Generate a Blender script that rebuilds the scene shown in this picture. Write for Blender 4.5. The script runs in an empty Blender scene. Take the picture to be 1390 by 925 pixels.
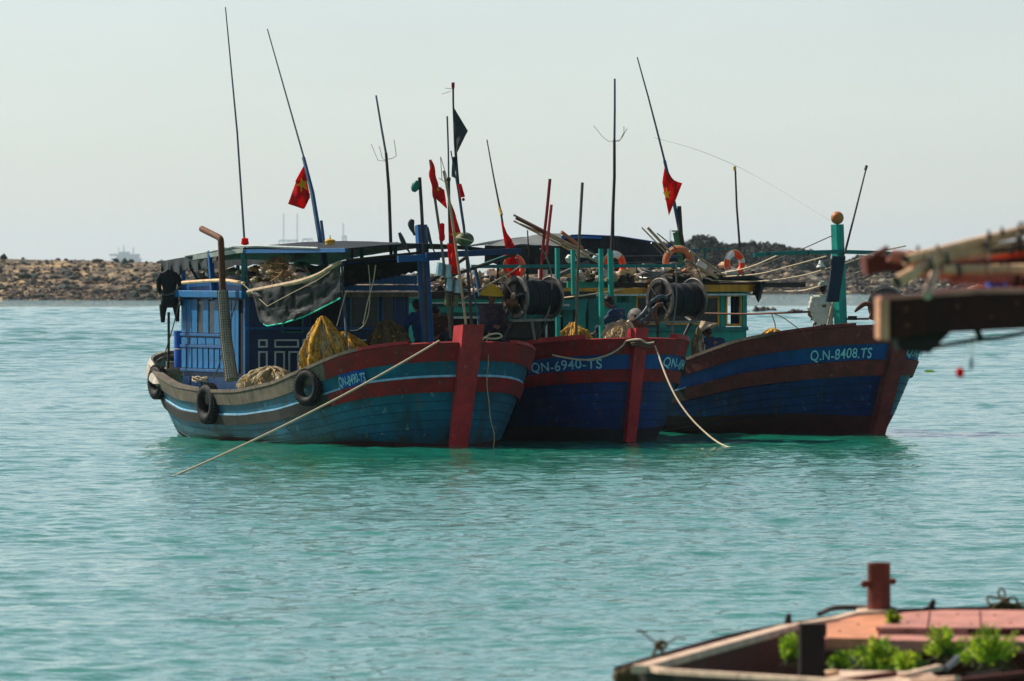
import bpy, bmesh, math, random
import numpy as np
from mathutils import Vector, Matrix, noise as mnoise
R = math.radians
random.seed(7)
scene = bpy.context.scene
col = scene.collection
V = Vector
ZU = V((0, 0, 1))

# ---------------------------------------------------------------- camera
CAM_H = 3.3
FPX = 10000.0                     # focal length in pixels of the 1390 px wide photograph
cam_d = bpy.data.cameras.new('camera')
cam = bpy.data.objects.new('camera', cam_d)
col.objects.link(cam)
cam.location = (0, 0, CAM_H)
cam.rotation_euler = (R(90), 0, 0)
cam_d.sensor_width = 36
cam_d.lens = FPX / 1390 * 36
cam_d.shift_y = -106.5 / 1390
cam_d.clip_start = 1
cam_d.clip_end = 60000
cam_d.dof.use_dof = True
cam_d.dof.focus_distance = 134
cam_d.dof.aperture_fstop = 6.3
scene.camera = cam

# ---------------------------------------------------------------- sky, sun, exposure
SUN_EL = R(43)
SUN_DIR = V((-0.86, 0.52, 0)).normalized() * math.cos(SUN_EL) + ZU * math.sin(SUN_EL)   # towards the sun
world = bpy.data.worlds.new('World')
scene.world = world
world.use_nodes = True
wn = world.node_tree
wn.nodes.clear()
sky = wn.nodes.new('ShaderNodeTexSky')
sky.sky_type = 'NISHITA'
sky.sun_disc = False
sky.sun_elevation = SUN_EL
sky.sun_rotation = math.atan2(SUN_DIR.x, SUN_DIR.y)
sky.air_density = 0.8
sky.dust_density = 0.35
sky.ozone_density = 1.0
hs = wn.nodes.new('ShaderNodeHueSaturation')
hs.inputs['Saturation'].default_value = 0.58
wtint = wn.nodes.new('ShaderNodeMix'); wtint.data_type = 'RGBA'; wtint.blend_type = 'MULTIPLY'
wtint.inputs[0].default_value = 1
wtint.inputs[7].default_value = (0.95, 1.0, 1.03, 1)
bg = wn.nodes.new('ShaderNodeBackground')
bg.inputs['Strength'].default_value = 0.083
wo = wn.nodes.new('ShaderNodeOutputWorld')
wn.links.new(sky.outputs[0], hs.inputs['Color'])
wn.links.new(hs.outputs[0], wtint.inputs[6])
# faint high veil of cloud
wtc = wn.nodes.new('ShaderNodeTexCoord'); wmp = wn.nodes.new('ShaderNodeMapping'); wmp.inputs['Scale'].default_value = (9, 9, 34)
wnz = wn.nodes.new('ShaderNodeTexNoise'); wnz.inputs['Scale'].default_value = 1.6; wnz.inputs['Detail'].default_value = 5
wmr = wn.nodes.new('ShaderNodeMapRange'); wmr.inputs[1].default_value = .35; wmr.inputs[2].default_value = .75; wmr.inputs[3].default_value = .975; wmr.inputs[4].default_value = 1.035
wvl = wn.nodes.new('ShaderNodeMix'); wvl.data_type = 'RGBA'; wvl.blend_type = 'MULTIPLY'; wvl.inputs[0].default_value = 1
wn.links.new(wtc.outputs['Generated'], wmp.inputs[0]); wn.links.new(wmp.outputs[0], wnz.inputs[0]); wn.links.new(wnz.outputs[0], wmr.inputs[0])
wn.links.new(wtint.outputs[2], wvl.inputs[6]); wn.links.new(wmr.outputs[0], wvl.inputs[7])
wn.links.new(wvl.outputs[2], bg.inputs['Color'])
wn.links.new(bg.outputs[0], wo.inputs['Surface'])

sun_d = bpy.data.lights.new('sun', 'SUN')
sun_d.energy = 5.0
sun_d.angle = R(0.5)
sun_d.color = (1.0, 0.92, 0.8)
sun = bpy.data.objects.new('sun', sun_d)
col.objects.link(sun)
sun.rotation_euler = (-SUN_DIR).to_track_quat('-Z', 'Y').to_euler()

scene.view_settings.view_transform = 'Standard'
scene.view_settings.look = 'None'
scene.view_settings.exposure = 0.42
scene.view_settings.gamma = 1.0
scene.cycles.max_bounces = 6
scene.cycles.volume_bounces = 0
scene.cycles.volume_step_rate = 10
scene.cycles.use_denoising = True

# ---------------------------------------------------------------- materials
def srgb(r, g, b):
    def f(c):
        c /= 255.0
        return c / 12.92 if c <= 0.04045 else ((c + 0.055) / 1.055) ** 2.4
    return (f(r), f(g), f(b))

def mat(name, c, rough=0.6, var=0.3, scale=3.0, dirt=None, amt=0.45, streak=True, bump=0.25, bscale=30.0, metal=0.0, spec=0.22,
        trans=0.0, flake=None, famt=0.5, weed=None, translucent=0.0, rust=None):
    m = bpy.data.materials.new(name)
    m.use_nodes = True
    nt = m.node_tree
    b = nt.nodes['Principled BSDF']
    tc = nt.nodes.new('ShaderNodeTexCoord')
    def nz(sc, st=None, det=5):
        n = nt.nodes.new('ShaderNodeTexNoise')
        n.inputs['Scale'].default_value = sc
        n.inputs['Detail'].default_value = det
        n.inputs['Roughness'].default_value = 0.65
        if st:
            mp = nt.nodes.new('ShaderNodeMapping')
            mp.inputs['Scale'].default_value = st
            nt.links.new(tc.outputs['Object'], mp.inputs[0])
            nt.links.new(mp.outputs[0], n.inputs[0])
        else:
            nt.links.new(tc.outputs['Object'], n.inputs[0])
        return n
    def rng(src, a, bb, lo, hi):
        r = nt.nodes.new('ShaderNodeMapRange')
        r.inputs[1].default_value = a; r.inputs[2].default_value = bb
        r.inputs[3].default_value = lo; r.inputs[4].default_value = hi
        nt.links.new(src, r.inputs[0])
        return r.outputs[0]
    def mix(fac, ca, cb):
        x = nt.nodes.new('ShaderNodeMix'); x.data_type = 'RGBA'
        nt.links.new(fac, x.inputs[0])
        for sock, cc in ((x.inputs[6], ca), (x.inputs[7], cb)):
            if isinstance(cc, tuple): sock.default_value = (*cc, 1)
            else: nt.links.new(cc, sock)
        return x.outputs[2]
    n1 = nz(scale)
    lo = tuple(x * (1 - var) for x in c)
    hi = tuple(min(1, x * (1 + var)) for x in c)
    c0 = mix(rng(n1.outputs[0], 0.3, 0.7, 0, 1), lo, hi)
    if dirt:
        n2 = nz(scale * 2.2, (1, 1, 0.14) if streak else (1, 1, 1))
        c0 = mix(rng(n2.outputs[0], 0.5, 0.72, 0, amt), c0, dirt)
    if flake:
        n3 = nz(scale * 5, (1, 1, 0.8), 8)
        c0 = mix(rng(n3.outputs[0], 0.62, 0.66, 0, famt), c0, flake)
    if rust:
        n5 = nz(scale * 4.5, (1, 1, .07), 3); n6 = nz(scale * .9)
        m5 = nt.nodes.new('ShaderNodeMath'); m5.operation = 'MULTIPLY'
        nt.links.new(rng(n5.outputs[0], .54, .66, 0, 1), m5.inputs[0]); nt.links.new(rng(n6.outputs[0], .42, .62, 0, .75), m5.inputs[1])
        c0 = mix(m5.outputs[0], c0, rust)
    if weed:
        sp = nt.nodes.new('ShaderNodeSeparateXYZ'); nt.links.new(tc.outputs['Object'], sp.inputs[0])
        n4 = nz(2.2, (1, 1, .5), 7)
        ad = nt.nodes.new('ShaderNodeMath'); ad.operation = 'MULTIPLY_ADD'; ad.inputs[1].default_value = 1.1
        nt.links.new(n4.outputs[0], ad.inputs[0]); 
        ng = nt.nodes.new('ShaderNodeMath'); ng.operation = 'MULTIPLY'; ng.inputs[1].default_value = -1.0
        nt.links.new(sp.outputs[2], ng.inputs[0]); nt.links.new(ng.outputs[0], ad.inputs[2])
        c0 = mix(rng(ad.outputs[0], .28, .46, 0, .8), c0, weed)
    nt.links.new(c0, b.inputs['Base Color'])
    nt.links.new(rng(n1.outputs[0], 0.3, 0.7, rough * 0.8, min(1, rough * 1.15)), b.inputs['Roughness'])
    b.inputs['Metallic'].default_value = metal
    b.inputs['Specular IOR Level'].default_value = spec
    if trans:
        b.inputs['Transmission Weight'].default_value = trans
    if bump:
        bn = nz(bscale)
        bp = nt.nodes.new('ShaderNodeBump')
        bp.inputs['Strength'].default_value = bump
        bp.inputs['Distance'].default_value = 0.02
        nt.links.new(bn.outputs[0], bp.inputs['Height'])
        nt.links.new(bp.outputs[0], b.inputs['Normal'])
    if translucent:
        tl = nt.nodes.new('ShaderNodeBsdfTranslucent'); mxs = nt.nodes.new('ShaderNodeMixShader'); mxs.inputs[0].default_value = translucent
        nt.links.new(c0, tl.inputs[0]); nt.links.new(b.outputs[0], mxs.inputs[1]); nt.links.new(tl.outputs[0], mxs.inputs[2])
        nt.links.new(mxs.outputs[0], nt.nodes['Material Output'].inputs['Surface'])
    return m

BROWN = (0.05, 0.03, 0.018)
M = {}
M['red'] = mat('red_paint', (0.25, 0.010, 0.012), .6, .4, 2.5, BROWN, .7, flake=(.3, .14, .12), famt=.6, rust=(.05, .03, .02))
M['red_bright'] = mat('red_paint_fresh', (0.42, 0.03, 0.035), .55, .3, 3, BROWN, .4, flake=(.5, .25, .22), famt=.4)
M['red_old'] = mat('red_paint_faded', (0.17, 0.032, 0.03), .7, .35, 3, BROWN, .6, flake=(.3, .2, .18), famt=.5)
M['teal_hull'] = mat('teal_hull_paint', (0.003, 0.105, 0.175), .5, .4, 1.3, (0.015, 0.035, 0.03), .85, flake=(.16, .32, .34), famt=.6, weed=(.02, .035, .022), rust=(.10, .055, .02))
M['blue_hull'] = mat('navy_hull_paint', (0.002, 0.030, 0.14), .5, .4, 1.4, (0.006, 0.012, 0.02), .85, flake=(.07, .14, .22), famt=.6, rust=(.05, .045, .035))
M['blue_band'] = mat('blue_band_paint', (0.006, 0.075, 0.26), .5, .25, 2, (0.01, 0.03, 0.06), .5)
M['boot'] = mat('antifouling', (0.06, 0.014, 0.014), .75, .4, 3, (0.012, 0.016, 0.012), .8, streak=False)
M['boot_dark'] = mat('dark_antifouling', (0.012, 0.012, 0.016), .75, .4, 3, (0.03, 0.012, 0.01), .7, streak=False)
M['rail_wood'] = mat('weathered_wood', (0.13, 0.105, 0.075), .8, .4, 5, (0.03, 0.025, 0.02), .7, flake=(.26, .22, .16), famt=.4)
M['rail_dark'] = mat('dark_weathered_wood', (0.035, 0.032, 0.028), .8, .4, 5, (0.012, 0.01, 0.01), .6, flake=(.12, .11, .09), famt=.3)
M['line_blue'] = mat('pale_blue_line', (0.28, 0.55, 0.75), .5, .3, 5)
M['blue_paint'] = mat('cabin_blue_paint', (0.002, 0.075, 0.22), .5, .3, 3, (0.01, 0.03, 0.06), .5, flake=(.2, .35, .45), famt=.25)
M['blue_light'] = mat('cabin_light_blue_paint', (0.002, 0.105, 0.27), .5, .3, 4, (0.02, 0.06, 0.08), .6, flake=(.3, .5, .55), famt=.3)  # left cabin's sunlit side: its brightness is put into this lighter blue
M['blue_dark'] = mat('cabin_dark_blue_paint', (0.003, 0.032, 0.10), .5, .3, 3, (0.01, 0.02, 0.03), .5)  # dark blue parts; also carries the shade of the left cabin's front wall
M['teal_paint'] = mat('turquoise_paint', (0.006, 0.28, 0.22), .5, .25, 3, (0.02, 0.08, 0.07), .5, flake=(.2, .5, .42), famt=.25)
M['teal_mid'] = mat('green_cabin_paint', (0.006, 0.15, 0.14), .5, .25, 3, (0.01, 0.05, 0.05), .6)
M['navy_board'] = mat('navy_board_paint', (0.002, 0.018, 0.04), .6, .3, 3)
M['mint'] = mat('mint_panel', (0.05, 0.62, 0.48), .5, .15, 3, (0.03, 0.2, 0.15), .4)
M['white_trim'] = mat('pale_trim_paint', (0.42, 0.55, 0.55), .55, .2, 8, (0.1, 0.12, 0.1), .6)
M['yellow_paint'] = mat('ochre_yellow_paint', (0.55, 0.27, 0.02), .5, .25, 4, (0.12, 0.05, 0.01), .6)
M['glass'] = mat('dark_window_glass', (0.012, 0.02, 0.025), .12, .3, 3, bump=0, spec=.12)
M['interior'] = mat('dark_interior', (0.006, 0.008, 0.01), .9, .3, 3)
M['deck'] = mat('green_deck_paint', (0.10, 0.22, 0.16), .7, .35, 3, (0.05, 0.045, 0.03), .7, streak=False)
M['tarp_black'] = mat('black_netting_tarp', (0.006, 0.010, 0.010), .65, .5, 2.5, (0.06, 0.07, 0.065), .5, streak=False, bump=.5, bscale=9)
M['tarp_grey'] = mat('grey_tarp', (0.12, 0.13, 0.12), .7, .25, 2.5, (0.03, 0.03, 0.03), .5, streak=False, bump=.4, bscale=7)
M['tarp_pale'] = mat('pale_sheeting', (0.36, 0.38, 0.36), .45, .3, 3, (0.08, 0.08, 0.07), .5, streak=False, bump=.4, bscale=9)
M['tarp_blue'] = mat('blue_plastic_sheet', (0.01, 0.12, 0.36), .45, .3, 4, bump=.4, bscale=9)
M['pole_wood'] = mat('pale_pole_wood', (0.42, 0.31, 0.19), .7, .3, 6, (0.12, 0.08, 0.05), .6)
M['pole_dark'] = mat('dark_pole', (0.035, 0.028, 0.024), .6, .3, 6)
M['bamboo'] = mat('bamboo', (0.70, 0.44, 0.24), .55, .3, 5, (0.16, 0.1, 0.05), .6)
M['antenna'] = mat('antenna_grey_blue', (0.05, 0.08, 0.10), .4, .2, 6)
M['antenna_blue'] = mat('antenna_blue', (0.02, 0.08, 0.16), .5, .3, 6)
M['steel'] = mat('galvanised_steel', (0.16, 0.15, 0.135), .45, .3, 8, (0.12, 0.06, 0.03), .7, metal=.7)
M['rust'] = mat('rusty_steel', (0.13, 0.05, 0.025), .75, .4, 9, (0.04, 0.015, 0.01), .6, metal=.1)
M['machine'] = mat('greasy_machinery', (0.03, 0.026, 0.024), .5, .4, 12, (0.10, 0.05, 0.025), .5, metal=.2)
M['mesh_wrap'] = mat('grey_pipe_wrap', (0.30, 0.30, 0.24), .8, .2, 8, (0.1, 0.1, 0.08), .4)
M['rubber'] = mat('black_rubber', (0.009, 0.009, 0.010), .75, .4, 8, (0.06, 0.05, 0.045), .5, streak=False)
M['black_net'] = mat('black_net_wound', (0.007, 0.010, 0.013), .7, .3, 12, (0.03, 0.04, 0.05), .4, streak=False, bump=.6, bscale=60)
M['barrel'] = mat('blue_plastic_barrel', (0.01, 0.07, 0.36), .4, .15, 3, bump=0)
M['net_yellow'] = mat('ochre_net', (0.60, 0.29, 0.03), .9, .8, 10, (0.07, 0.035, 0.012), .9, streak=False, bump=.8, bscale=40)
M['net_tan'] = mat('tan_net', (0.40, 0.32, 0.19), .9, .45, 9, (0.12, 0.09, 0.06), .6, streak=False, bump=.8, bscale=40)
M['net_brown'] = mat('brown_net', (0.13, 0.095, 0.04), .9, .5, 9, (0.05, 0.035, 0.02), .6, streak=False, bump=.8, bscale=40)
M['net_green'] = mat('bright_green_net', (0.02, 0.60, 0.40), .8, .3, 9, bump=.6, bscale=40)
M['rope'] = mat('beige_rope', (0.55, 0.44, 0.29), .8, .2, 20, (0.25, 0.2, 0.13), .5, streak=False)
M['rope_dark'] = mat('dark_rope', (0.10, 0.085, 0.065), .8, .3, 20)
M['flag_red'] = mat('red_flag_cloth', (0.72, 0.010, 0.010), .8, .15, 5, bump=.2, translucent=.5)
M['flag_yellow'] = mat('yellow_star_cloth', (0.85, 0.50, 0.02), .8, .1, 5, bump=.1, translucent=.4)
M['flag_black'] = mat('black_flag_cloth', (0.035, 0.045, 0.048), .8, .3, 5)
M['orange'] = mat('orange_lifebuoy', (0.85, 0.07, 0.01), .45, .15, 5, bump=.1)
M['orange_faded'] = mat('faded_orange_lifebuoy', (0.50, 0.14, 0.055), .55, .25, 5, (0.2, 0.07, 0.04), .5, streak=False, bump=.1)
M['white'] = mat('white_foam', (0.68, 0.68, 0.64), .65, .2, 5, (0.3, 0.27, 0.22), .5, streak=False)
M['pink_white'] = mat('pinkish_plastic', (0.55, 0.42, 0.36), .7, .3, 6, (0.25, 0.18, 0.15), .5, streak=False)
M['float_blue'] = mat('pale_blue_foam', (0.30, 0.46, 0.52), .7, .25, 6, (0.2, 0.16, 0.11), .6)
M['float_green'] = mat('mossy_float', (0.07, 0.085, 0.04), .55, .5, 7, (0.2, 0.18, 0.08), .6, streak=False)
M['straw'] = mat('straw_hat_weave', (0.62, 0.48, 0.32), .8, .2, 12, (0.3, 0.22, 0.14), .5, streak=False, translucent=.3)
M['hat_yellow'] = mat('yellow_hat_weave', (0.85, 0.60, 0.04), .7, .15, 9, (0.6, 0.3, 0.2), .4, streak=False, translucent=.45)
M['skin'] = mat('tanned_skin', (0.20, 0.09, 0.055), .55, .15, 10, bump=.1)
M['hair'] = mat('black_hair', (0.012, 0.01, 0.01), .6, .3, 30)
M['shirt_navy'] = mat('navy_shirt', (0.016, 0.035, 0.085), .8, .3, 7, bump=.4, bscale=14)
M['shirt_blue'] = mat('blue_shirt', (0.012, 0.045, 0.16), .8, .3, 7, bump=.4, bscale=14)
M['shirt_purple'] = mat('dusky_shirt', (0.075, 0.05, 0.065), .8, .3, 7, bump=.4, bscale=14)
M['shirt_cream'] = mat('cream_shirt', (0.62, 0.60, 0.50), .8, .15, 7, (0.35, 0.35, 0.28), .4, bump=.5, bscale=12)
M['trousers'] = mat('dark_trousers', (0.014, 0.018, 0.032), .8, .3, 7, bump=.3)
M['wet_cloth'] = mat('black_hanging_cloth', (0.010, 0.012, 0.014), .7, .3, 7, bump=.4, bscale=14)
M['yellow_plastic'] = mat('yellow_plastic', (0.60, 0.36, 0.03), .5, .2, 5)
M['driftwood'] = mat('brown_branches', (0.30, 0.17, 0.08), .8, .4, 15)
M['letter'] = mat('pale_blue_lettering', (0.30, 0.62, 0.72), .6, .15, 9, (0.1, 0.25, 0.3), .5)
M['plate_blue'] = mat('blue_number_plate', (0.01, 0.06, 0.30), .5, .2, 5)
M['ball_orange'] = mat('orange_brown_ball', (0.42, 0.15, 0.045), .5, .15, 6)

# ---------------------------------------------------------------- geometry helpers
def W(px, py, Y):
    """point of the place seen at photo pixel (px,py) that lies Y metres out"""
    return V(((px - 695) * Y / FPX, Y, CAM_H - (py - 356) * Y / FPX))

def G(px, py, z):
    """point at height z seen at photo pixel (px,py)"""
    Y = (CAM_H - z) * FPX / (py - 356)
    return V(((px - 695) * Y / FPX, Y, z))

def frame_of(d, up=ZU):
    d = d.normalized()
    if abs(d.dot(up)) > 0.98:
        up = V((0, 1, 0))
    s = d.cross(up).normalized()
    u = s.cross(d).normalized()
    return d, s, u

class MB:
    def __init__(self):
        self.v, self.f, self.mi = [], [], []
    def add(self, vs, fs, mi=0):
        n = len(self.v)
        self.v += [V(p) for p in vs]
        self.f += [tuple(i + n for i in f) for f in fs]
        self.mi += [mi] * len(fs)
        return self
    def box(self, c, s, ax=None, mi=0, bev=0.0):
        ax = ax or (V((1, 0, 0)), V((0, 1, 0)), V((0, 0, 1)))
        c = V(c)
        hx, hy, hz = (x / 2 for x in s)
        if bev <= 0: bev = min(s) * 0.08
        bv = min(bev, min(s) * .3)
        vs = []
        for sz in (-1, 1):
            for sx, sy, ex, ey in ((-1, -1, 1, 0), (-1, -1, 0, 1), (-1, 1, 0, 1), (-1, 1, 1, 0), (1, 1, 1, 0), (1, 1, 0, 1), (1, -1, 0, 1), (1, -1, 1, 0)):
                x = sx * (hx - bv * ex); y = sy * (hy - bv * ey)
                vs.append(c + ax[0] * x + ax[1] * y + ax[2] * sz * hz)
        order = [1, 2, 3, 4, 5, 6, 7, 0]
        vs = [vs[i] for i in order] + [vs[8 + i] for i in order]
        fs = [tuple(range(7, -1, -1)), tuple(range(8, 16))]
        for i in range(8):
            j = (i + 1) % 8
            fs.append((i, j, j + 8, i + 8))
        return self.add(vs, fs, mi)
    def bar(self, p0, p1, w, h=None, up=ZU, mi=0):
        p0, p1 = V(p0), V(p1)
        h = h or w
        d, s, u = frame_of(p1 - p0, up)
        return self.box((p0 + p1) / 2, (w, h, (p1 - p0).length), (s, u, d), mi)
    def tube(self, pts, r, n=8, mi=0, cap=True):
        pts = [V(p) for p in pts]
        rs = r if isinstance(r, (list, tuple)) else [r] * len(pts)
        vs, fs = [], []
        ref = None
        for i, p in enumerate(pts):
            d = (pts[min(i + 1, len(pts) - 1)] - pts[max(i - 1, 0)])
            if d.length < 1e-9: d = V((0, 0, 1))
            d.normalize()
            if ref is None:
                ref = frame_of(d)[1]
            s = (ref - d * ref.dot(d))
            if s.length < 1e-6: s = frame_of(d)[1]
            s.normalize(); ref = s
            u = d.cross(s)
            for k in range(n):
                a = 2 * math.pi * k / n
                vs.append(p + (s * math.cos(a) + u * math.sin(a)) * rs[i])
        for i in range(len(pts) - 1):
            for k in range(n):
                k2 = (k + 1) % n
                fs.append((i * n + k, i * n + k2, (i + 1) * n + k2, (i + 1) * n + k))
        if cap:
            fs.append(tuple(range(n - 1, -1, -1)))
            fs.append(tuple((len(pts) - 1) * n + k for k in range(n)))
        return self.add(vs, fs, mi)
    def lathe(self, c, d, prof, n=24, mi=0):
        """prof: list of (radius, height along d)"""
        d, s, u = frame_of(V(d))
        c = V(c)
        vs, fs = [], []
        for r, h in prof:
            for k in range(n):
                a = 2 * math.pi * k / n
                vs.append(c + d * h + (s * math.cos(a) + u * math.sin(a)) * r)
        for i in range(len(prof) - 1):
            for k in range(n):
                k2 = (k + 1) % n
                fs.append((i * n + k, i * n + k2, (i + 1) * n + k2, (i + 1) * n + k))
        if prof[0][0] > 1e-4: fs.append(tuple(range(n - 1, -1, -1)))
        if prof[-1][0] > 1e-4: fs.append(tuple((len(prof) - 1) * n + k for k in range(n)))
        return self.add(vs, fs, mi)
    def torus(self, c, d, Rr, r, n=28, m=10, mi=0, a0=0, a1=2 * math.pi, squash=1.0):
        d, s, u = frame_of(V(d))
        full = abs(a1 - a0 - 2 * math.pi) < 1e-4
        N = n if full else n + 1
        vs, fs = [], []
        for i in range(N):
            a = a0 + (a1 - a0) * i / n
            rad = s * math.cos(a) + u * math.sin(a)
            for k in range(m):
                b = 2 * math.pi * k / m
                vs.append(V(c) + rad * (Rr + r * math.cos(b)) + d * r * squash * math.sin(b))
        for i in range(n):
            i2 = (i + 1) % N
            for k in range(m):
                k2 = (k + 1) % m
                fs.append((i * m + k, i * m + k2, i2 * m + k2, i2 * m + k))
        return self.add(vs, fs, mi)
    def ball(self, c, r, n=16, mi=0, jit=0.0, ax=None):
        rr = r if isinstance(r, (list, tuple)) else (r, r, r)
        ax = ax or (V((1, 0, 0)), V((0, 1, 0)), V((0, 0, 1)))
        vs, fs = [], []
        m = max(4, n // 2)
        for i in range(m + 1):
            th = math.pi * i / m
            for k in range(n):
                a = 2 * math.pi * k / n
                q = V((math.sin(th) * math.cos(a), math.sin(th) * math.sin(a), math.cos(th)))
                if jit:
                    q *= 1 + jit * mnoise.noise(q * 1.7 + V(c) * 3.1)
                vs.append(V(c) + ax[0] * q.x * rr[0] + ax[1] * q.y * rr[1] + ax[2] * q.z * rr[2])
        for i in range(m):
            for k in range(n):
                k2 = (k + 1) % n
                fs.append((i * n + k, (i + 1) * n + k, (i + 1) * n + k2, i * n + k2))
        return self.add(vs, fs, mi)
    def grid(self, fn, nu, nv, mi=0, closeu=False):
        vs = [V(fn(i / nu, j / nv)) for i in range(nu + (0 if closeu else 1)) for j in range(nv + 1)]
        fs = []
        N = nu if closeu else nu + 1
        for i in range(nu):
            i2 = (i + 1) % N
            for j in range(nv):
                fs.append((i * (nv + 1) + j, i2 * (nv + 1) + j, i2 * (nv + 1) + j + 1, i * (nv + 1) + j + 1))
        return self.add(vs, fs, mi)
    def sheet(self, fn, nu, nv, th=0.012, mi=0):
        """a closed sheet with thickness"""
        P = [[V(fn(i / nu, j / nv)) for j in range(nv + 1)] for i in range(nu + 1)]
        top, bot = [], []
        for i in range(nu + 1):
            for j in range(nv + 1):
                a = P[min(i + 1, nu)][j] - P[max(i - 1, 0)][j]
                b = P[i][min(j + 1, nv)] - P[i][max(j - 1, 0)]
                nn = a.cross(b)
                nn = nn.normalized() if nn.length > 1e-9 else ZU
                top.append(P[i][j] + nn * th / 2); bot.append(P[i][j] - nn * th / 2)
        n = len(top); fs = []
        ix = lambda i, j: i * (nv + 1) + j
        for i in range(nu):
            for j in range(nv):
                q = (ix(i, j), ix(i + 1, j), ix(i + 1, j + 1), ix(i, j + 1))
                fs.append(q); fs.append(tuple(n + k for k in reversed(q)))
        for i in range(nu):
            for j in (0, nv):
                q = (ix(i, j), ix(i + 1, j), n + ix(i + 1, j), n + ix(i, j)); fs.append(q if j else q[::-1])
        for j in range(nv):
            for i in (0, nu):
                q = (ix(i, j), ix(i, j + 1), n + ix(i, j + 1), n + ix(i, j)); fs.append(q[::-1] if i else q)
        return self.add(top + bot, fs, mi)
    def build(self, name, mats, parent=None, smooth=False, origin=None):
        mats = mats if isinstance(mats, (list, tuple)) else [mats]
        mats = [M[x] if isinstance(x, str) else x for x in mats]
        if parent is not None:
            o0 = parent.get('_o')
            o0 = V(o0)
        elif origin is not None:
            o0 = V(origin)
        else:
            n = len(self.v)
            o0 = V((sum(p.x for p in self.v) / n, sum(p.y for p in self.v) / n, min(p.z for p in self.v)))
        me = bpy.data.meshes.new(name)
        me.from_pydata([tuple(p - o0) for p in self.v], [], self.f)
        for m_ in mats: me.materials.append(m_)
        me.polygons.foreach_set('material_index', self.mi)
        if smooth:
            me.polygons.foreach_set('use_smooth', [True] * len(self.f))
            try: me.set_sharp_from_angle(angle=R(42))
            except Exception: pass
        me.update()
        o = bpy.data.objects.new(name, me)
        col.objects.link(o)
        if parent is not None:
            o.parent = parent
        else:
            o.location = o0
        o['_o'] = tuple(o0)
        return o

def tag(o, label=None, cat=None, group=None, kind=None):
    if label: o['label'] = label
    if cat: o['category'] = cat
    if group: o['group'] = group
    if kind: o['kind'] = kind
    return o

def thing(name, loc, label, cat, group=None):
    o = bpy.data.objects.new(name, None)
    o.empty_display_size = .2
    col.objects.link(o)
    o.location = V(loc)
    o['_o'] = tuple(V(loc))
    return tag(o, label, cat, group)

def sag(p0, p1, s, n=14):
    return [V(p0).lerp(V(p1), i / n) - ZU * s * 4 * (i / n) * (1 - i / n) for i in range(n + 1)]

def poly(pts, k=5):
    """Catmull-Rom through points"""
    P = [V(p) for p in pts]
    P = [P[0] * 2 - P[1]] + P + [P[-1] * 2 - P[-2]]
    out = []
    for i in range(1, len(P) - 2):
        for j in range(k):
            t = j / k
            a, b, c, d = P[i - 1], P[i], P[i + 1], P[i + 2]
            out.append(0.5 * ((2 * b) + (c - a) * t + (2 * a - 5 * b + 4 * c - d) * t * t + (3 * b - a - 3 * c + d) * t ** 3))
    out.append(P[-2])
    return out
def fbm(x, y, z=0., o=4):
    s = 0; a = .5
    for k in range(o):
        s += a * mnoise.noise(V((x, y, z))); x *= 2.03; y *= 2.03; z *= 2.03; a *= .5
    return s
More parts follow.
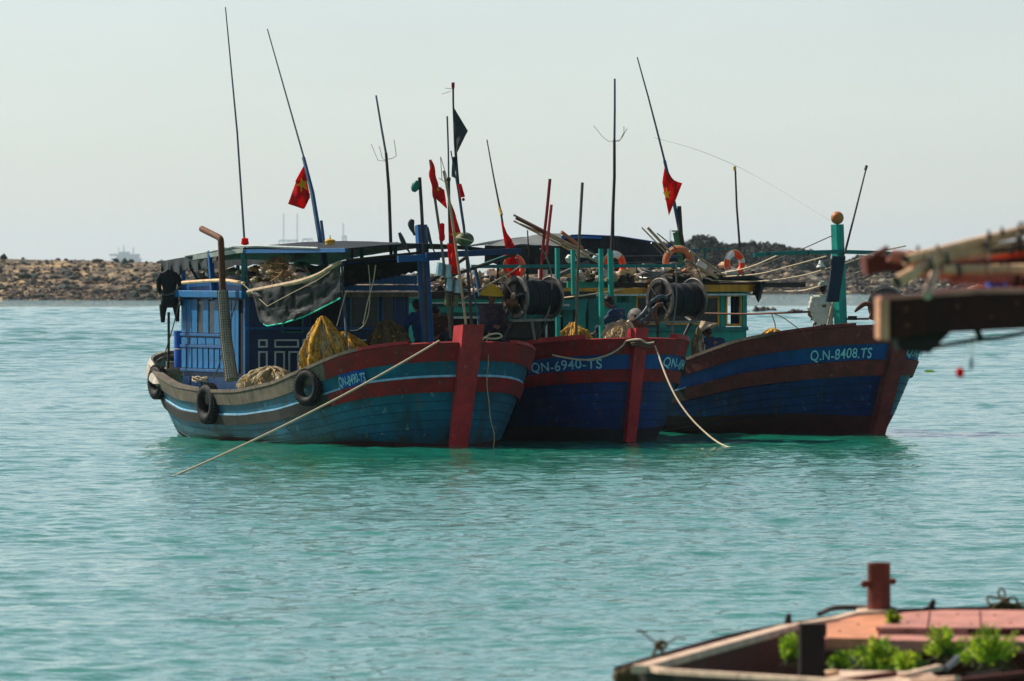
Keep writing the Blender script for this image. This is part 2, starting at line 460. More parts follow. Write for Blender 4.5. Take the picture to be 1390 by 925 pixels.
# ================================================================ SETTING
# ---- water: one sheet to the horizon; near the boats it carries real waves
def build_water():
    rng = np.random.default_rng(3)
    ys = [36.0]
    while ys[-1] < 560:
        y = ys[-1]
        ys.append(y + (0.085 if y < 100 else 0.085 + (y - 100) * 0.0022))
    ys = np.array(ys)
    def spread(y): return np.clip(0.11 * y + 8.0, 12, 75)
    nx = 400
    u = np.linspace(-1, 1, nx)
    Xg = u[None, :] * (spread(ys))[:, None]
    Yg = np.repeat(ys[:, None], nx, 1)
    Zg = np.zeros_like(Xg)
    dxl = 2 * spread(ys) / nx
    for k in range(64):
        lam = 0.30 * (4.0 / 0.30) ** rng.random()
        ang = R(-62) + rng.normal() * 0.55           # waves run from the left rear
        kx, ky = math.cos(ang) * 2 * math.pi / lam, math.sin(ang) * 2 * math.pi / lam
        amp = 0.0046 * lam ** 0.85 / (1 + (lam / 1.6) ** 2)
        # gusts: every wave train comes in patches
        pa = 0.55 + 0.6 * np.sin(Xg * 2 * math.pi / (5 + 9 * rng.random()) + rng.random() * 6 + Yg * 2 * math.pi / (11 + 20 * rng.random()))
        fade = np.clip((lam / (np.maximum(dxl, 0.1)[:, None] * 2.6)) - 0.4, 0, 1)
        ph = kx * Xg + ky * Yg + rng.random() * 6.28
        s = np.sin(ph)
        Zg += amp * pa * fade * (s + 0.34 * np.cos(2 * ph + 3.14))
    for k in range(26):                      # longer chop out in the open bay
        lam = 1.2 * (5.0 / 1.2) ** rng.random()
        ang = R(-75) + rng.normal() * 0.5
        kx, ky = math.cos(ang) * 2 * math.pi / lam, math.sin(ang) * 2 * math.pi / lam
        far_ = np.clip((ys - 150) / 150, 0, 1)[:, None] * np.clip((lam / (np.gradient(ys)[:, None] * 2.2)) - .3, 0, 1)
        pa = 0.6 + 0.4 * np.sin(Xg / (3 + 5 * rng.random()) + rng.random() * 6 + Yg / (9 + 12 * rng.random()))
        Zg += 0.0075 * lam * far_ * pa * np.sin(kx * Xg + ky * Yg + rng.random() * 6.28)
    edge = np.minimum(1, (1 - np.abs(u))[None, :] * 7) * np.clip((560 - ys) / 60, 0, 1)[:, None] * np.clip((ys - 36) / 3, 0, 1)[:, None]
    Zg *= edge
    nv = Xg.size
    co = np.stack([Xg, Yg, Zg], -1).reshape(-1, 3)
    idx = np.arange(nv).reshape(Xg.shape)
    q = np.stack([idx[:-1, :-1], idx[:-1, 1:], idx[1:, 1:], idx[1:, :-1]], -1).reshape(-1, 4)
    # surround
    extra = []
    efaces = []
    def ev(x, y):
        extra.append((x, y, 0.0)); return nv + len(extra) - 1
    far = 26000
    a, b, c, d = ev(-far, -200), ev(far, -200), ev(far, far), ev(-far, far)
    rows = list(range(0, len(ys), 40)) + [len(ys) - 1]
    # left and right strips follow the grid edge vertex by vertex
    left = [int(i) for i in idx[:, 0]]; right = [int(i) for i in idx[:, -1]]
    bottom = [int(i) for i in idx[0, :]]; top = [int(i) for i in idx[-1, :]]
    efaces.append([a, *bottom[::1], b][::1])
    efaces.append([b, *right, c])
    efaces.append([c, *top[::-1], d])
    efaces.append([d, *left[::-1], a])
    me = bpy.data.meshes.new('water')
    allv = np.concatenate([co, np.array(extra)])
    bm_faces = q.tolist()
    me.vertices.add(len(allv)); me.vertices.foreach_set('co', allv.ravel())
    loops = q.ravel().tolist()
    starts = list(range(0, len(loops), 4))
    for f in efaces:
        f = f[::-1]
        starts.append(len(loops)); loops += f
    me.loops.add(len(loops)); me.loops.foreach_set('vertex_index', loops)
    me.polygons.add(len(starts)); me.polygons.foreach_set('loop_start', starts)
    sm = np.ones(len(starts), dtype=bool); sm[-4:] = False
    me.polygons.foreach_set('use_smooth', sm)
    me.update(calc_edges=True); me.validate()
    m = bpy.data.materials.new('sea_water'); m.use_nodes = True
    nt = m.node_tree; bs = nt.nodes['Principled BSDF']
    tc = nt.nodes.new('ShaderNodeTexCoord')
    def nz(sc, st, det=4):
        mp = nt.nodes.new('ShaderNodeMapping'); mp.inputs['Scale'].default_value = st
        nt.links.new(tc.outputs['Object'], mp.inputs[0])
        n = nt.nodes.new('ShaderNodeTexNoise'); n.inputs['Scale'].default_value = sc; n.inputs['Detail'].default_value = det
        nt.links.new(mp.outputs[0], n.inputs[0]); return n
    n0 = nz(0.12, (1, .35, 1), 3)
    mx = nt.nodes.new('ShaderNodeMix'); mx.data_type = 'RGBA'
    mx.inputs[6].default_value = (*WATER_A, 1); mx.inputs[7].default_value = (*WATER_B, 1)
    nt.links.new(n0.outputs[0], mx.inputs[0])
    nt.links.new(mx.outputs[2], bs.inputs['Base Color'])
    bs.inputs['Roughness'].default_value = 0.02
    bs.inputs['IOR'].default_value = 1.38
    n1 = nz(3.2, (1, .8, 1), 6); n2 = nz(11, (1, .8, 1), 4)
    ad = nt.nodes.new('ShaderNodeMath'); ad.operation = 'MULTIPLY_ADD'; ad.inputs[1].default_value = 0.35
    nt.links.new(n2.outputs[0], ad.inputs[0]); nt.links.new(n1.outputs[0], ad.inputs[2])
    bp = nt.nodes.new('ShaderNodeBump'); bp.inputs['Strength'].default_value = 1.0; bp.inputs['Distance'].default_value = 0.031
    nt.links.new(ad.outputs[0], bp.inputs['Height']); nt.links.new(bp.outputs[0], bs.inputs['Normal'])
    me.materials.append(m)
    o = bpy.data.objects.new('water', me); col.objects.link(o)
    tag(o, 'turquoise green sea with small sparkling ripples', kind='structure')
    return o
WATER_A = (0.004, 0.140, 0.082)
WATER_B = (0.010, 0.210, 0.135)
build_water()

# ---- seabed just under the water keeps the place closed
mb = MB(); mb.add([(-26000, -200, -4), (26000, -200, -4), (26000, 26000, -4), (-26000, 26000, -4)], [(0, 1, 2, 3)])
tag(mb.build('seabed', mat('seabed_sand', (.2, .17, .1), .9), origin=(0, 0, -4)), 'pale sand bed under the water', kind='structure')

# ---- rocky shore behind the boats
def shore_profile(px):
    """(distance of the water's edge, height of the top, crest px-height) along the photo's width"""
    pts_x = [-900, -300, 0, 110, 220, 400, 640, 800, 860, 905, 935, 955, 975, 1003, 1020, 1050, 1080, 1110, 1145, 1158, 1200, 1300, 1420, 1700, 2300]
    pts_y = [346, 348, 351, 353, 356, 371, 372, 362, 349, 341, 338, 328, 342, 341, 338, 341, 347, 352, 353, 357, 356, 350, 348, 346, 350]
    pts_b = [405, 405, 407, 408, 408, 405, 403, 402, 402, 401, 401, 401, 400, 400, 400, 400, 400, 400, 400, 400, 401, 401, 402, 402, 402]
    return np.interp(px, pts_x, pts_y), np.interp(px, pts_x, pts_b)
def shore_point(px, v):
    """v 0..1 from the water's edge up to the crest, 1..1.6 falling away behind"""
    top, base = shore_profile(px)
    d0 = CAM_H * FPX / (base - 356)
    depth = 70 + 45 * (1 if px > 850 else 0)
    d = d0 + depth * v
    dc = d0 + depth
    ztop = CAM_H - (top - 356) * dc / FPX
    if v <= 1:
        z = -0.4 + (ztop + .4) * (v ** .8 if px < 850 else v ** 1.0)
    else:
        z = ztop * (1 - (v - 1) * 1.0)
    x = (px - 695) * d / FPX
    n = fbm(x * .12, d * .08, 2) * 1.1 + fbm(x * .6, d * .4, 5) * .55 + fbm(x * 1.7, d * 1.2, 9) * .25
    k = min(1, max(0, v * 3)) * (1 if v < .9 else max(.3, 1 - (v - .9) * 6))
    return V((x, d, z + n * k * (.8 if px < 850 else 1.0)))
def shore_mat(name, ca, cb, cc, sc=.5):
    m = mat(name, ca, .95, .35, sc, bump=.6, bscale=4)
    nt = m.node_tree; b = nt.nodes['Principled BSDF']
    tc = nt.nodes.new('ShaderNodeTexCoord')
    n = nt.nodes.new('ShaderNodeTexNoise'); n.inputs['Scale'].default_value = .9; n.inputs['Detail'].default_value = 6
    mp = nt.nodes.new('ShaderNodeMapping'); mp.inputs['Scale'].default_value = (.55, .25, 1.3)
    nt.links.new(tc.outputs['Object'], mp.inputs[0]); nt.links.new(mp.outputs[0], n.inputs[0])
    cr = nt.nodes.new('ShaderNodeValToRGB')
    cr.color_ramp.elements[0].position = .36; cr.color_ramp.elements[0].color = (*cc, 1)
    cr.color_ramp.elements[1].position = .66; cr.color_ramp.elements[1].color = (*cb, 1)
    e = cr.color_ramp.elements.new(.5); e.color = (*ca, 1)
    nt.links.new(n.outputs[0], cr.inputs[0]); nt.links.new(cr.outputs[0], b.inputs['Base Color'])
    return m
M['shore'] = shore_mat('rocky_shore', (0.13, 0.095, 0.055), (0.36, 0.25, 0.12), (0.05, 0.04, 0.03))
M['shore_far'] = shore_mat('scrubby_hill', (0.12, 0.115, 0.08), (0.27, 0.24, 0.17), (0.035, 0.05, 0.045))
for nm, a, b_, mk, lab in (('rocky_shore', -900, 850, 'shore', 'low brown rocky shore across the water behind the boats'),
                           ('island_hill', 850, 2300, 'shore_far', 'scrubby rocky island rising behind the right boat')):
    mb = MB(); nu = int((b_ - a) / 4)
    mb.grid(lambda u, v: shore_point(a + (b_ - a) * u, v * 1.7), nu, 30)
    tag(mb.build(nm, mk, smooth=True, origin=(0, 650, 0)), lab, kind='structure')
# boulders: too many to count
def rocks(name, x0, x1, n, smin, smax, mk, lab, seed, vmax=1.0):
    rr = random.Random(seed); mb = MB()
    for i in range(n):
        px = rr.uniform(x0, x1); v = rr.random() ** 1.3 * vmax
        p = shore_point(px, v)
        s = (smin + (smax - smin) * 1.15 * rr.random() ** 2.4) * (1.25 - .5 * v)
        pk = fbm(px * .035, v * 5, seed)
        ico = ICO
        a = rr.random() * 6.28
        sc = V((rr.uniform(.7, 1.6), rr.uniform(.7, 1.3), rr.uniform(.4, 1.0))) * s
        vs = []
        for q in ico[0]:
            k = 1 + rr.uniform(-.36, .30)
            w = V((q[0] * sc.x * k, q[1] * sc.y * k, q[2] * sc.z * k))
            vs.append(p + V((w.x * math.cos(a) - w.y * math.sin(a), w.x * math.sin(a) + w.y * math.cos(a), w.z + s * .12)))
        mb.add(vs, ico[1], 0 if len(mk) == 1 else (1 if (v < .06 or pk + rr.uniform(-.16, .16) < -.05) else rr.randrange(len(mk))))
    tag(mb.build(name, mk, origin=(0, 650, 0)), lab, kind='stuff')
_b = bmesh.new(); bmesh.ops.create_icosphere(_b, subdivisions=1, radius=1)
ICO = ([tuple(v.co) for v in _b.verts], [tuple(v.index for v in f.verts) for f in _b.faces]); _b.free()
M['rock_a'] = mat('rock_brown', (0.115, 0.08, 0.05), .9, .4, 1.5, streak=False)
M['rock_b'] = mat('rock_pale', (0.33, 0.25, 0.16), .9, .3, 1.5, streak=False)
M['rock_c'] = mat('rock_dark', (0.04, 0.033, 0.028), .9, .4, 1.5, streak=False)
M['scrub'] = mat('scrub_dark', (0.028, 0.042, 0.032), .9, .4, 1.5, streak=False)
rocks('shore_boulders', -450, 850, 13500, .07, .28, ['rock_a', 'rock_c', 'rock_b', 'rock_c', 'rock_a', 'rock_c', 'rock_a', 'rock_c', 'rock_a', 'rock_a', 'scrub'], 'brown and pale boulders strewn over the left shore', 5, .98)
rocks('shore_bushes', -300, 850, 520, .2, .7, ['scrub'], 'dark low bushes scattered over the left shore', 8, 1.1)
rocks('island_boulders', 850, 1700, 7500, .14, .5, ['rock_a', 'rock_c', 'rock_b', 'rock_c', 'scrub', 'rock_c', 'rock_a'], 'grey and tan boulders covering the island slope', 6, .8)

# trees and scrub on the island's crest
def scrub_crest():
    rr = random.Random(21); mb = MB()
    for i in range(2600):
        px = rr.choice([rr.uniform(855, 1120), rr.uniform(855, 1120), rr.uniform(1140, 1500)])
        if 1146 < px < 1162: continue
        v = rr.uniform(.62, 1.05)
        p = shore_point(px, v)
        s = rr.uniform(.25, .75)
        for k in range(7):
            c = p + V((rr.uniform(-s, s), rr.uniform(-s, s), rr.uniform(0, s * 1.1)))
            for f in range(5):
                d = V((rr.gauss(0, 1), rr.gauss(0, 1), rr.gauss(0, 1))).normalized()
                e = d.orthogonal().normalized() * s * .3; g = d.cross(e).normalized() * s * .22
                o_ = c + d * s * .3
                mb.add([o_ - e - g, o_ + e - g, o_ + e + g, o_ - e + g], [(0, 1, 2, 3)], 0)
    tag(mb.build('island_scrub', ['scrub'], origin=(0, 700, 0)), 'dark scrub covering the crest of the island', kind='stuff')
scrub_crest()
# single rocks in the water off the island
for (px, py, w, h, lab) in ((1038, 424, 30, 9, 'broad dark rock awash behind the orange-framed window'), (1080, 426, 20, 6, 'smaller dark rock awash left of the man in the cream shirt'),
                            (1014, 424, 7, 3, 'smallest dark rock awash beside the wheelhouse edge')):
    p = G(px, py, 0); k = p.y / FPX
    mb = MB()
    for j in range(4):
        mb.ball(p + V(((j - 1.5) * w * k * .25, random.uniform(-.3, .3), 0)), (w * k * random.uniform(.16, .26), w * k * .3, h * k * random.uniform(.6, 1.05)), 14, jit=.5)
    tag(mb.build('rock', 'rock_c', smooth=False), lab, 'rock', 'rocks awash off the island')

# ---- ships far out in the haze
M['ship'] = mat('far_ship_paint', (0.16, 0.27, 0.32), .7, .2, .2, bump=0)  # pale blue: part of the distance haze is mixed into the colour
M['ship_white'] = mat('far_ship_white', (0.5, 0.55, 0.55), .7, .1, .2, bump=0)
def ship(px, Y, spec, lab):
    k = Y / FPX
    t = thing('distant_ship', ((px - 695) * k, Y, 0), lab, 'ship', 'ships far out in the haze')
    OFF = 11 - CAM_H / k
    def P(dx, z, dy=0): return V(((px + dx - 695) * k, Y + dy, (z - OFF) * k if z > 0 else -1.0))
    for kind, mk, *a in spec:
        mb = MB()
        if kind == 'hull':
            x0, x1, z1 = a
            vs = []
            for yy, s in ((-16 * k, .0), (16 * k, .0)):
                vs += [P(x0 + 4, -1, yy), P(x1 - 3, -1, yy), P(x1, z1, yy), P(x0, z1, yy)]
            mb.add(vs, [(0, 1, 2, 3), (7, 6, 5, 4), (0, 4, 5, 1), (1, 5, 6, 2), (2, 6, 7, 3), (3, 7, 4, 0)])
            mb.build('hull', mk, t)
        elif kind == 'deckhouse':
            x0, x1, z0, z1 = a
            mb.box(P((x0 + x1) / 2, (z0 + z1) / 2), ((x1 - x0) * k, 18 * k, (z1 - z0) * k)); mb.build('deckhouse', mk, t)
        elif kind == 'mast':
            x0, z0, z1, w = a
            mb.bar(P(x0, z0), P(x0, z1), w * k); mb.build('mast', mk, t)
        elif kind == 'gantry':
            x0, x1, z0, z1 = a
            mb.bar(P(x0, z0), P(x0, z1), 1.4 * k).bar(P(x1, z0), P(x1 - 2, z1), 1.4 * k).bar(P(x0, z1), P(x1 - 2, z1), 2.2 * k)
            mb.bar(P(x0, z0), P((x0 + x1) / 2, z1), .8 * k).bar(P(x1, z0), P((x0 + x1) / 2, z1), .8 * k)
            mb.build('gantry', mk, t)
    return t
# heights are in photo pixels above the water line, which lies ~11 px under eye level for a ship 3 km off (OFF corrects for greater distances)
ship(170, 13000, [('hull', 'ship', -19, 22, 16), ('deckhouse', 'ship', -12, 19, 16, 19), ('deckhouse', 'ship', -21, 19.5, 19, 22), ('deckhouse', 'ship', -8, 6, 22, 25), ('mast', 'ship', -2, 16, 34, 1.4), ('mast', 'ship', 11, 16, 31, 1.4),
                 ('mast', 'ship', -9, 22, 31, .8)], 'hazy blue ship with a wide flat upper deck beyond the left shore')
ship(395, 13200, [('hull', 'ship', -22, 24, 14), ('deckhouse', 'ship', -16, 18, 14, 18), ('mast', 'ship', -10, 12, 77, 1.3), ('mast', 'ship', 8.5, 12, 77, 1.3), ('gantry', 'ship', -16, 10, 14, 40)], 'hazy ship with two tall thin masts behind the left boat')
ship(417, 13500, [('hull', 'ship', -14, 20, 10), ('gantry', 'ship', -6, 9, 10, 42)], 'hazy ship with an arched gantry behind the left boat')
ship(472, 13000, [('hull', 'ship', -12, 30, 13), ('deckhouse', 'ship', -6, 14, 13, 21), ('mast', 'ship', -6, 13, 64, 1.4), ('gantry', 'ship', -7, 0, 13, 46)], 'hazy ship with one tall mast seen past the yellow deck lamp')
mb = MB()
for (px, y0, y1) in ((981, 326, 360), ):
    Y = 5000; k = Y / FPX
    mb.bar(W(px, 359, Y), W(px, y0, Y), .9 * k).bar(W(px - 3, 331, Y), W(px + 2, 331, Y), 3 * k).bar(W(px - 1.5, 335, Y), W(px + 1, 340, Y), 1.5 * k)
tag(mb.build('beacon_mast', 'ship'), 'thin hazy beacon mast rising behind the island', 'beacon')
mb = MB(); mb.bar(W(910, 358, 9000), W(910, 312, 9000), 1.6); tag(mb.build('distant_mast', 'ship'), 'thin pale blue mast far behind the faded lifebuoy', 'mast')
# ================================================================ BOATS
class Boat:
    def __init__(self, name, sx, Y, theta, L, B, T, rake, sheer, label, wbow=.62, wmid=.88):
        self.S = V((sx, Y, 0))          # stem at the water line
        self.f = V((math.sin(R(theta)), -math.cos(R(theta)), 0))
        self.l = V((-math.cos(R(theta)), -math.sin(R(theta)), 0))   # towards the picture's left
        self.L, self.B, self.T, self.rake = L, B, T, rake
        ts = np.linspace(-1, L + 1, 500)
        zz = np.interp(ts, [a for a, _ in sheer], [b for _, b in sheer])
        k = np.hanning(45); k /= k.sum()
        zp = np.pad(zz, 22, mode='edge')
        self.ts, self.zz = ts, np.convolve(zp, k, 'valid')
        self.wbow, self.wmid = wbow, wmid
        self.Sd = self.S + self.f * rake      # stem at deck height
        self.root = thing(name, self.S - self.f * (L / 2), label, 'fishing boat', 'fishing boats rafted together')
    def zs(self, t): return float(np.interp(t, self.ts, self.zz))
    def k(self, t): return (self.zs(t) / self.zs(0)) ** .55
    def half(self, t):
        B, T, L = self.B, self.T, self.L
        b = B
        if t < T: b = B * max(0.0, 1 - (1 - max(t, 0) / T) ** 2.4) ** .5
        q = (t - .55 * L) / (.45 * L)
        if q > 0: b *= 1 - .34 * q ** 2
        e = (t - (L - .9)) / .9
        if e > 0: b *= max(0.0, 1 - e ** 2.6 * .45)
        return b
    def at(self, t, b, z):               # free point in boat axes, measured from the stem at deck height
        p = self.Sd - self.f * t + self.l * b
        return V((p.x, p.y, z))
    def hull(self, t, z, side, off=0.0):
        zs = self.zs(t); h = z / zs
        q = min(1, t / 3.5)
        w = self.wbow + (self.wmid - self.wbow) * q
        if t > .7 * self.L: w *= 1 - .25 * ((t - .7 * self.L) / (.3 * self.L))
        if h >= 0: F = w + (1 - w) * h ** .85
        else: F = w * (1 + .9 * z)
        b = self.half(t) * F
        # half width never less than the stem
        sh = self.rake * (1 - min(1.15, max(-.3, z / self.zs(0)))) * max(0, 1 - t / (self.L * .6))
        aft = .35 * (1 - h) * max(0, (t - .75 * self.L) / (.25 * self.L))
        p = self.Sd - self.f * (t + sh - aft) + self.l * (b * side)
        p = V((p.x, p.y, z))
        if off:
            e = .03
            a = self.hull(t + e, z, side) - self.hull(max(0, t - e), z, side)
            c = self.hull(t, z + e, side) - self.hull(t, z - e, side)
            n = a.cross(c)
            n = n.normalized() if n.length > 1e-9 else self.f
            if n.dot(self.l * side) + n.dot(self.f) * .3 < 0: n = -n
            p = p + n * off
        return p
    # inverse views: the place on a boat plane that shows at a photo pixel
    def pb(self, px, py, b):
        k = (px - 695) / FPX; S, f, l = self.Sd, self.f, self.l
        t = (S.x + l.x * b - k * (S.y + l.y * b)) / (f.x - k * f.y)
        p = S - f * t + l * b
        return V((p.x, p.y, CAM_H - (py - 356) * p.y / FPX)), t
    def pt(self, px, py, t):
        k = (px - 695) / FPX; S, f, l = self.Sd, self.f, self.l
        b = (k * (S.y - f.y * t) - (S.x - f.x * t)) / (l.x - k * l.y)
        p = S - f * t + l * b
        return V((p.x, p.y, CAM_H - (py - 356) * p.y / FPX)), b
    def B_(self, px, py, b): return self.pb(px, py, b)[0]
    def T_(self, px, py, t): return self.pt(px, py, t)[0]

    def tlist(self):
        T = self.T
        a = [T * (i / 34) ** 2.6 for i in range(35)]
        n = int((self.L - T) / .3)
        a += [T + (self.L - T) * (i + 1) / n for i in range(n)]
        return a
    def strip(self, name, d0, d1, off, mats, tchange, t0=0.0, t1=None, thick=.07, scale=True, sides=(1, -1)):
        """a proud run of timber following the sheer, from d0 to d1 below it"""
        t1 = self.L if t1 is None else t1
        tl = [t for t in self.tlist() if t0 <= t <= t1]
        if tchange: tl = sorted(set(tl + [tchange]))
        for side in sides:
            mb = MB()
            rings = []
            for t in tl:
                k = self.k(t) if scale else 1
                zt = self.zs(t) - d0 * k; zb = self.zs(t) - d1 * k
                rings.append([self.hull(t, zt, side, -thick + off), self.hull(t, zt, side, off), self.hull(t, zb, side, off), self.hull(t, zb, side, -thick + off)])
            for i in range(len(rings) - 1):
                mi = 0 if (not tchange or tl[i] < tchange) else 1
                q = rings[i] + rings[i + 1]
                mb.add(q, [(0, 1, 5, 4), (1, 2, 6, 5), (2, 3, 7, 6)], mi)
            mb.add(rings[0], [(0, 1, 2, 3)]); mb.add(rings[-1], [(3, 2, 1, 0)], 0 if not tchange else 1)
            mb.build(name, mats, self.root, smooth=True)
    def build_hull(self, mats, bands, boot_z, band_change=None, right_mat=None):
        """mats: list; bands: [(d0,d1,mat index)] painted strips in depth below the sheer; rest mat 0; below boot_z last mat"""
        mb = MB()
        tl = self.tlist()
        if band_change: tl = sorted(set(tl + [band_change]))
        for side in (1, -1):
            cols = []
            for t in tl:
                k = self.k(t); zs = self.zs(t)
                zl = [zs]
                for d0, d1, _ in bands: zl += [zs - d1 * k]
                zend = zl[-1]
                zb = boot_z + .04 * math.sin(t * 1.3) * (1 if boot_z else 0)
                zl += [zend + (zb - zend) * i / 4 for i in (1, 2, 3, 4)] + [-.15, -.45]
                cols.append([self.hull(t, z, side) for z in zl])
            nb = len(bands)
            for i in range(len(tl) - 1):
                for j in range(len(cols[0]) - 1):
                    if j < nb: mi = bands[j][2]
                    elif j < nb + 4: mi = 0
                    else: mi = len(mats) - 1
                    if right_mat and side < 0 and mi < len(mats) - 1: mi = len(mats) - 2  # right side swaps to a lighter paint that stands for glare
                    q = [cols[i][j], cols[i + 1][j], cols[i + 1][j + 1], cols[i][j + 1]]
                    mb.add(q if side < 0 else q[::-1], [(0, 1, 2, 3)], mi)
            if side == 1: lastL = cols[-1]
            else: lastR = cols[-1]
        for j in range(len(lastL) - 1):     # transom
            mb.add([lastL[j], lastR[j], lastR[j + 1], lastL[j + 1]], [(0, 1, 2, 3)], 0 if j < len(lastL) - 3 else len(mats) - 1)
        # merge for smooth shading
        o = mb.build('hull', mats, self.root, smooth=True)
        bm = bmesh.new(); bm.from_mesh(o.data); bmesh.ops.remove_doubles(bm, verts=bm.verts, dist=.002); bmesh.ops.recalc_face_normals(bm, faces=bm.faces); bm.to_mesh(o.data); bm.free()
        # inner bulwark and deck
        mb = MB()
        def inner(u, v, side):
            t = .25 + (self.L - .4) * u
            zs = self.zs(t)
            z = zs - .02 - v * .55 * self.k(t)
            return self.hull(t, z, side, -.09)
        for side in (1, -1):
            mb.grid(lambda u, v: inner(u, v, side), 50, 2)
        mb.build('bulwark', self.mat_inner, self.root, smooth=True)
        mb = MB()
        def dk(u, v):
            t = .3 + (self.L - .5) * u; z = self.zs(t) - .45 * self.k(t)
            a = self.hull(t, z, 1, -.1); c = self.hull(t, z, -1, -.1)
            return a.lerp(c, v)
        mb.grid(dk, 40, 6); mb.build('deck', 'deck', self.root, smooth=True)
        return o
    def cap(self, name, mats, tchange, w=.16, h=.06, t0=.15, z=0.0, t1=None, sides=(1, -1)):
        """capping rail on top of the bulwark"""
        t1 = t1 or self.L
        for side in sides:
            tl = [t for t in self.tlist() if t0 <= t <= t1]
            if tchange: tl = sorted(set(tl + [tchange]))
            mb = MB(); rr = []
            for t in tl:
                zc = self.zs(t) + z
                o_ = self.hull(t, self.zs(t), side, .05); i_ = self.hull(t, self.zs(t), side, .05 - w)
                rr.append([V((o_.x, o_.y, zc)), V((o_.x, o_.y, zc + h)), V((i_.x, i_.y, zc + h)), V((i_.x, i_.y, zc))])
            for i in range(len(rr) - 1):
                mi = 0 if (not tchange or tl[i] < tchange) else 1
                q = rr[i] + rr[i + 1]
                mb.add(q, [(0, 1, 5, 4), (1, 2, 6, 5), (2, 3, 7, 6), (3, 0, 4, 7)], mi)
            mb.add(rr[0], [(0, 1, 2, 3)]); mb.add(rr[-1], [(3, 2, 1, 0)])
            mb.build(name, mats, self.root, smooth=True)
    def stem(self, m, w=.40, d=.42, top=.28, m2=None):
        mb = MB()
        zs = self.zs(0)
        rows = []
        for z in (-.45, 0, .5, 1.0, 1.5, zs, zs + top):
            sh = self.rake * (1 - z / zs)
            c = self.Sd - self.f * sh
            c.z = z
            ww = w * (.78 + .22 * z / zs) / 2
            rows.append([c + self.f * .14 + self.l * ww, c + self.f * .14 - self.l * ww, c - self.f * (d - .14) - self.l * (ww * 1.0), c - self.f * (d - .14) + self.l * ww])
            rows[-1] = [V((p.x, p.y, z + (.03 if (z > zs and i in (0, 1)) else 0))) for i, p in enumerate(rows[-1])]
        n = len(rows)
        for i in range(n - 1):
            for k in range(4):
                k2 = (k + 1) % 4
                mb.add([rows[i][k], rows[i][k2], rows[i + 1][k2], rows[i + 1][k]], [(0, 1, 2, 3)], 0 if (i > 0 or not m2) else 1)
        mb.add(rows[-1], [(0, 1, 2, 3)])
        mb.build('stem_post', [m, m2 or m], self.root)
    def text(self, s, side, t_at, d_mid, size, m='letter', off=.055, plate=None, width=None, name='registration_number', scale_z=1.0, px_range=None, jitter=0.0, italic=0.0):
        """painted lettering laid on the hull; reads from left to right in the photo.
        px_range: photo pixels where the first and last letter stand"""
        cu = bpy.data.curves.new('lettering', 'FONT'); cu.body = s; cu.size = 1; cu.align_x = 'LEFT'; cu.space_character = 1.06
        cu.offset = .012
        to = bpy.data.objects.new('lettering', cu); col.objects.link(to)
        dg = bpy.context.evaluated_depsgraph_get(); dg.update()
        me = bpy.data.meshes.new_from_object(to.evaluated_get(dg))
        bpy.data.objects.remove(to)
        bm = bmesh.new(); bm.from_mesh(me)
        bmesh.ops.triangulate(bm, faces=bm.faces)
        xs = [v.co.x for v in bm.verts]; x0, x1 = min(xs), max(xs)
        ys = [v.co.y for v in bm.verts]; y0, y1 = 0.0, .70
        # solve the two t values for the photo pixels
        def solve(px):
            lo, hi = .02, 7.0
            best = None
            for i in range(600):
                t = lo + (hi - lo) * i / 599
                p = self.hull(t, self.zs(t) - d_mid * self.k(t), side)
                e = abs((p.x / p.y) * FPX + 695 - px)
                if best is None or e < best[0]: best = (e, t)
                if side < 0 and best[0] < .5 and e > 3: break
            return best[1]
        ta, tb = solve(px_range[0]), solve(px_range[1])
        # even spacing along the hull surface
        N = 60; arc = [0]; prev = None
        for i in range(N + 1):
            t = ta + (tb - ta) * i / N
            p = self.hull(t, self.zs(t) - d_mid * self.k(t), side)
            if prev is not None: arc.append(arc[-1] + (p - prev).length)
            prev = p
        tt = [ta + (tb - ta) * i / N for i in range(N + 1)]
        def conv(x, y, o_):
            y = y + .035 * math.sin(x * 2.1 + y * 1.3) + .02 * math.sin(x * 5.3)
            u = (x - x0) / (x1 - x0)
            t = float(np.interp(u * arc[-1], arc, tt))
            z = self.zs(t) - d_mid * self.k(t) + (y - .35) / .7 * size
            return self.hull(t, z, side, o_)
        mb = MB()
        vs = [conv(v.co.x + italic * v.co.y, v.co.y, off) for v in bm.verts]
        bm.verts.ensure_lookup_table()
        mb.add(vs, [tuple(v.index for v in f.verts) for f in bm.faces])
        mb.build(name, m, self.root)
        if plate:
            mp = MB(); W_ = x1 - x0
            mp.grid(lambda u, v: conv(x0 - .35 + (W_ + .7) * u, -.2 + 1.1 * v, off - .012), 24, 3)
            mp.build('number_plate', plate, self.root)
        bm.free()
    def antenna(self, pts, rad, m, name='antenna', n=6, parent=None):
        mb = MB(); mb.tube(pts, rad, n); return mb.build(name, m, parent or self.root, smooth=True)

def wall_panels(bt, root, p0, p1, z0, z1, n, out, m, name='panel', proud=.02, gap=.02, pick=None):
    """n alike boards between p0 and p1 (ground points), each a part"""
    d = (p1 - p0); w = d.length / n; dn = d.normalized()
    mesh = None
    for i in range(n):
        if pick and not pick(i): continue
        c = p0 + dn * (w * (i + .5)) + out * proud
        if mesh is None:
            mb = MB(); c0 = V((c.x, c.y, (z0 + z1) / 2))
            mb.box(c0, (w - gap, .03, z1 - z0), (dn, out, ZU))
            o = mb.build(name, m, root); mesh = (o, c0)
        else:
            o = mesh[0].copy(); col.objects.link(o)
            o.location = V((c.x, c.y, (z0 + z1) / 2)) - mesh[1]
            o.parent = root

